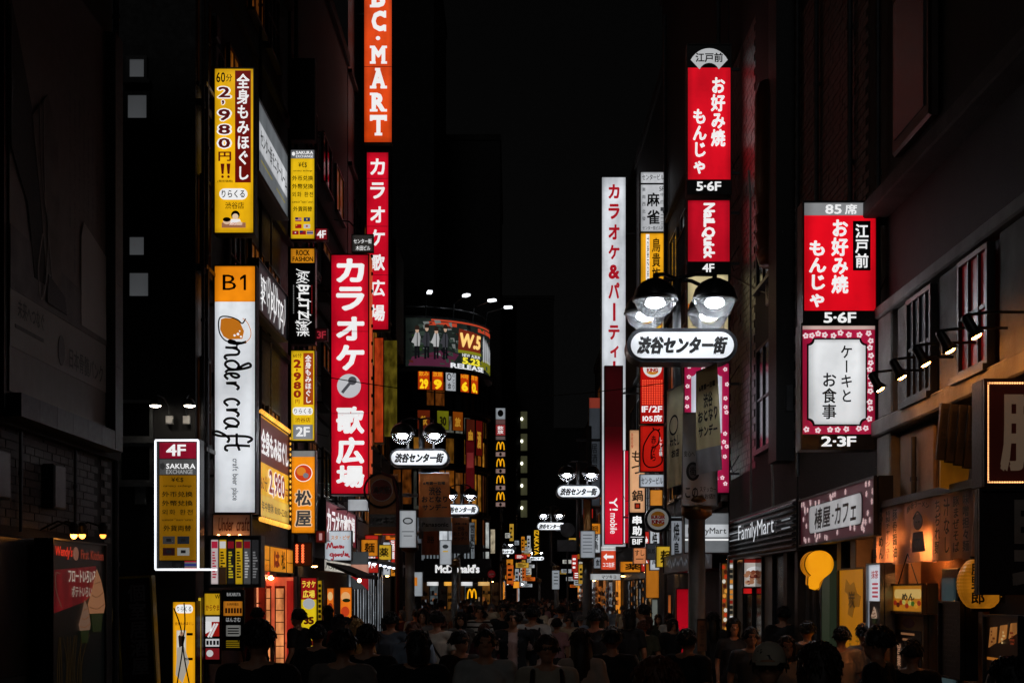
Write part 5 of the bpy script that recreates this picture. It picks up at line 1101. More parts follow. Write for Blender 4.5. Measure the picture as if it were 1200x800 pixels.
for k in range(6): MB().box(-3.33+k*1.05, -2.36+k*1.05, -.05, -.02, .03, 2.7).build('window_glass', em('#3a2c20', .12) if k in (1, 4) else GLASSD, q)
s = front('meal_poster', 'lit picture of a rice meal over a red strip behind the store glass', 'poster', 872, 655, 903, 687, 26.6, .1, face=em('#c8c0b8', .7))
for k in range(26): s.disc(874+rs.uniform(0, 26), 675+rs.uniform(-5, 8), 3.2, 2.6, ink(rs.choice(['#8a4a34', '#b07a5a', '#6a2a20', '#c89a7a']), .6), 2 + k % 5, seg=8)
s.disc(888, 668, 13, 5, ink('#e8e8e8', .7), 1); s.panel((872, 655, 903, 659), ink('#8a2018', .6), 2); 
s = front('red_strip', 'glowing red strip just below the rice meal picture', 'lit panel', 871, 689, 903, 695, 26.7, .1, face=em('#c81c1c', .8))
# column of bottles/posters strips, red panel, far interior
s = front('poster_column', 'tall slim column of amber food pictures beside the store corner', 'poster', 846, 660, 852, 800, 28.3, .2, face=em('#8a5a24', .5)); 
for k in range(24): s.disc(849+rs.uniform(-2, 2), 664+k*5.6, 2.2, 2.6, ink(rs.choice(['#e8a040', '#c03818', '#e8e0d0', '#4a1a10']), .7), 1 + k % 2, seg=8)
s = front('poster_column', 'shorter broken column of white and amber notices left of it', 'poster', 855, 652, 859, 780, 27.6, .2, face=em('#9a8a70', .5))
for k in range(20): s.panel((855.3, 655+k*6, 858.7, 659+k*6), ink(rs.choice(['#e0e0e0', '#e08a30', '#8a1c10', '#1c1c1c']), .7), 1, 'notice')
s = front('light_box', 'tall glowing red panel on the restaurant front behind the near column', 'lit panel', 793, 690, 807, 800, 36.5, .2, face=em('#b0081c', .75))
s = front('light_box', 'copper lit column left of the glowing red panel', 'lit panel', 783, 697, 786, 800, 37, .1, face=em('#c86a30', .5))
s = wall_r('shop_canopy', 'curved dark shop canopy with scrawled silver lettering', 'canopy', 778, 836, 640, 664, X=4.6, out=.5, D=.5, face=em('#1c1e22', .3)); rq = random.Random(9); s.strokes([[(8+k*8, rq.uniform(20, 75)), (11+k*8, rq.uniform(20, 80)), (13+k*8, rq.uniform(20, 80)), (15+k*8, rq.uniform(25, 75))] for k in range(11)], .05, ink('#5a6068', .5))
s = front('orange_column', 'amber glowing doorway column under the sushi tags', 'lit panel', 757, 660, 772, 700, 44.6, .2, face=em('#c87820', .6))
s = front('white_doorway', 'pale lit doorway beyond the karaoke tower sign', 'lit panel', 764, 702, 773, 760, 46, .1, face=em('#8a9088', .4))
q = empty('drugstore', 'drugstore front with lit shelves below the white strip fascia', 'shop entrance', (4.7, 52, 0), -PI/2)
MB().box(-5, 5, -.2, -.01, 2.55, 2.9).build('canopy', DSTEEL, q)
for k in range(8):
    MB().box(-4.8+k*1.2, -3.75+k*1.2, -.04, -.02, .1, 2.5).build('lit_bay', em(('#8a9298', '#c07028', '#6a7076', '#b08048')[k % 4], .45, var=.6), q); interior(q, -4.8+k*1.2, -3.75+k*1.2, .1, 2.5, -.045, k); MB().bbox(-4.9+k*1.2, -4.84+k*1.2, -.1, 0, .03, 2.55, .01).build('mullion', DSTEEL, q)
# ================================================================== SHOPS AT STREET LEVEL, LEFT
q = empty('red_entrance', 'glowing red framed doorway of the cafe under the amber windows', 'shop entrance', (-5.3, 30.3, 0), PI/2); f = dark('#a02818', .45, .3, 3, .1)
for a, b_, z0, z1 in ((-2.2, -1.9, .03, 2.65), (.2, .5, .03, 2.65), (-1.9, .2, 2.4, 2.65), (-.9, -.75, .03, 2.4)): MB().bbox(a, b_, -.2, 0, z0, z1).build('door_frame', f, q)
MB().box(-1.88, -.92, -.06, -.02, .1, 2.38).build('door_glass', em('#ff9a68', 1.1, var=.7), q)
MB().ell((-.5,-.25,2.36), (.06,.06,.04), 10, 6).build('downlight', em('#ff9a68', 70), q); interior(q, -1.88, -.92, .1, 2.3, -.07, 5); interior(q, .55, 1.3, .1, 2.5, -.06, 6); MB().box(-.73, .18, -.06, -.02, .1, 2.38).build('door_glass', em('#3a1a10', .5), q)
for k in range(3): MB().box(-.7, .15, -.09, -.07, .5+k*.6, .55+k*.6).build('glazing_bar', f, q)
MB().box(.55, 1.3, -.05, -.02, .1, 2.6).build('lit_bay', em('#f09a28', 1.0, var=.6), q); MB().bbox(1.35, 2.4, -.15, -.02, .1, 1.9).build('menu_rack', paint('#2a2624'), q)
s = front('shop_bay', 'bright coral shop bay with two glazed doors left of the karaoke price board', 'shop front', 304.5, 676, 344, 812, 29.8, .35, face=em('#e0603c', .75, var=.5), mat=dark('#7a2416', .5))
for a_, b_ in ((308, 318), (322, 334)):
    s.panel((a_, 686, b_, 812), dark('#8a2a18', .5), 1, 'door_frame'); s.panel((a_+1.5, 689, b_-1.5, 812), em('#f29a5c', .8, var=.8), 2, 'door_glass'); s.bars([(a_+1.5, 700+14*j, b_-1.5, 701+14*j) for j in range(8)], dark('#5a1a10', .5), 3, 'glazing_bar')
s.panel((336, 680, 344, 812), em('#b8241c', .6, var=.5), 1, 'pier'); s.disc(308, 681, .9, .9, iK, 2)
s = wall_l('wall_sign', 'amber shop windows with a dark brushed character under the price fascia', 'sign', 307, 343, 638, 668, out=.2, face=em('#e8901a', .7)); s.bars([(22, 0, 24, 100), (76, 0, 78, 100), (0, 55, 22, 58), (78, 55, 100, 58)], iK); s.text('は', (34, 15, 52, 85), ink('#8a1a10', .5), bold=.06, lay=2); s.text('松', (58, 10, 72, 90), iK, lay=2, bold=.03)
s = front('bulb_panel', 'dark red panel of glowing bulb lettering below the 1 plate', 'sign', 345, 636, 365, 662, 32.8, .1, face=em('#3a0f08', .5)); s.dots([(348+7*i, 639+3.1*k) for i in range(2) for k in range(7)], .035, em('#ff6a3a', 1.6))
s = front('poster_stand', 'red and yellow karaoke price board reading 35 at street level', 'poster stand', 353, 677, 371, 764, 33.4, .25, face=em('#e2c21a', .8)); s.panel((353, 677, 371, 702), em('#a8141c', .6), 1); s.text('ラオケ', (354, 680, 370, 688), ink('#f0d84a', .9), bold=.03, lay=2); s.text('広場', (355, 691, 369, 700), ink('#f0d84a', .9), bold=.03, lay=2)
s.disc(362, 707, 7, 6.4, ink('#b8bcc0', .7), 3); s.text('35', (356, 722, 368, 731), ink('#5a1410', .5), bold=.06); s.text('50', (356, 737, 368, 747), ink('#5a1410', .5), bold=.06); s.panel((353, 750, 371, 756), em('#8a1418', .5), 1)
s = front('poster_stand', 'narrow yellow notice strip right of the karaoke price board', 'poster stand', 372.5, 680, 377, 762, 33.5, .25, face=em('#c8a018', .5, var=.6)); s.bars([(373.2, 684+6*k, 376.2, 687.6+6*k) for k in range(12)], iK)
s = wall_l('wall_sign', 'slanting dark red karaoke fascia with white katakana', 'sign', 381, 417, 586, 632, out=.35, face=em('#7a1228', .55)); s.text('カラオケ歌広場', (5, 12, 95, 84), iW, bold=.03)
s = wall_l('wall_sign', 'white lit strip of characters under the pasta shop sign', 'sign', 379, 412, 655, 668, out=.3, face=em('#c8c4b8', .7)); s.text('パスタ専門店', (5, 15, 95, 85), iK, bold=.02)
s = front('projecting_sign', 'square white pasta and pizza sign with red script', 'sign', 381, 622, 411.5, 656, 38.5, .3, face=em('#c4ccd4', .8)); s.text('スタ・ピザ', (388, 627, 410, 632), ink('#c8781c', .8), bold=.02)
hand(s, [[(0, 0), (2, 7), (4, 2), (6, 8), (8, 1)], [(9, 1), (9.5, 4)], [(11, 4), (10.6, 1), (13, 4), (13, 1)], [(15, 1), (15.4, 4), (17, 4), (17, 1), (18.6, 4), (19, 1)], [(20.5, 1), (21, 4)]], 383, 643, 1.5, ink('#a81828', .7), .95, 2, False)
hand(s, [[(5, 4), (2, 4), (1, 2), (4, 1), (5, 4), (5, -3), (2, -3)], [(9, 4), (7, 3), (8, .6), (10, 3), (10, 1)], [(11.5, 4), (12, 1), (14, 4)], [(17, 4), (15, 3), (16, .6), (18, 3), (18.6, 8)], [(20, 1), (21.5, 4), (20, 4)], [(22, 4), (22, 1), (24, 4), (24.4, .5), (27, 0)]], 386, 652, 1.5, ink('#a81828', .7), .9, 2, False)
s = front('paper_box', 'small white box sign just beneath the biggest karaoke sign', 'sign', 408, 585, 431, 598, 40, .15, face=em('#b8bcc0', .7)); bracket(s, -1, -5.3)
o = empty('awning', 'dark awning over the warm lit food posters on the left', 'awning', (-5.3, 41.5, 0), PI/2)
MB().add([(-3.2, 0, 3.0), (3.2, 0, 3.0), (3.2, -1.1, 2.55), (-3.2, -1.1, 2.55), (-3.2, 0, 2.94), (3.2, 0, 2.94), (3.2, -1.1, 2.45), (-3.2, -1.1, 2.45)], [(0,3,2,1),(4,5,6,7),(3,7,6,2),(0,4,7,3),(1,2,6,5)]).build('canvas', dark('#2a2420', .8), o)
MB().ell((-.5, -.9, 2.4), (.06,.06,.06), 10, 6).build('bulb', em('#ffe0b0', 8), o)
s = front('food_poster', 'tall orange food poster, the narrower one, under the dark awning', 'poster', 383.5, 689, 391, 742, 40.5, .12, face=em('#e8701c', .75))
for k in range(3): s.disc(387, 698+13*k, 3, 5, ink(('#f0c080', '#8a2a10', '#f0a040')[k], .8), 1); 
s = front('food_poster', 'tall orange food poster with a pizza, the wider one, under the dark awning', 'poster', 399, 688, 412, 744, 42, .12, face=em('#ee7a1e', .8))
s.disc(405, 699, 5.4, 6, ink('#f0b070', .8), 1); s.disc(406, 703, 4.6, 2.2, ink('#2a3a18', .3), 2); s.disc(404.5, 716, 5, 6, ink('#c8401c', .8), 1); s.panel((403, 722, 407.5, 740), em('#d8d8dc', .7), 1, 'notice')
s = front('flag_banner', 'grey, white and red hanging flag beyond the pasta sign', 'flag', 411, 646, 432, 690, 44, .04, mat=False, face=em('#5a5e60', .35)); s.panel((411, 661, 432, 675), em('#d89a84', .6), 1); s.poly([(411, 675), (432, 675), (432, 692), (424, 684)], em('#b01c24', .6), 1)
q = empty('boutique_front', 'white lit boutique front with hanging curtains beyond the awning', 'shop entrance', (-5.3, 51.5, 0), PI/2)
for k in range(13): MB().box(-5.6+k*.9, -5.6+k*.9+(.5, .28, .62, .4)[k % 4], -.1, -.04, .3, (2.9, 2.3, 2.9, 2.6)[k % 4]).build('curtain', em('#a8b0b8', .5, var=.8), q); MB().bbox(-5.05+k*.9, -4.95+k*.9, -.14, -.02, .03, 3.0, .01).build('mullion', BLACK, q)
MB().bbox(-6, 6, -1.0, 0, 3.05, 3.15, .02).build('canopy', DSTEEL, q)
for k in range(6): MB().ell((-5+k*2, -.6, 3.02), (.08,.08,.04), 8, 5).build('downlight', em('#eaf0ff', 3), q)
s = front('wall_box', 'small lit white notice box beside the second lamp column', 'lightbox', 468.5, 598, 487.5, 641, 32.4, .12, face=em('#b4bac0', .6)); s.disc(478, 610, 6, 4, ink('#3a4044', .2), 1); s.disc(478, 610, 4.4, 2.6, ink('#a8aeb4', .6), 2); s.bars([(471, 622, 485, 623), (473, 627, 483, 628)], ink('#6a7074', .4))
s = front('lit_window', 'bright white upper window strip at the right flank of the burger corner', 'window', 568, 612, 573, 656, 79.5, .1, face=em('#c8ccc8', .7, var=.8))
s = front('lit_window', 'cream upper window at the end of the burger corner', 'window', 575, 620, 580, 648, 86.5, .1, face=em('#d8c8a8', .6, var=.8))
# ---- burger shop fascia on the rounded building
arcz = lambda py: zz(py, 75.6) 
s = front('shop_fascia', 'black burger shop fascia with white lettering across the rounded corner', 'sign', 497, 654.5, 575, 676, 74.9, .5, face=paint('#101010'), mat=BLACK)
s.bars([(497, 656+1.3*k, 575, 656.5+1.3*k) for k in range(14)], paint('#2c2c2c'), 1, 'slat'); s.text("McDonald's", (510, 661, 562, 671), ink('#e8e8e8', .9), bold=.05, lay=3)
def arches(s, cx, y0, y1, w_, mat, lay=2, t=None):
    t = t or w_*.13; h = y1-y0
    s.strokes([[(cx-w_/2, y1), (cx-w_*.44, y0+h*.35), (cx-w_*.25, y0), (cx-w_*.07, y0+h*.35), (cx, y1-h*.1)], [(cx, y1-h*.1), (cx+w_*.07, y0+h*.35), (cx+w_*.25, y0), (cx+w_*.44, y0+h*.35), (cx+w_/2, y1)]], t, mat, lay)
iG = ink('#f0a812', .95)
q = empty('burger_shop_front', 'burger shop glass front with warm counter lights and menu screens', 'shop entrance', (xx(536, 75.2), 75.2, 0), 0)
rs = random.Random(6)
for k in range(9):
    x = -1.9 + k*.46; MB().box(x, x+.4, -.02, .02, .3, 2.6).build('window_glass', em(('#3a2412', '#6a7478', '#1a1410', '#8a5a20')[k % 4], .35, var=.7), q); interior(q, x, x+.4, .9, 2.3, -.03, 20+k); MB().bbox(x-.05, x-.01, -.06, .02, .03, 2.75, .008).build('mullion', BLACK, q)
for k in range(4): MB().box(-1.6+k*.9, -1.0+k*.9, -.12, -.08, 2.42, 2.62).build('menu_screen', em(('#d8d8d8', '#e0a040', '#e8e8e8', '#e8b870')[k], .9), q)
s = front('arches_sign', 'yellow double arch sign glowing in the burger shop window', 'sign', 546, 688, 560, 703, 74.6, .1, mat=BLACK, face=paint('#0c0a08')); arches(s, 553, 690, 701, 10, iG, 2, 1.7)
s = front('lit_box', 'pale menu lightbox by the burger shop door on its left', 'lightbox', 482, 670, 495, 698, 70, .2, face=em('#a8b0b6', .6)); s.panel((483, 676, 489, 686), ink('#d07820', .8), 1); 
s = front('white_fascia', 'white lit sloping fascia strip over the burger shop, behind the banners', 'sign', 494, 612, 556, 656, 75.4, .3, face=em('#8a9298', .45)); s.panel((496, 614, 524, 641), em('#d4dae0', .85, var=.5), 1); s.panel((526, 622, 544, 641), em('#c0c6cc', .7, var=.5), 1); s.bars([(498+4*k, 642, 500+4*k, 655) for k in range(14)], iK, 1); s.text('営業中', (551, 614, 556, 646), iK, True, .03, 2)
# vertical burger signs
s = front('projecting_sign', 'tall narrow stack of repeated yellow arches on black beyond the curved building', 'sign', 580, 478, 593, 593, 84, .35, face=em('#101010', .1), mat=DSTEEL)
for i, (y0, y1, c_) in enumerate(((478, 491, '#9aa0a6'), (491.5, 497, '#6a4a48'), (497.5, 510, '#a8383a'), (511, 515, '#6a5a58'))): s.panel((581, y0, 592, y1), em(c_, .6), 1)
s.disc(586.5, 484, 3.4, 4, iK, 2); s.text('飲放', (583, 499, 590, 508), iW, True, lay=2)
for k in range(4): arches(s, 586.5, 518+19.6*k, 527+19.6*k, 8.6, iG, 2, 1.3); s.panel((581, 529.5+19.6*k, 592, 534.5+19.6*k), em('#b09088', .5), 1); s.disc(586.5, 532+19.6*k, 1.6, 2, iK, 2)
s = front('dim_sign', 'dim red shop panels hung on the curved building behind the fourth lamp', 'sign', 546, 516, 556, 584, 74.8, .2, face=em('#6a1418', .35)); s.panel((547, 530, 555, 548), em('#a83a3a', .4), 1)
# lit price posters on the curved building
PR = (('飲み', '29', -80), ('放題', '9', -70), (None, None, -60), ('14時', '6', -48), ('席合', '0.', -38))
for i, (a_, b_, ang) in enumerate(PR):
    r_ = CR + .12; x, y = CC[0] + r_*math.cos(R(ang)), CC[1] + r_*math.sin(R(ang))
    s = Sign('price_poster', ('orange price poster starting the row on the rounded corner, reading 29', 'second orange price poster on the rounded corner, reading 9', 'white notice between the orange price posters on the rounded corner', 'orange price poster right of the white notice, reading 6', 'last orange price poster on the rounded corner, reading 0')[i], 'poster', (0,0,100,100), (x, y, Zf(457)), R(ang+90), .62, 1.05, .08, face=em('#c8420c' if a_ else '#b8bcc2', .75), group='price posters on the rounded corner')
    if a_: s.text(a_, (8, 6, 92, 32), ink('#f0a01c', .9), bold=.02); s.text(b_, (15, 46, 88, 96), ink('#ffd21c', 1), bold=.06)
    else: s.disc(35, 30, 22, 18, iK, 1); s.disc(35, 30, 15, 12, em('#b8bcc2', .75), 2); s.text('金', (20, 60, 55, 90), iK, bold=.03); s.text('のとり', (65, 8, 90, 92), iK, True, .01)
for i, (ang, c_, t_) in enumerate(((-104, '#8a1a20', '3'), (-80, '#7a2a10', '飲'), (-66, '#8a8a18', '30'), (-54, '#a8500c', '放'), (-42, '#5a2012', '串'), (-32, '#6a1410', '酒'))):
    r_ = CR + .1; x, y = CC[0] + r_*math.cos(R(ang)), CC[1] + r_*math.sin(R(ang))
    s = Sign('dim_poster', ('dim red poster at the left edge of the lower floor of the rounded corner', 'dim rust drinks poster on the lower floor of the rounded corner', 'dull yellow 30 minute poster on the lower floor of the rounded corner', 'amber all you can drink poster on the lower floor of the rounded corner', 'dim brown skewer poster on the lower floor of the rounded corner', 'dim red drinks poster at the right end of the rounded corner')[i], 'poster', (0,0,100,100), (x, y, Zf(503 if i < 4 else 530)), R(ang+90), .66, 1.0 if i < 4 else 1.9, .08, face=em(c_, .45, var=.4)); s.text(t_, (22, 30, 80, 80), ink('#e0a030' if i != 2 else '#201c08', .5), bold=.05)
# ---- smaller shop signs in the middle of the street
rs = random.Random(31); MU = set(); MP = []
for k in range(900):
    Y = rs.uniform(37, 84); side = rs.choice([-1, 1, 1]) if Y < 62 else 1
    X = -5.25 if side < 0 else (4.6 if Y < 43.6 else (4.65 if Y < 60 else 4.85)); z = rs.choice([2.75, 3.3, 4.2, 5.2, 6.4]); sh = rs.choice(['square', 'tall', 'slim', 'wide']); c_ = rs.choice(['#e0861e', '#c6ccd2', '#c2281e', '#dcb030', '#e8731c', '#8a9098'])
    nm = {'#e0861e': 'amber', '#c6ccd2': 'white', '#c2281e': 'red', '#dcb030': 'yellow', '#e8731c': 'orange', '#8a9098': 'grey'}[c_]; w_, h = {'square': (.55, .55), 'tall': (.45, 1.3), 'slim': (.28, 1.3), 'wide': (.85, .35)}[sh]
    xc = X + (w_/2 + .12)*(1 if side < 0 else -1); px = HX + xc*K/Y; py = HY - (z-EYE)*K/Y
    if 704 < px < 736 or (735 < px < 835 and py < 655) or 376 < px < 432 or (px < 470 and py < 600) or (Y < 43 and side < 0) or len(MP) > 85 or any(abs(px-a) < 9 and abs(py-b) < 14 for a, b in MP): continue
    lab = f"{sh} {nm} shop sign {'low' if z < 3 else 'midway up' if z < 5 else 'high'} on the {'left frontage before the burger shop' if side < 0 else 'right frontage beyond the skewer sign' if Y < 60 else 'right frontage past the drugstore'}"
    if lab in MU: continue
    MU.add(lab); MP.append((px, py)); s = Sign('shop_sign', lab, 'sign', (0,0,100,100), (xc, Y, z), 0, w_, h, .2, face=em(c_, .7), group='small shop signs mid street'); m_ = iK if c_ not in ('#c2281e',) else iW
    if sh in ('tall', 'slim'): s.text(rs.choice(['居酒屋', '焼鳥', '寿司', '酒場', '薬']), (22, 12, 78, 88), m_, True, .03)
    else: s.text(rs.choice(['食堂', '薬', '酒', '麺', '珈琲']), (18, 18, 82, 80), m_, bold=.03)
for k, (sd, X, yy) in enumerate(((-1, -5.0, 36), (-1, -5.0, 46.5), (-1, -5.0, 57), (1, 4.4, 33), (1, 4.4, 40), (1, 4.45, 47), (1, 4.45, 57), (1, 4.5, 68), (1, 4.5, 78), (-1, -1.2, 86), (1, 4.4, 29))):
    o = empty('fill_lamp', ('added warm fill lamp by the beef bowl entrance', 'added warm fill lamp over the boutique near end', 'added warm fill lamp over the boutique far end', 'added warm fill lamp over the red light box', 'added warm fill lamp by the round burger sign', 'added warm fill lamp under the sushi tags', 'added warm fill lamp over the drugstore', 'added warm fill lamp just past the drugstore', 'added warm fill lamp well past the drugstore', 'added warm fill lamp past the burger corner', 'added warm fill lamp at the convenience store far end')[k], 'lamp', (X, yy, 2.72), 0, 'added fill lamps')  # lamps added to raise the warm light along the shopfronts
    MB().lathe([(.03,.1),(.09,.05),(.11,0)], seg=14).build('lamp_shade', BLACK, o); MB().ell((0,0,0), (.075,.075,.03), 10, 6).build('bulb', em('#ffb468', 45), o); MB().tube([(0,0,.1),(0,0,.22),(sd*.3,0,.22)], .012, 5).build('arm', BLACK, o)
# ---- far glowing shopfronts and signs beyond the fork
rs = random.Random(11)
fc = ['#e08a20', '#c8ccd0', '#c82a20', '#d8a838', '#b0b8c0', '#e06a20', '#d8d8d0']
desc = {'#e08a20': 'amber', '#c8ccd0': 'white', '#c82a20': 'red', '#d8a838': 'yellow', '#b0b8c0': 'pale blue', '#e06a20': 'orange', '#d8d8d0': 'ivory'}
shape = ['square', 'tall', 'slim', 'wide', 'small']; used_l = set(); FPOS = []
for k in range(900):
    Y = rs.uniform(86, 150); side = -1 if rs.random() < .42 else 1
    X = (-.6 if Y < 109 else .45) if side < 0 else (5.4 if Y < 118 else 7.8)
    px = HX + X*K/Y; c_ = rs.choice(fc); z = rs.choice([2.6, 3, 3.6, 4.4, 5.4]); sh = rs.choice(shape)
    w_, h = {'square': (.55, .55), 'tall': (.42, 1.2), 'slim': (.26, 1.1), 'wide': (.8, .3), 'small': (.3, .3)}[sh]
    xc = X + (w_/2 + rs.uniform(.1, .9))*(1 if side < 0 else -1)
    if any(abs(xc-a) < .8 and abs(Y-b) < 1.3 and abs(z-c) < .8 for a, b, c in FPOS): continue
    lab = f'{sh} {desc[c_]} sign far down the ' + ('left' if side < 0 else 'right') + ' side of the street' + (', low over the crowd' if z < 3.3 else ', higher up')
    if lab in used_l or len(FPOS) > 70: continue
    used_l.add(lab); FPOS.append((xc, Y, z))
    s = Sign('far_sign', lab, 'sign', (0,0,100,100), (xc, Y, z), 0, w_, h, .2, face=em(c_, .6, var=.5), group='far shop signs')
    s.bars([(15, 20+25*j, 15+rs.uniform(30, 70), 32+25*j) for j in range(3)], iK if c_ != '#c82a20' else iW)
for k, (side, X, y0, y1) in enumerate(((1, 5.4, 86, 116), (-1, -.6, 90, 107), (-1, .45, 111, 146), (1, 7.9, 120, 166), (1, 4.78, 62, 83))):
    q = empty('far_shopfronts', ('row of glowing shop bays on the far right before the bend', 'row of glowing shop bays just past the burger corner', 'row of glowing shop bays on the far left at the bend', 'farthest row of glowing shop bays on the right', 'row of glowing shop bays on the right past the drugstore')[k], 'shopfront', (X, y0, 0), -PI/2 if side > 0 else PI/2)
    n = int((y1-y0)/2.2)
    for j in range(n):
        a = j*2.2; a = -a-1.9 if side > 0 else a
        MB().box(a, a+1.8, -.12, -.04, .3, rs.uniform(2.3, 2.9)).build('lit_bay', em(rs.choice(['#e0882a', '#b8bec4', '#c86a20', '#8a5020', '#7a8288', '#20201e']), rs.choice([.3, .6, .9]), var=.7), q); interior(q, a, a+1.8, .5, 2.3, -.13, 60+j)
LL = set()
for k in range(90):
    Y = rs.uniform(90, 148); side = rs.choice([-1, 1]); X = (-.3 if Y < 109 else .8) if side < 0 else (5.1 if Y < 118 else 7.5)
    zl = rs.choice([2.7, 3.6, 4.8]); dl = ('nearer' if Y < 109 else 'farther'); cc_ = rs.choice(['#ffd8a0', '#ffffff', '#ffb060'])
    if (cc_, side, zl, dl) in LL: continue
    LL.add((cc_, side, zl, dl)); o = empty('far_lamp', 'lamp', 'lamp', (X, Y, zl), 0, 'far shop lamps'); o['label'] = {'#ffd8a0': 'small cream', '#ffffff': 'small white', '#ffb060': 'small amber'}[cc_] + ' shop lamp, ' + {2.7: 'low', 3.6: 'at middle height', 4.8: 'high'}[zl] + ' on the ' + ('left' if side < 0 else 'right') + ' side, ' + ('just past the burger shop' if dl == 'nearer' else 'at the far bend'); MB().ell((0,0,0), (.07,.07,.07), 8, 5).build('bulb', em(cc_, 5, True), o); MB().tube([(0,0,.07),(0,0,.25),(side*.45,0,.25)], .015, 5).build('arm', BLACK, o)
s = front('projecting_sign', 'tall narrow yellow lettered sign far down the street', 'sign', 624, 619, 633, 652, 112, .3, face=em('#181408', .1)); s.text('IZAKAYA', (626, 621, 631.5, 650), ink('#e8b020', .9), rot=True, bold=.04)
s = front('projecting_sign', 'square amber lightbox low over the far crowd', 'sign', 601.5, 681, 608.5, 688.5, 92, .3, face=em('#f09a2a', .9)); 
# ================================================================== STREET LAMPS
GL_ = glass()
DOME = dark('#2b2b2d', .35, .3, 3, .05, .4); POLE = dark('#55524e', .5, .3, 4, .1)
dome_me = MB().lathe([(.275,-.01),(.27,.03),(.24,.12),(.17,.2),(.08,.245),(.03,.26),(.03,.3)], seg=28).mesh('lamp_dome', DOME, True)
bowl_me = MB().lathe([(.02,-.245),(.12,-.22),(.2,-.16),(.25,-.07),(.262,-.012)], seg=36, close=False).mesh('glass_bowl', GL_, True)
rim_me = MB().lathe([(.262,-.03),(.285,-.025),(.285,-.01),(.262,-.008)], seg=28, close=False).mesh('rim', STEEL, True)
bulb_me = MB().ell((0,0,-.055), (.12,.12,.06), 16, 10).mesh('bulb', em('#f4f8ff', 70, True, .02), True)
inner_me = MB().lathe([(.25,-.012),(.2,.05),(.1,.07)], seg=24, close=False).mesh('reflector', dark('#b8bcc0', .3, .1, 3, 0, .7), True)
def lamp(label, px, Y, side, n=4, zc=None, detailed=True):
    """sign centre at photo px; the fat column stands towards the frontage"""
    X = xx(px, Y); zs = 5.17
    o = empty('street_lamp', label, 'street lamp', (X, Y, 0), 0, 'street lamps with oval name signs')
    cx = side*.26
    MB().lathe([(.2,0),(.2,.25),(.13,.35),(.115,.5),(.11,3.0)], (cx,.55,0), 18).build('column', POLE, o, smooth=True)
    MB().lathe([(.11,3.0),(.2,3.06),(.2,3.16),(.16,3.2),(.2,3.24),(.18,3.3),(.05,3.34)], (cx,.55,0), 20).build('capital', dark('#7a5a38', .35, .3, 4, .1, .7), o, smooth=True)
    MB().tube([(0,.55,3.32),(0,.55,6.15)], .055, 10).build('mast', STEEL, o, smooth=True)
    MB().tube([(cx,.55,3.3),(0,.55,3.5)], .045, 8).build('offset_arm', STEEL, o)
    # oval sign box
    W, H = 1.3, .33
    def oval(w_, h, y0, y1):
        r = h/2; P = [(w_/2-r + r*math.cos(R(a)), r*math.sin(R(a))) for a in range(-90, 91, 12)] + [(-w_/2+r + r*math.cos(R(a)), r*math.sin(R(a))) for a in range(90, 271, 12)]
        return MB().prism(P, y0, y1)
    b = oval(W+.1, H+.1, -.05, .36).build('sign_box', dark('#3a3c40', .35, .3, 4, .05, .6), o, (0,0,zs)); 
    oval(W, H, -.062, -.052).build('sign_face', em('#e6eaee', .74), b)
    V, F = layout('渋谷センター街'); V = fit(V, F, (-.5*W*.87, -H*.32, .5*W*.87, H*.31), .28); V, F = thicken(V, F, .013)
    me = bpy.data.meshes.new('lettering'); me.from_pydata([(x, -.065-.0006*q, z) for x, z, q in V], [], F); me.materials.append(iK); put('lettering', me, b)
    mb = MB()
    for x in (-.3, .3): mb.box(x-.02, x+.02, .5, .56, zs+H/2, zs+.5); 
    mb.box(-.4, .4, .52, .58, zs-.05, zs+.02); mb.box(-.04, .04, .362, .52, zs-.04, zs+.04); mb.build('sign_bracket', DSTEEL, o)
    heads = ((-.37, -.32), (.37, -.32), (-.41, .52), (.41, .52))[:n]
    MB().tube([(-.37,-.32,6.0),(-.2,.2,6.12),(0,.55,6.14),(.2,.2,6.12),(.37,-.32,6.0)], .025, 8).build('lamp_arm', DSTEEL, o, smooth=True)
    if n == 4: MB().tube([(-.41,.52,6.0),(-.2,.6,6.12),(0,.55,6.14),(.2,.6,6.12),(.41,.52,6.0)], .025, 8).build('lamp_arm', DSTEEL, o, smooth=True)
    for x, y in heads:
        d = put('lamp_dome', dome_me, o, (x, y, 5.7 + (0 if y < .5 else -.0)))
        put('glass_bowl', bowl_me, d); put('rim', rim_me, d); put('bulb', bulb_me, d); put('reflector', inner_me, d)
    return o
LA = lamp('nearest street lamp, four glass globes over the biggest oval name sign', 799, 18, 1)
LB = lamp('left street lamp with big oval sign above the brown banner', 491.5, 33, -1, 2)
LC = lamp('right street lamp in front of the karaoke tower sign, second in its row', 678, 44, 1, 2)
LD = lamp('left street lamp whose sign is half hidden by the brown banner', 540, 53.5, -1, 2)
LE = lamp('third street lamp down the right row, with paired globes', 646, 67, 1, 2)
LF = lamp('far left street lamp in front of the burger shop signs', 592.5, 108, -1, 2)
LG = lamp('far right street lamp, smaller, left of the tall yellow lettered sign', 629, 130, 1, 2)
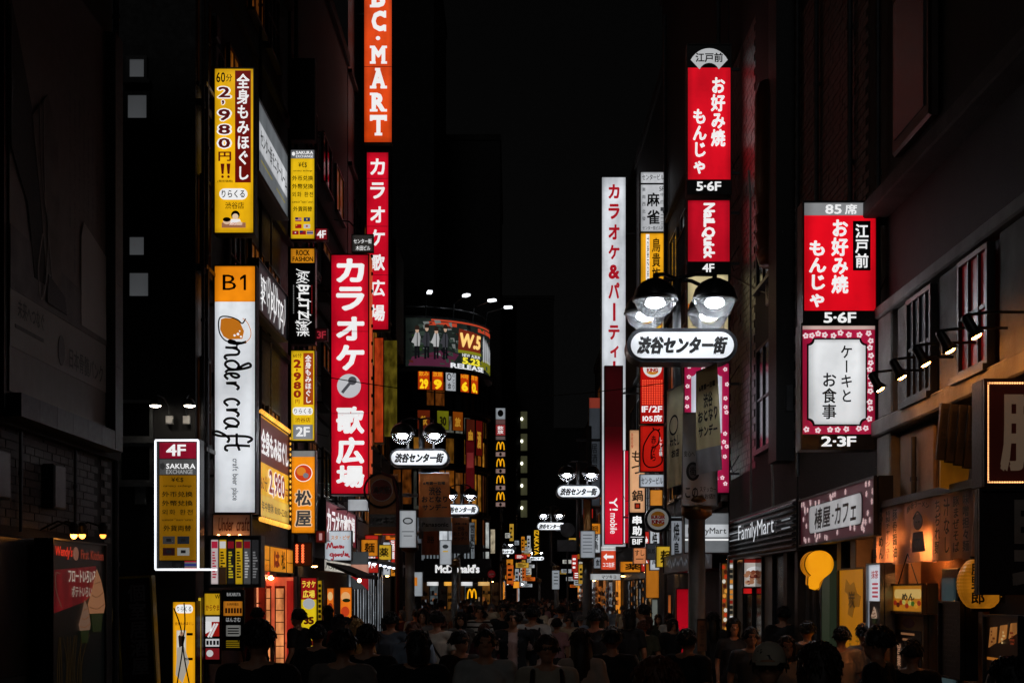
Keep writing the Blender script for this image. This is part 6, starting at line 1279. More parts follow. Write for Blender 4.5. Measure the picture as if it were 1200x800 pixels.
# clothes banners, plates and boxes on the posts
def banner(label, px0, py0, px1, py1, Y, hexc, lines, base=None, slantx=0, foot=None, sag=.0, cat='banner', lowh=.24):
    W = (px1-px0)*Y/K; H = (py1-py0)*Y/K
    o = empty('street_banner', label, cat, (xx((px0+px1)/2, Y), Y, zz(py1, Y)), 0, 'banners on the lamp posts')
    n = 14; m = 16; sx = slantx*Y/K
    def pt(u, v, lay=0):   # v 0 bottom .. 1 top
        x = (u-.5)*W + sx*(1-v)*(u)*1.0; z = v*H + sag*Y/K*(u)*1.0*(1 if v > .5 else .6)
        y = .035*math.sin(u*9 + v*2)*(1.1-v) + .03*math.sin(u*4+1) - lay*.006; return (x, y, z)
    def strip(v0, v1, mat, nm):
        vs = [pt(i/n, v0+(v1-v0)*j/m) for j in range(m+1) for i in range(n+1)]; fs = [(j*(n+1)+i, j*(n+1)+i+1, (j+1)*(n+1)+i+1, (j+1)*(n+1)+i) for j in range(m) for i in range(n)]
        vs += [(x, y+.006, z) for x, y, z in vs]; N = (m+1)*(n+1); fs += [tuple(i+N for i in reversed(f)) for f in fs]
        MB().add(vs, fs).build(nm, mat, o, smooth=True)
    strip(lowh if base else 0, 1, fabric(hexc), 'cloth')
    if base: strip(0, lowh, fabric(base), 'cloth_foot')
    for t, (u0, v0, u1, v1), col, kw in lines:
        V, F = layout(t, kw.get('v', False), 0); V = fit(V, F, (u0, v0, u1, v1), kw.get('s', 0)*.0); V, F = thicken(V, F, .006)
        me = bpy.data.meshes.new('lettering'); me.from_pydata([tuple(Vector(pt(x, z, 1)) - Vector((0, .0008*q, 0))) for x, z, q in V], [], F); me.materials.append(paint(col)); put('lettering', me, o)
    a = pt(0, 1); b = pt(1, 1); MB().tube([(a[0], 0.02, a[2]), (b[0], .02, b[2])], .012, 6).build('rod', STEEL, o)
    return o
sunday = [('アイトトト', (.2, .88, .75, .93), '#15120f', {}), ('渋谷', (.33, .62, .72, .76), '#15120f', {}), ('おとなり', (.1, .5, .9, .6), '#15120f', {}), ('サンデー', (.12, .36, .88, .46), '#15120f', {}), ('6月第一日曜', (.15, .8, .85, .85), '#15120f', {})]
sunday = sunday[1:]
banner('yellowish street festival banner hanging nearest, grey at its foot', 816, 436, 840, 556, 18.12, '#f0e2b4', sunday, '#b4b6ba', 6, sag=10)
banner('plain yellowish banner with a round sketch, left of the festival banner', 782, 458, 801, 572, 18.12, '#ece0bc', [('わたし', (.2, .42, .8, .5), '#15120f', {}), ('◯', (.15, .52, .7, .72), '#15120f', {}), ('お店', (.3, .3, .8, .38), '#15120f', {})], None, -3, sag=8)
banner('brown street festival banner with dark grey foot at the left lamp', 490.5, 554, 526.5, 622, 32.9, '#c8824c', sunday + [('Panasonic', (.1, .08, .9, .15), '#15120f', {})], '#8a888a', 3)
banner('smaller brown festival banner at the half hidden left lamp', 529.5, 606, 550, 648, 53.2, '#b87850', sunday, '#7c7a7c', 0)
banner('small brown banner with faint writing behind the left lamp column', 494, 622, 515, 650, 52, '#a86848', [('渋谷', (.3, .5, .7, .8), '#15120f', {})], None, 0)
banner('brown cloth banner leaning on the second right lamp', 684, 584, 692, 634, 44.2, '#d0a068', [], None, 0)
banner('grey brown banner on the far left lamp', 587, 655, 599, 677, 108.3, '#b09070', [], None, 0)
# sticker plate wrapped on the near column
s = front('shop_plate', 'grey sticker shop plate wrapped on the nearest lamp column', 'plate', 800, 484, 840, 592, 18.38, .06, face=dark('#d4d6da', .6, .1, 3, .03), mat=STEEL, frame=.008)
s.text('この', (803, 571, 818, 583), iK, bold=.02); s.text('ステッカー', (820, 570, 839, 576), iK); s.text('のお店!!', (820, 578, 838, 584), iK); s.disc(812, 552, 8, 11, paint('#2a2a2c'), 1); s.disc(812, 552, 5, 8, dark('#7c7e82', .6, .1, 3, .03), 2); s.text('街', (808, 547, 816, 557), iK, lay=3); s.text('安心へ', (801.5, 528, 814, 535), iK)
MB().box(-s.W/2, s.W/2, .07, .3, 0, .02).build('bracket', DSTEEL, s.root)
s = front('column_notice', 'small vertical notice stuck on the near lamp column', 'notice', 817, 725, 828, 762, 18.40, .02, face=dark('#6a5038', .6, .1, 3, .03), frame=.004); s.text('渋谷センター街', (820, 732, 825, 757), iK, True)
# hydrant sign on its own pole
o = empty('hydrant_sign', 'round fire hydrant sign with brown advert plate on a curved pole', 'sign', (xx(466, 26.5), 26.5, 0))
r = 20*26.5/K; cx_, cz_ = xx(447, 26.5)-xx(466, 26.5), zz(574, 26.5)
MB().tube([(0,0,0),(0,0,zz(640, 26.5)),(-.0,0,zz(585, 26.5)),(cx_+r*.7,0,cz_+r*.75),(cx_,0,cz_+r*1.02)], .03, 8).build('pole', dark('#6a1c1c', .4), o, smooth=True)
mb = MB()
for k in range(25):
    pass
ringp = [(cx_ + r*math.cos(2*PI*k/24), 0, cz_ + r*math.sin(2*PI*k/24)) for k in range(25)]; MB().tube(ringp, .022, 6).build('ring', BLACK, o)
def opl(px0, py0, px1, py1, mat, nm, y=0): MB().bbox(xx(px0, 26.5)-xx(466, 26.5), xx(px1, 26.5)-xx(466, 26.5), y, y+.03, zz(py1, 26.5), zz(py0, 26.5), .005).build(nm, mat, o)
opl(433, 555, 466, 602, dark('#d08a58', .6, .2, 5, .05), 'advert_plate', .03); opl(432, 602, 467, 617, dark('#8a8784', .6), 'advert_plate', .035); opl(432, 617, 467, 625, dark('#b07048', .6), 'advert_plate', .03)
MB().prism([(cx_ + r*.62*math.cos(2*PI*k/28), cz_ + r*.62*math.sin(2*PI*k/28)) for k in range(28)], -.012, .02).build('disc', dark('#8a3424', .6), o)
MB().prism([(cx_ + r*.66*math.cos(2*PI*k/28), cz_ + r*.66*math.sin(2*PI*k/28)) for k in range(28)], -.006, .024).build('disc_rim', dark('#d8d0c8', .6), o)
for t_, q4_ in (('消火栓', (cx_-r*.5, cz_-r*.2, cx_+r*.5, cz_+r*.22)), ('リセキネ', (cx_-r*.7, zz(614.5, 26.5), cx_+r*.9, zz(605, 26.5)))):
    V, F = layout(t_); V = fit(V, F, q4_); V, F = thicken(V, F, .004); me = bpy.data.meshes.new('lettering'); me.from_pydata([(x, -.016 if t_[0] == '消' else .028, z) for x, z, q in V], [], F); 
    me.from_pydata if False else None; me.materials.append(dark('#f0e8e0', .6)); put('lettering', me, o)
# dark utility pole and the grey round far sign, no-entry, small boxes
for i, (px, Y, lab, r_) in enumerate(((467.5, 38, 'dark utility pole just behind the hydrant sign', .12), (690, 56, 'dark utility pole beyond the second right lamp', .14))):
    o = empty('utility_pole', lab, 'pole', (xx(px, Y), Y, 0)); MB().tube([(0,0,0),(0,0,8.6 if i != 0 else 5)], r_, 12, r_*.8).build('pole', dark('#3c3936', .7), o, smooth=True); MB().box(-.5, .5, -.03, .03, (8 if i != 0 else 4.6), (8.1 if i != 0 else 4.7)).build('cross_arm', DSTEEL, o)
s = front('wayfinding_box', 'white lit notice box on the second right lamp column', 'lightbox', 680.5, 622, 697, 653, 44.0, .12, face=em('#aab0b8', .6)); s.bars([(683, 626+4*k, 694, 627+4*k) for k in range(6)], ink('#6a7078', .4))
s = front('wayfinding_box', 'white lit notice box on the half hidden left lamp column', 'lightbox', 515.5, 633, 529, 661, 52.6, .12, face=em('#b4bac0', .65)); s.disc(522, 640, 3.4, 2.4, ink('#4a5054', .3), 1); s.bars([(519, 645, 525, 646.4)], ink('#c8a020', .8))
s = front('wayfinding_box', 'white lit notice box on the third right lamp column', 'lightbox', 647, 668, 655.5, 690, 66.6, .12, face=em('#a0a8b0', .6)); s.bars([(649, 671+4*k, 654, 672+4*k) for k in range(4)], iK)
o = empty('round_sign', 'dim round no parking sign between the right lamps', 'sign', (xx(665, 50), 50, 0)); MB().tube([(0,0,0),(0,0,4.2)], .03, 8).build('pole', DSTEEL, o); MB().prism([(.26*math.cos(2*PI*k/24), 4.25+.26*math.sin(2*PI*k/24)) for k in range(24)], -.05, -.02).build('disc', dark('#5a5c60', .5), o); MB().box(-.36, .36, -.05, -.02, 3.5, 3.9).build('plate', dark('#6a6c70', .5), o)
o = empty('no_entry_sign', 'small red no entry sign by the burger shop', 'sign', (xx(576, 73), 73, 0)); MB().tube([(0,0,0),(0,0,2.9)], .03, 8).build('pole', STEEL, o); MB().prism([(.2*math.cos(2*PI*k/24), 3.0+.2*math.sin(2*PI*k/24)) for k in range(24)], -.05, -.02).build('disc', em('#8a1c20', .2), o); MB().box(-.13, .13, -.06, -.052, 2.97, 3.03).build('bar', WHITEP, o)
o = empty('signal_pole', 'slim white pole with loudspeakers in front of the burger shop', 'pole', (xx(538.5, 60), 60, 0)); MB().tube([(0,0,0),(0,0,4.2)], .04, 8).build('pole', WHITEP, o)
for sx in (-.35, .3): MB().lathe([(.05,0),(.1,.1),(.2,.28)], seg=12).build('loudspeaker', STEEL, o, (sx, -.1, 4.0)).rotation_euler = (R(80), 0, R(30*sx))
# overhead cables
for i, (a, b, lab) in enumerate((((-5.2, 33, 7.2), (4.5, 41, 8.1), 'sagging cable strung across the street past the karaoke signs'), ((4.55, 18.2, 6.4), (4.55, 30, 8.8), 'cable running along the right frontage above the cafe'), ((-5.25, 24.3, 5.2), (-5.25, 46, 5.6), 'cable running along the left frontage'))):
    P = [(a[0]+(b[0]-a[0])*t/12, a[1]+(b[1]-a[1])*t/12, a[2]+(b[2]-a[2])*t/12 - .5*math.sin(PI*t/12)) for t in range(13)]
    tag(MB().tube(P, .012, 5).build('cable', BLACK), lab, 'cable')
# ================================================================== PEOPLE
def capsule(mb, a, b, ra, rb, fl=1.0, seg=10, capa=True, capb=True, wide=None):
    """tapered limb; fl flattens front to back; capX rounds that end"""
    a = Vector(a); b = Vector(b); d = (b - a); L = d.length; d.normalize()
    x = Vector((1,0,0)); x = (x - d*x.dot(d)); x = x.normalized() if x.length > .1 else Vector((0,1,0)); y = d.cross(x).normalized()
    rings = []
    if capa: rings += [(a - d*ra*math.sin(t)*.8, ra*math.cos(t)) for t in (1.3, .9, .45)]
    rings += [(a, ra), (b, rb)]
    if capb: rings += [(b + d*rb*math.sin(t)*.8, rb*math.cos(t)) for t in (.45, .9, 1.3)]
    o = len(mb.v)
    for c, r in rings:
        for k in range(seg):
            t = 2*PI*k/seg; mb.v.append(tuple(c + x*math.cos(t)*r + y*math.sin(t)*r*fl))
    n = len(rings)
    for i in range(n-1):
        for k in range(seg):
            k2 = (k+1) % seg; mb.f.append((o+i*seg+k, o+i*seg+k2, o+(i+1)*seg+k2, o+(i+1)*seg+k))
    mb.f.append(tuple(o+k for k in range(seg-1, -1, -1))); mb.f.append(tuple(o+(n-1)*seg+k for k in range(seg)))
def fuse(mb, name, voxel, keep, smooth=3):
    me = mb.mesh(name); ob = bpy.data.objects.new('tmp', me)
    m = ob.modifiers.new('r', 'REMESH'); m.mode = 'VOXEL'; m.voxel_size = voxel; m.use_smooth_shade = True
    if smooth: m2 = ob.modifiers.new('s', 'SMOOTH'); m2.iterations = smooth; m2.factor = .5
    if keep < 1: m3 = ob.modifiers.new('d', 'DECIMATE'); m3.ratio = keep
    out = evaluate(ob); out.name = name
    bpy.data.objects.remove(ob); bpy.data.meshes.remove(me)
    out.polygons.foreach_set('use_smooth', [True]*len(out.polygons)); return out
SKIN = dark('#b07c5e', .55, .1, 8, .02)
def pose(kind, fem):
    """joints of a 1.72 m figure facing -y (towards the camera)"""
    w_ = .165 if fem else .19; J = {}
    st = {'walk': (.22, -.20), 'walk2': (-.22, .24), 'stand': (.03, -.03), 'phone': (.02, -.05)}[kind]
    for s, q in ((1, st[0]), (-1, st[1])):
        J['hip', s] = (.088*s, 0, .92); J['knee', s] = (.095*s, -.04 - max(0, -q)*.55 + min(0, q)*.0 + q*.25, .5); J['ank', s] = (.1*s, q + .03, .09 + (.07 if q > .15 else 0)); J['toe', s] = (.11*s, q - .14, .035)
        J['sh', s] = (w_*s, .01, 1.40); e = -q*.55
        if kind == 'phone' and s == 1: J['el', s] = (.24, -.08, 1.14); J['wr', s] = (.12, -.30, 1.24)
        else: J['el', s] = ((w_+.055)*s, .04 + e*.35, 1.13); J['wr', s] = ((w_+.06)*s, -.06 + e, .90)
    return J
def make_body(kind, fem):
    J = pose(kind, fem); mb = MB(); g = .9 if fem else 1
    capsule(mb, (0,0,.93), (0,0,1.08), .155*(1.02 if fem else .95), .135*g, .68); capsule(mb, (0,0,1.08), (0,-.005,1.30), .135*g, .165*g, .66)
    capsule(mb, (0,-.005,1.30), (0,0,1.41), .165*g, .11*g, .62); capsule(mb, (0,.01,1.40), (0,-.005,1.53), .058*g, .05*g, 1)
    mb.ell((0,-.005,1.615), (.074,.092,.105), 16, 12); mb.ell((0,-.035,1.55), (.05,.062,.055), 12, 8); mb.ell((0,-.1,1.60), (.013,.02,.022), 8, 6)
    mb.ell((0,-.092,1.563), (.022,.012,.009), 8, 6); mb.ell((0,-.085,1.655), (.05,.014,.012), 8, 6)
    for s in (1, -1):
        mb.ell((.076*s,.005,1.605), (.011,.02,.032), 8, 6)
        capsule(mb, (.03*s,.01,1.44), J['sh', s], .055*g, .062*g, .9); capsule(mb, J['sh', s], J['el', s], .055*g, .042*g, 1); capsule(mb, J['el', s], J['wr', s], .042*g, .028*g, .9)
        capsule(mb, J['hip', s], J['knee', s], .09, .058, 1); capsule(mb, J['knee', s], J['ank', s], .056, .037, 1); capsule(mb, J['ank', s], J['toe', s], .04, .034, .8)
        w = Vector(J['wr', s]); d = (w - Vector(J['el', s])).normalized(); side = Vector((0, 1, 0)) if abs(d.z) > .5 else Vector((.7*s, 0, .7)); side = (side - d*side.dot(d)).normalized(); nn = d.cross(side)
        capsule(mb, w + d*.01, w + d*.075, .026, .034, .55)
        for i, (off, ln) in enumerate(((-.03, .062), (-.01, .072), (.011, .068), (.031, .052))):
            a = w + d*.085 + side*off; m1 = a + d*ln*.55 - nn*s*.004; capsule(mb, a, m1, .0095, .009, 1, 6); capsule(mb, m1, m1 + d*ln*.4 - nn*s*.016, .009, .0075, 1, 6)
        a = w + d*.03 - side*.03; capsule(mb, a, a + d*.035 - side*.026, .011, .01, 1, 6); capsule(mb, a + d*.035 - side*.026, a + d*.062 - side*.03, .01, .008, 1, 6)
    return fuse(mb, 'body', .0085, .22, 2)
def make_shirt(kind, fem, long_=False, loose=1.0):
    J = pose(kind, fem); mb = MB(); g = (.93 if fem else 1)*loose; z0 = .86 if not fem else .9
    capsule(mb, (0,0,z0), (0,0,1.08), .182*g, .158*g, .74, 16, False, False); capsule(mb, (0,0,1.08), (0,-.005,1.31), .158*g, .184*g, .7, 16, False, False); capsule(mb, (0,-.005,1.31), (0,.005,1.445), .184*g, .085, .68, 16, False, False)
    for s in (1, -1):
        capsule(mb, (.05*s,.01,1.42), J['sh', s], .06, .076*g, .95, 10, True, True); e = Vector(J['el', s]); a = Vector(J['sh', s])
        if long_: capsule(mb, a, e, .07*g, .056*g, 1, 10, True, True); capsule(mb, e, e.lerp(Vector(J['wr', s]), .9), .056*g, .042*g, 1, 10, True, False)
        else: capsule(mb, a, a.lerp(e, .75), .072*g, .068*g, 1, 10, True, False)
    me = fuse(mb, 'shirt', .016, .5, 1)
    for v in me.vertices:
        q = noise.noise(v.co*11 + Vector((7*fem, 3, 1)))*.008 + abs(noise.noise(Vector((v.co.x*8, v.co.y*8, v.co.z*26))))*.008; n = v.normal; v.co += n*q
    return me
def make_trousers(kind, fem, skirt=False, short=False):
    J = pose(kind, fem); mb = MB(); capsule(mb, (0,0,.84), (0,0,1.02), .172, .15, .74, 14, False, False)
    if skirt: capsule(mb, (0,.0,.5), (0,0,.98), .25, .155, .8, 18, False, False)
    else:
        for s in (1, -1):
            capsule(mb, J['hip', s], J['knee', s], .1, .075, 1, 10, True, not short)
            if not short: capsule(mb, J['knee', s], Vector(J['knee', s]).lerp(Vector(J['ank', s]), .95), .074, .06, 1, 10, True, False)
    return fuse(mb, 'trousers', .017, .5, 1)
def make_shoes(kind, fem):
    J = pose(kind, fem); mb = MB()
    for s in (1, -1):
        a = Vector(J['ank', s]); t = Vector(J['toe', s]); capsule(mb, a + Vector((0,.04,-.04)), t + Vector((0,-.02,-.0)), .045, .042, .8, 10); capsule(mb, a + Vector((0,.03,-.055)), t + Vector((0,-.03,-.02)), .04, .04, .3, 10)
    return mb.mesh('shoes', None, True)
def make_hair(style):
    mb = MB(); U = 26; Vv = 18; rx, ry, rz = .089, .108, .118; c = Vector((0, .012, 1.628))
    top = -1
    for i in range(Vv+1):
        a = PI/2 - (PI*.94)*i/Vv
        for k in range(U):
            t = 2*PI*k/U; d = Vector((math.cos(a)*math.cos(t), math.cos(a)*math.sin(t), math.sin(a)))
            front_ = max(0, -d.y)
            # hairline: the face side stops at the forehead, the back runs to the nape
            lo = {'short': -.30, 'bob': -.62, 'long': -.75, 'bun': -.35, 'cap': -.25}[style]
            lim = lo + (.62 - lo) * min(1, max(0, (front_-.25)/.45)) if d.y < 0 else lo - (.12 if style == 'short' else 0)
            if d.z < lim: 
                h = math.sqrt(max(0, 1-lim*lim)); f = 1/max(.01, math.hypot(d.x, d.y)); d = Vector((d.x*f*h, d.y*f*h, lim)); sh = .985
            else: sh = 1
            p = Vector((d.x*rx, d.y*ry, d.z*rz)) * sh + c
            q = noise.noise(Vector((p.x*70, p.y*70, p.z*20)))*.014 + noise.noise(p*18)*.014; n = Vector((d.x, d.y, d.z)); p += n*q
            if style in ('long', 'bob') and d.z < -.1 and d.y > -.35:
                drop = (.30 if style == 'long' else .10) * min(1, (-.1 - d.z)/.45); p.z -= drop; p.x *= 1.12; p.y += .012
            mb.v.append(tuple(p))
    for i in range(Vv):
        for k in range(U):
            k2 = (k+1) % U; mb.f.append((i*U+k, (i+1)*U+k, (i+1)*U+k2, i*U+k2))
    mb.f.append(tuple(Vv*U+k for k in range(U)))
    rs = random.Random(len(style))
    n_l = {'short': 150, 'bob': 130, 'long': 130, 'bun': 60, 'cap': 0}[style]
    for k in range(n_l):   # loose locks breaking the outline
        t = rs.uniform(0, 2*PI); a = rs.uniform(-.1, 1.2); d = Vector((math.cos(a)*math.cos(t), math.cos(a)*math.sin(t), math.sin(a)))
        if d.y < -.2 and d.z < .55: continue
        p = Vector((d.x*rx, d.y*ry, d.z*rz)) + c; e = p + d*.016 + Vector((rs.uniform(-.02, .02), rs.uniform(-.01, .03), -rs.uniform(.02, .06))); mb.tube([p, p.lerp(e, .5) + d*.008, e], .011, 5, .002)
    if style == 'bun': mb.ell((0,.1,1.68), (.045,.045,.045), 12, 8)
    if style == 'cap':
        pass
    return mb.mesh('hair', None, True)
def make_cap():
    mb = MB(); mb.lathe([(.1,0),(.098,.04),(.08,.09),(.045,.12),(.01,.128)], (0,.008,1.645), 22, False); mb.add([(-.075,-.07,1.655),(.075,-.07,1.655),(.06,-.175,1.64),(-.06,-.175,1.64),(-.075,-.07,1.648),(.075,-.07,1.648),(.06,-.175,1.633),(-.06,-.175,1.633)], [(0,3,2,1),(4,5,6,7),(3,7,6,2),(0,4,7,3),(1,2,6,5)])
    return mb.mesh('cap', None, True)
PM = {}
def pm(kind, what, fem, *a):
    k = (kind, what, fem, a)
    if k not in PM: PM[k] = {'body': make_body, 'shirt': make_shirt, 'trousers': make_trousers, 'shoes': make_shoes}[what](kind, fem, *a)
    return PM[k]
HAIRS = {s: make_hair(s) for s in ('short', 'bob', 'long', 'bun')}; CAP = make_cap()
EYE_ME = MB().ell((-.03,-.088,1.622), (.012,.008,.006), 8, 5).ell((.03,-.088,1.622), (.012,.008,.006), 8, 5).mesh('eyes', dark('#15100e', .2, .1, 1, 0), True)
def part(name, me, root, mat):
    o = put(name, me, root)
    if mat:
        if not me.materials: me.materials.append(None)
        o.material_slots[0].link = 'OBJECT'; o.material_slots[0].material = mat
    return o
HC = {'black': dark('#0b0a0a', .45, .3, 40, .2), 'brown': dark('#2c1a12', .45, .3, 40, .2), 'auburn': dark('#5a2c16', .45, .3, 40, .2), 'blond': dark('#a07840', .45, .3, 40, .2), 'grey': dark('#6a6866', .5, .3, 40, .2)}
CL = lambda h: dark(h, .9, .12, 9, .12)
def striped():
    m, t, p = newmat('striped_cloth'); n = t.nodes; l = t.links; tc = n.new('ShaderNodeTexCoord'); sx = n.new('ShaderNodeSeparateXYZ'); l.new(tc.outputs['Object'], sx.inputs[0])
    a = n.new('ShaderNodeMath'); a.operation = 'MULTIPLY'; a.inputs[1].default_value = 11; b = n.new('ShaderNodeMath'); b.operation = 'FRACT'; c = n.new('ShaderNodeMath'); c.operation = 'GREATER_THAN'; c.inputs[1].default_value = .62
    l.new(sx.outputs['Z'], a.inputs[0]); l.new(a.outputs[0], b.inputs[0]); l.new(b.outputs[0], c.inputs[0]); mx = n.new('ShaderNodeMix'); mx.data_type = 'RGBA'; mx.inputs[6].default_value = (.62,.58,.54,1); mx.inputs[7].default_value = (.015,.014,.014,1)
    l.new(c.outputs[0], mx.inputs[0]); l.new(mx.outputs[2], p.inputs['Base Color']); p.inputs['Roughness'].default_value = .9; return m
STR = striped()
PHON = []
def person(label, px, Y, top, kind='walk', fem=0, hair='short', hc='black', shirt='#101012', legs='#0e0f12', away=True, long_=False, skirt=False, cap=None, turn=0, group=None, short=False):
    h = zz(top, Y) if top else random.uniform(1.6, 1.76) + (0 if not fem else -.08)
    h = max(1.5, min(1.86, h)); sc_ = h/1.745
    o = empty('person', label, 'person', (xx(px, Y), Y, .004), (PI if away else 0) + R(turn), group); o.scale = (sc_*random.uniform(.97, 1.05), sc_, sc_)
    b = part('body', pm(kind, 'body', fem), o, SKIN); part('eyes', EYE_ME, o, None)
    hp = part('hair', HAIRS[hair], o, HC[hc]); k_ = random.uniform(.97, 1.09); hp.scale = (k_, k_, 1); hp.location = (0, 0, random.uniform(-.012, .012))
    if kind == 'phone': PHON.append((o, label))
    if cap: part('cap', CAP, o, CL(cap))
    part('shirt', pm(kind, 'shirt', fem, long_), o, STR if shirt == 'stripe' else CL(shirt)); part('trousers', pm(kind, 'trousers', fem, skirt, short), o, CL(legs)); part('shoes', pm(kind, 'shoes', fem), o, CL('#141416'))
    return o
def backpack(label, p, hexc='#0b0b0d'):
    """worn on the back of a person standing at p"""
    s = p.scale.z; a = p.rotation_euler.z; d = Vector((math.sin(-a), math.cos(a), 0))   # local +y in the world
    loc = p.location + d*.20*s + Vector((0, 0, 1.0*s)); o = empty('backpack', label, 'backpack', loc, a)
    mb = MB(); capsule(mb, (0,0,.08), (0,0,.34), .15, .13, .55, 14); mb.build('bag', CL(hexc), o, smooth=True)
    mb = MB(); capsule(mb, (0,.06,.1), (0,.06,.22), .1, .09, .5, 12); mb.build('pocket', CL(hexc), o, smooth=True)
    for sx in (-.09, .09): MB().tube([(sx,-.06,.38),(sx*1.2,-.16,.46),(sx*1.3,-.29,.38),(sx*1.5,-.28,.2),(sx*1.3,-.06,.06)], .016, 6).build('strap', CL(hexc), o, smooth=True)
    return o
def tote(label, p, side, hexc, hang=.5):
    s = p.scale.z; a = p.rotation_euler.z; rx = Vector((math.cos(a), math.sin(a), 0)); loc = p.location + rx*side*.26*s + Vector((0, 0, .78*s)); o = empty('tote_bag', label, 'bag', loc, a)
    mb = MB().prism([(-.15,0),(.15,0),(.13,.34),(-.13,.34)], -.05, .05); bo = mb.build('bag', CL(hexc), o); bo.rotation_euler = (0, 0, PI/2)
    for q in (-.03, .03): MB().tube([(q,-.1,.34),(q-.03*side,-.05,.6),(q-.06*side,0,.67),(q-.03*side,.05,.6),(q,.1,.34)], .009, 6).build('handle', CL(hexc), o, smooth=True)
    return o
P_ = person
P_('broad shouldered man seen from behind as a black shape at the lower left', 303, 9.6, 722, 'stand', shirt='#0a0a0b')
P_('person with a cap of dark hair in front of the glowing red doorway', 302, 24, 712, 'walk', shirt='#15110f')
pt = P_('young man in a black printed T-shirt turned aside before the yellow price board', 349, 21, 713, 'stand', shirt='#0d0d0f', turn=70)
V, F = layout('WESTERN'); V = fit(V, F, (-.15, 1.22, .15, 1.27)); me = bpy.data.meshes.new('shirt_print'); me.from_pydata([(x, -.142-.01*math.cos(x*8), z) for x, z in V], [], F); me.materials.append(CL('#b8b8b8')); q_ = put('shirt_print', me, pt); q_.rotation_euler = (0, 0, R(-35)) 
P_('woman in a red top with long dark hair by the orange food posters', 398, 23, 719, 'phone', 1, 'long', shirt='#7a1418', away=True, turn=-25)
P_('person in a plain grey shirt seen from behind, left of the black clad walker', 402, 11.2, 737, 'walk', shirt='#6a625c')
P_('fair haired woman half hidden between dark heads under the awning', 419, 19, 724, 'stand', 1, 'long', 'blond', shirt='#9a6a3a')
P_('black clad walker with a round head in front of the left lamp column', 431, 12.6, 731, 'walk2', shirt='#0b0b0d')
P_('man in a slate blue checked shirt walking away by the left lamp column', 458, 19.5, 716, 'walk', shirt='#4a5460')
P_('dark haired person in black, low centre left, seen from behind', 490, 11.8, 740, 'walk2', 0, 'bob', shirt='#0c0c0e')
w1 = P_('man in a white printed T-shirt with a dark strap across his back', 512, 20, 716, 'walk', shirt='#b8b0a4')
MB().tube([(.13,.02,1.47),(.1,.14,1.36),(0,.155,1.2),(-.12,.15,1.02),(-.17,.06,.9)], .018, 6).build('strap', BLACK, w1, smooth=True)
P_('woman in a pale sleeveless top walking towards us behind the strapped man', 495, 25, 714, 'walk', 1, 'bob', shirt='#8a8480', away=False)
P_('man in a light shirt with his back to us near the burger shop', 517, 38, 702, 'stand', shirt='#a8a49c')
P_('long haired woman in grey walking towards us left of the striped shirt', 540, 24, 717, 'walk2', 1, 'long', shirt='#5a5652', away=False)
P_('dark haired man with an amber lit cheek low in the centre', 540, 15, 738, 'stand', shirt='#17130f', turn=40, away=False)
P_('person in a white and black striped shirt walking towards us', 562, 27, 709, 'walk', shirt='stripe', away=False)
P_('man in an open collared white shirt coming straight at us, low centre', 569, 12.2, 736, 'walk2', shirt='#9c9c98', away=False)
P_('man in a black T-shirt walking towards us right of the striped shirt', 590, 27, 707, 'walk', shirt='#0f0f11', away=False)
w2_ = P_('man in an open dark checked shirt over a pink white T-shirt', 601, 20, 714, 'walk2', shirt='#b89c96', away=False)
bm_ = bmesh.new(); bm_.from_mesh(make_shirt('walk2', 0, True))
for v in bm_.verts: v.co.x *= 1.05; v.co.y *= 1.12
bmesh.ops.delete(bm_, geom=[f_ for f_ in bm_.faces if abs(f_.calc_center_median().x) < .065 and f_.calc_center_median().y < -.03], context='FACES')
me = bpy.data.meshes.new('open_shirt'); bm_.to_mesh(me); bm_.free(); me.materials.clear(); me.materials.append(CL('#15151a')); put('open_shirt', me, w2_)
w3 = P_('man in a white shirt walking away under a big black backpack', 624, 21.5, 706, 'walk', shirt='#b8b4b0'); backpack('big black backpack on the man in the white shirt, centre of the street', w3)
P_('man in a white short sleeved shirt walking away, right of the backpack wearer', 657, 31, 709, 'walk2', shirt='#c4bcb0')
w4 = P_('older man in a cream shirt facing us with dark bag straps', 641, 11.9, 744, 'walk', 0, 'short', 'brown', shirt='#a89c8a', away=False)
for sx in (-.11, .11): MB().tube([(sx,.05,1.46),(sx*1.1,-.09,1.43),(sx*1.2,-.155,1.25),(sx*1.3,-.15,1.0)], .02, 6).build('strap', BLACK, w4, smooth=True)
w5 = P_('long haired woman in a pale pleated blouse walking away', 681, 12.9, 736, 'walk', 1, 'long', 'brown', shirt='#b09888')
MB().tube([(.12,.02,1.44),(.06,.13,1.3),(-.08,.145,1.08),(-.16,.06,.92)], .02, 6).build('strap', BLACK, w5, smooth=True)
P_('dark clad man between the white shirts and the tote bag carrier', 697, 19, 712, 'walk2', shirt='#15171a')
w6 = P_('woman in a black sleeveless top with bare shoulders walking away', 717, 13.6, 733, 'walk', 1, 'bun', shirt='#0c0c0d'); tote('cream tote bag hanging from the bare shouldered woman', w6, -1, '#a8937e')
P_('small dark figure beyond the tote bag carrier', 737, 21, 714, 'stand', 1, 'bob', shirt='#101012')
P_('tall man in black in profile before the pale doorway', 753, 24, 704, 'stand', shirt='#0d0d10', turn=80)
P_('very near head with reddish brown hair at the bottom edge', 770, 6.0, 770, 'stand', 1, 'bob', 'auburn', shirt='#1a1512')
P_('dark person holding a pale drink bag by the red light box', 806, 14, 735, 'phone', 0, shirt='#121214', turn=-40)
P_('person in a pale baseball cap low in front of the store', 901, 8.6, 757, 'walk', 0, 'short', shirt='#2a2826', cap='#b4a894', turn=-15, away=False)
P_('smiling long haired woman with a pale top facing us by the store', 922, 14, 744, 'walk2', 1, 'long', 'brown', shirt='#8a7a6c', away=False)
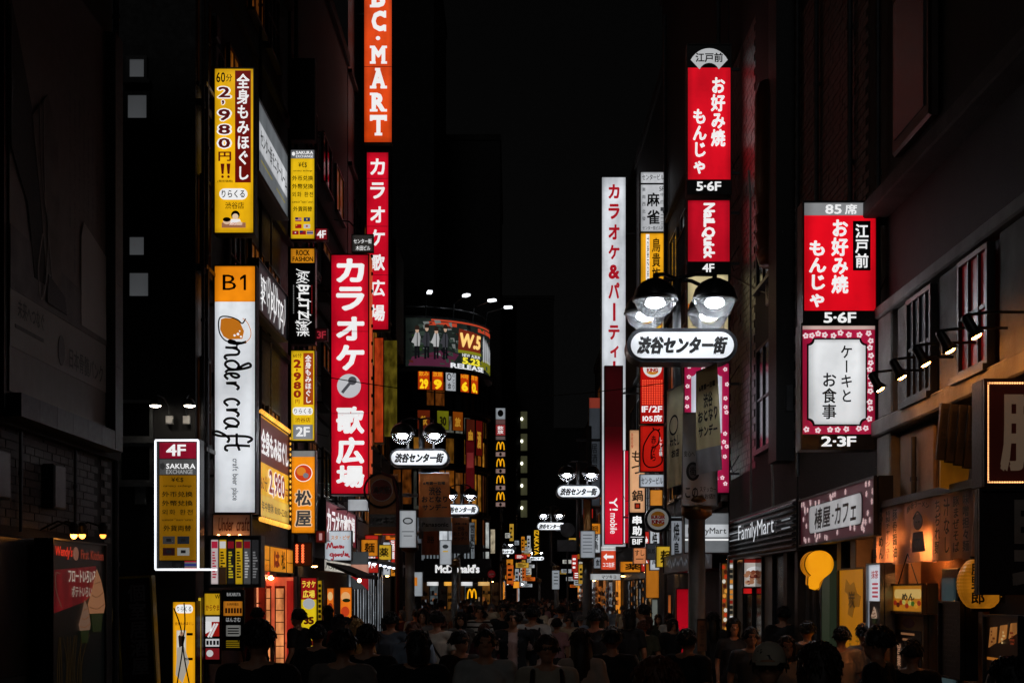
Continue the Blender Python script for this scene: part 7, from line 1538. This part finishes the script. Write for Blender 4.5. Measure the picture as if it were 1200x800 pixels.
P_('big dark head close to us, right of the pale cap', 958, 7.0, 752, 'stand', 1, 'bob', 'brown', shirt='#0e0d0d')
P_('person in a light shirt before the amber wall panel', 986, 16, 733, 'walk', shirt='#a08c7c')
P_('woman in a patterned blouse in front of the soft serve menu', 1012, 16.8, 730, 'stand', 1, 'bun', shirt='#8a7c74')
P_('dark man in profile beside the ramen posters', 1028, 11, 733, 'stand', shirt='#0c0c0d', turn=60)
P_('black clad person standing before the brown gate poster', 1069, 12.4, 750, 'stand', 0, shirt='#0d0c0c', turn=-20)
P_('very near dark head at the bottom right corner', 1182, 6.4, 772, 'stand', 1, 'bob', shirt='#0c0b0b')
P_('tall dark walker under the store fascia', 918, 22, 710, 'walk', shirt='#121214')
P_('dark haired person beside the store window', 946, 18, 728, 'walk2', shirt='#17171a')
P_('person in a grey hooded top between cap and store corner', 880, 16.5, 735, 'walk', shirt='#3a3a3c', away=False)
P_('dark figure looking at a phone by the store corner', 860, 19, 724, 'phone', 1, 'bob', shirt='#1c1a1a', away=False)
P_('slim dark figure at the foot of the convenience store window', 835, 22, 716, 'walk2', 1, 'long', shirt='#131315')
P_('man in a charcoal jacket among the heads on the lower left', 372, 15.5, 730, 'walk', shirt='#1a1a1c', long_=True)
P_('woman with a bob in black just right of the price boards', 384, 27, 709, 'walk2', 1, 'bob', shirt='#131214')
# the rest of the crowd, thinning to the end of the street
rs = random.Random(21); SH = {'white': '#c4c0ba', 'cream': '#b8a488', 'black': '#0e0e10', 'navy': '#141a2a', 'grey': '#56565a', 'brown': '#3a2a20', 'pale blue': '#7a8ca0', 'olive': '#3a3c28', 'wine red': '#4a1420', 'pink': '#a87a7c'}
HL = {'short': 'short hair', 'bob': 'bobbed hair', 'long': 'long hair', 'bun': 'tied up hair'}
PP = [(o.location.x, o.location.y) for o in C.objects if o.name.startswith('person')]; n = 0; t = 0; seen = set()
POS = [(-2.41, 33.5), (2.41, 18.5), (2.32, 44.5), (-2.2, 54), (2.1, 67.5)]
while n < 140 and t < 9000:
    t += 1; Y = 17 + 85*rs.random()**.95; x = rs.uniform(-3.9, 3.6) if Y < 70 else rs.uniform(-.6, 4.4)
    if any((x-a)**2 + ((Y-b)*.8)**2 < .42 for a, b in PP) or any((x-a)**2 + (Y-b)**2 < .3 for a, b in POS): continue
    fem = rs.random() < .45; away = rs.random() < .6; c_ = rs.choice(list(SH)); hs_ = rs.choice(['bob', 'long', 'bun', 'short'] if fem else ['short', 'short', 'short', 'bob'])
    zone = 'by left shops' if x < -1.6 else ('by right shops' if x > 1.8 else 'mid street'); dist = 'before the second lamps' if Y < 40 else ('beyond the second lamps' if Y < 62 else 'in the far crowd')
    sk = fem and rs.random() < .35
    lab = f"{'woman' if fem else 'man'} in {c_}{', skirt' if sk else ''}, {HL[hs_]}, {'from behind' if away else 'facing us'}, {zone} {dist}"
    if lab in seen or len(lab.split()) > 16: continue
    seen.add(lab); PP.append((x, Y)); n += 1
    P_(lab, HX + x*K/Y, Y, None, rs.choice(['walk', 'walk2', 'walk', 'walk2', 'stand', 'phone']), int(fem), hs_, rs.choice(['black', 'black', 'black', 'brown', 'auburn', 'grey']), SH[c_], rs.choice(['#0e0f12', '#1c2230', '#2a2620', '#3c3a38', '#0c0c0c']), away, rs.random() < .3, sk, None, rs.uniform(-18, 18), 'crowd walking down the street')

# lit phones added in their hands as small highlights among the crowd
ph_me = MB().bbox(-.036, .036, 0, .009, -.075, .075, .003).mesh('phone_case', BLACK); ps_me = MB().box(-.032, .032, .0092, .0098, -.068, .068).mesh('screen', em('#cfe0f4', 2.2))
for k, (p, lab) in enumerate(PHON[:12]):
    s = p.scale.z; a = p.rotation_euler.z; l_ = Vector((.1, -.345, 1.275))*s; loc = p.location + Vector((l_.x*math.cos(a) - l_.y*math.sin(a), l_.x*math.sin(a) + l_.y*math.cos(a), l_.z))
    o = empty('phone', 'added lit phone of the ' + ' '.join(lab.replace(',', '').split()[:11]), 'phone', loc, a, 'phones in hands'); o.rotation_euler = (R(-25), 0, a); put('phone_case', ph_me, o); put('screen', ps_me, o)
bpy.data.scenes.remove(WORK)
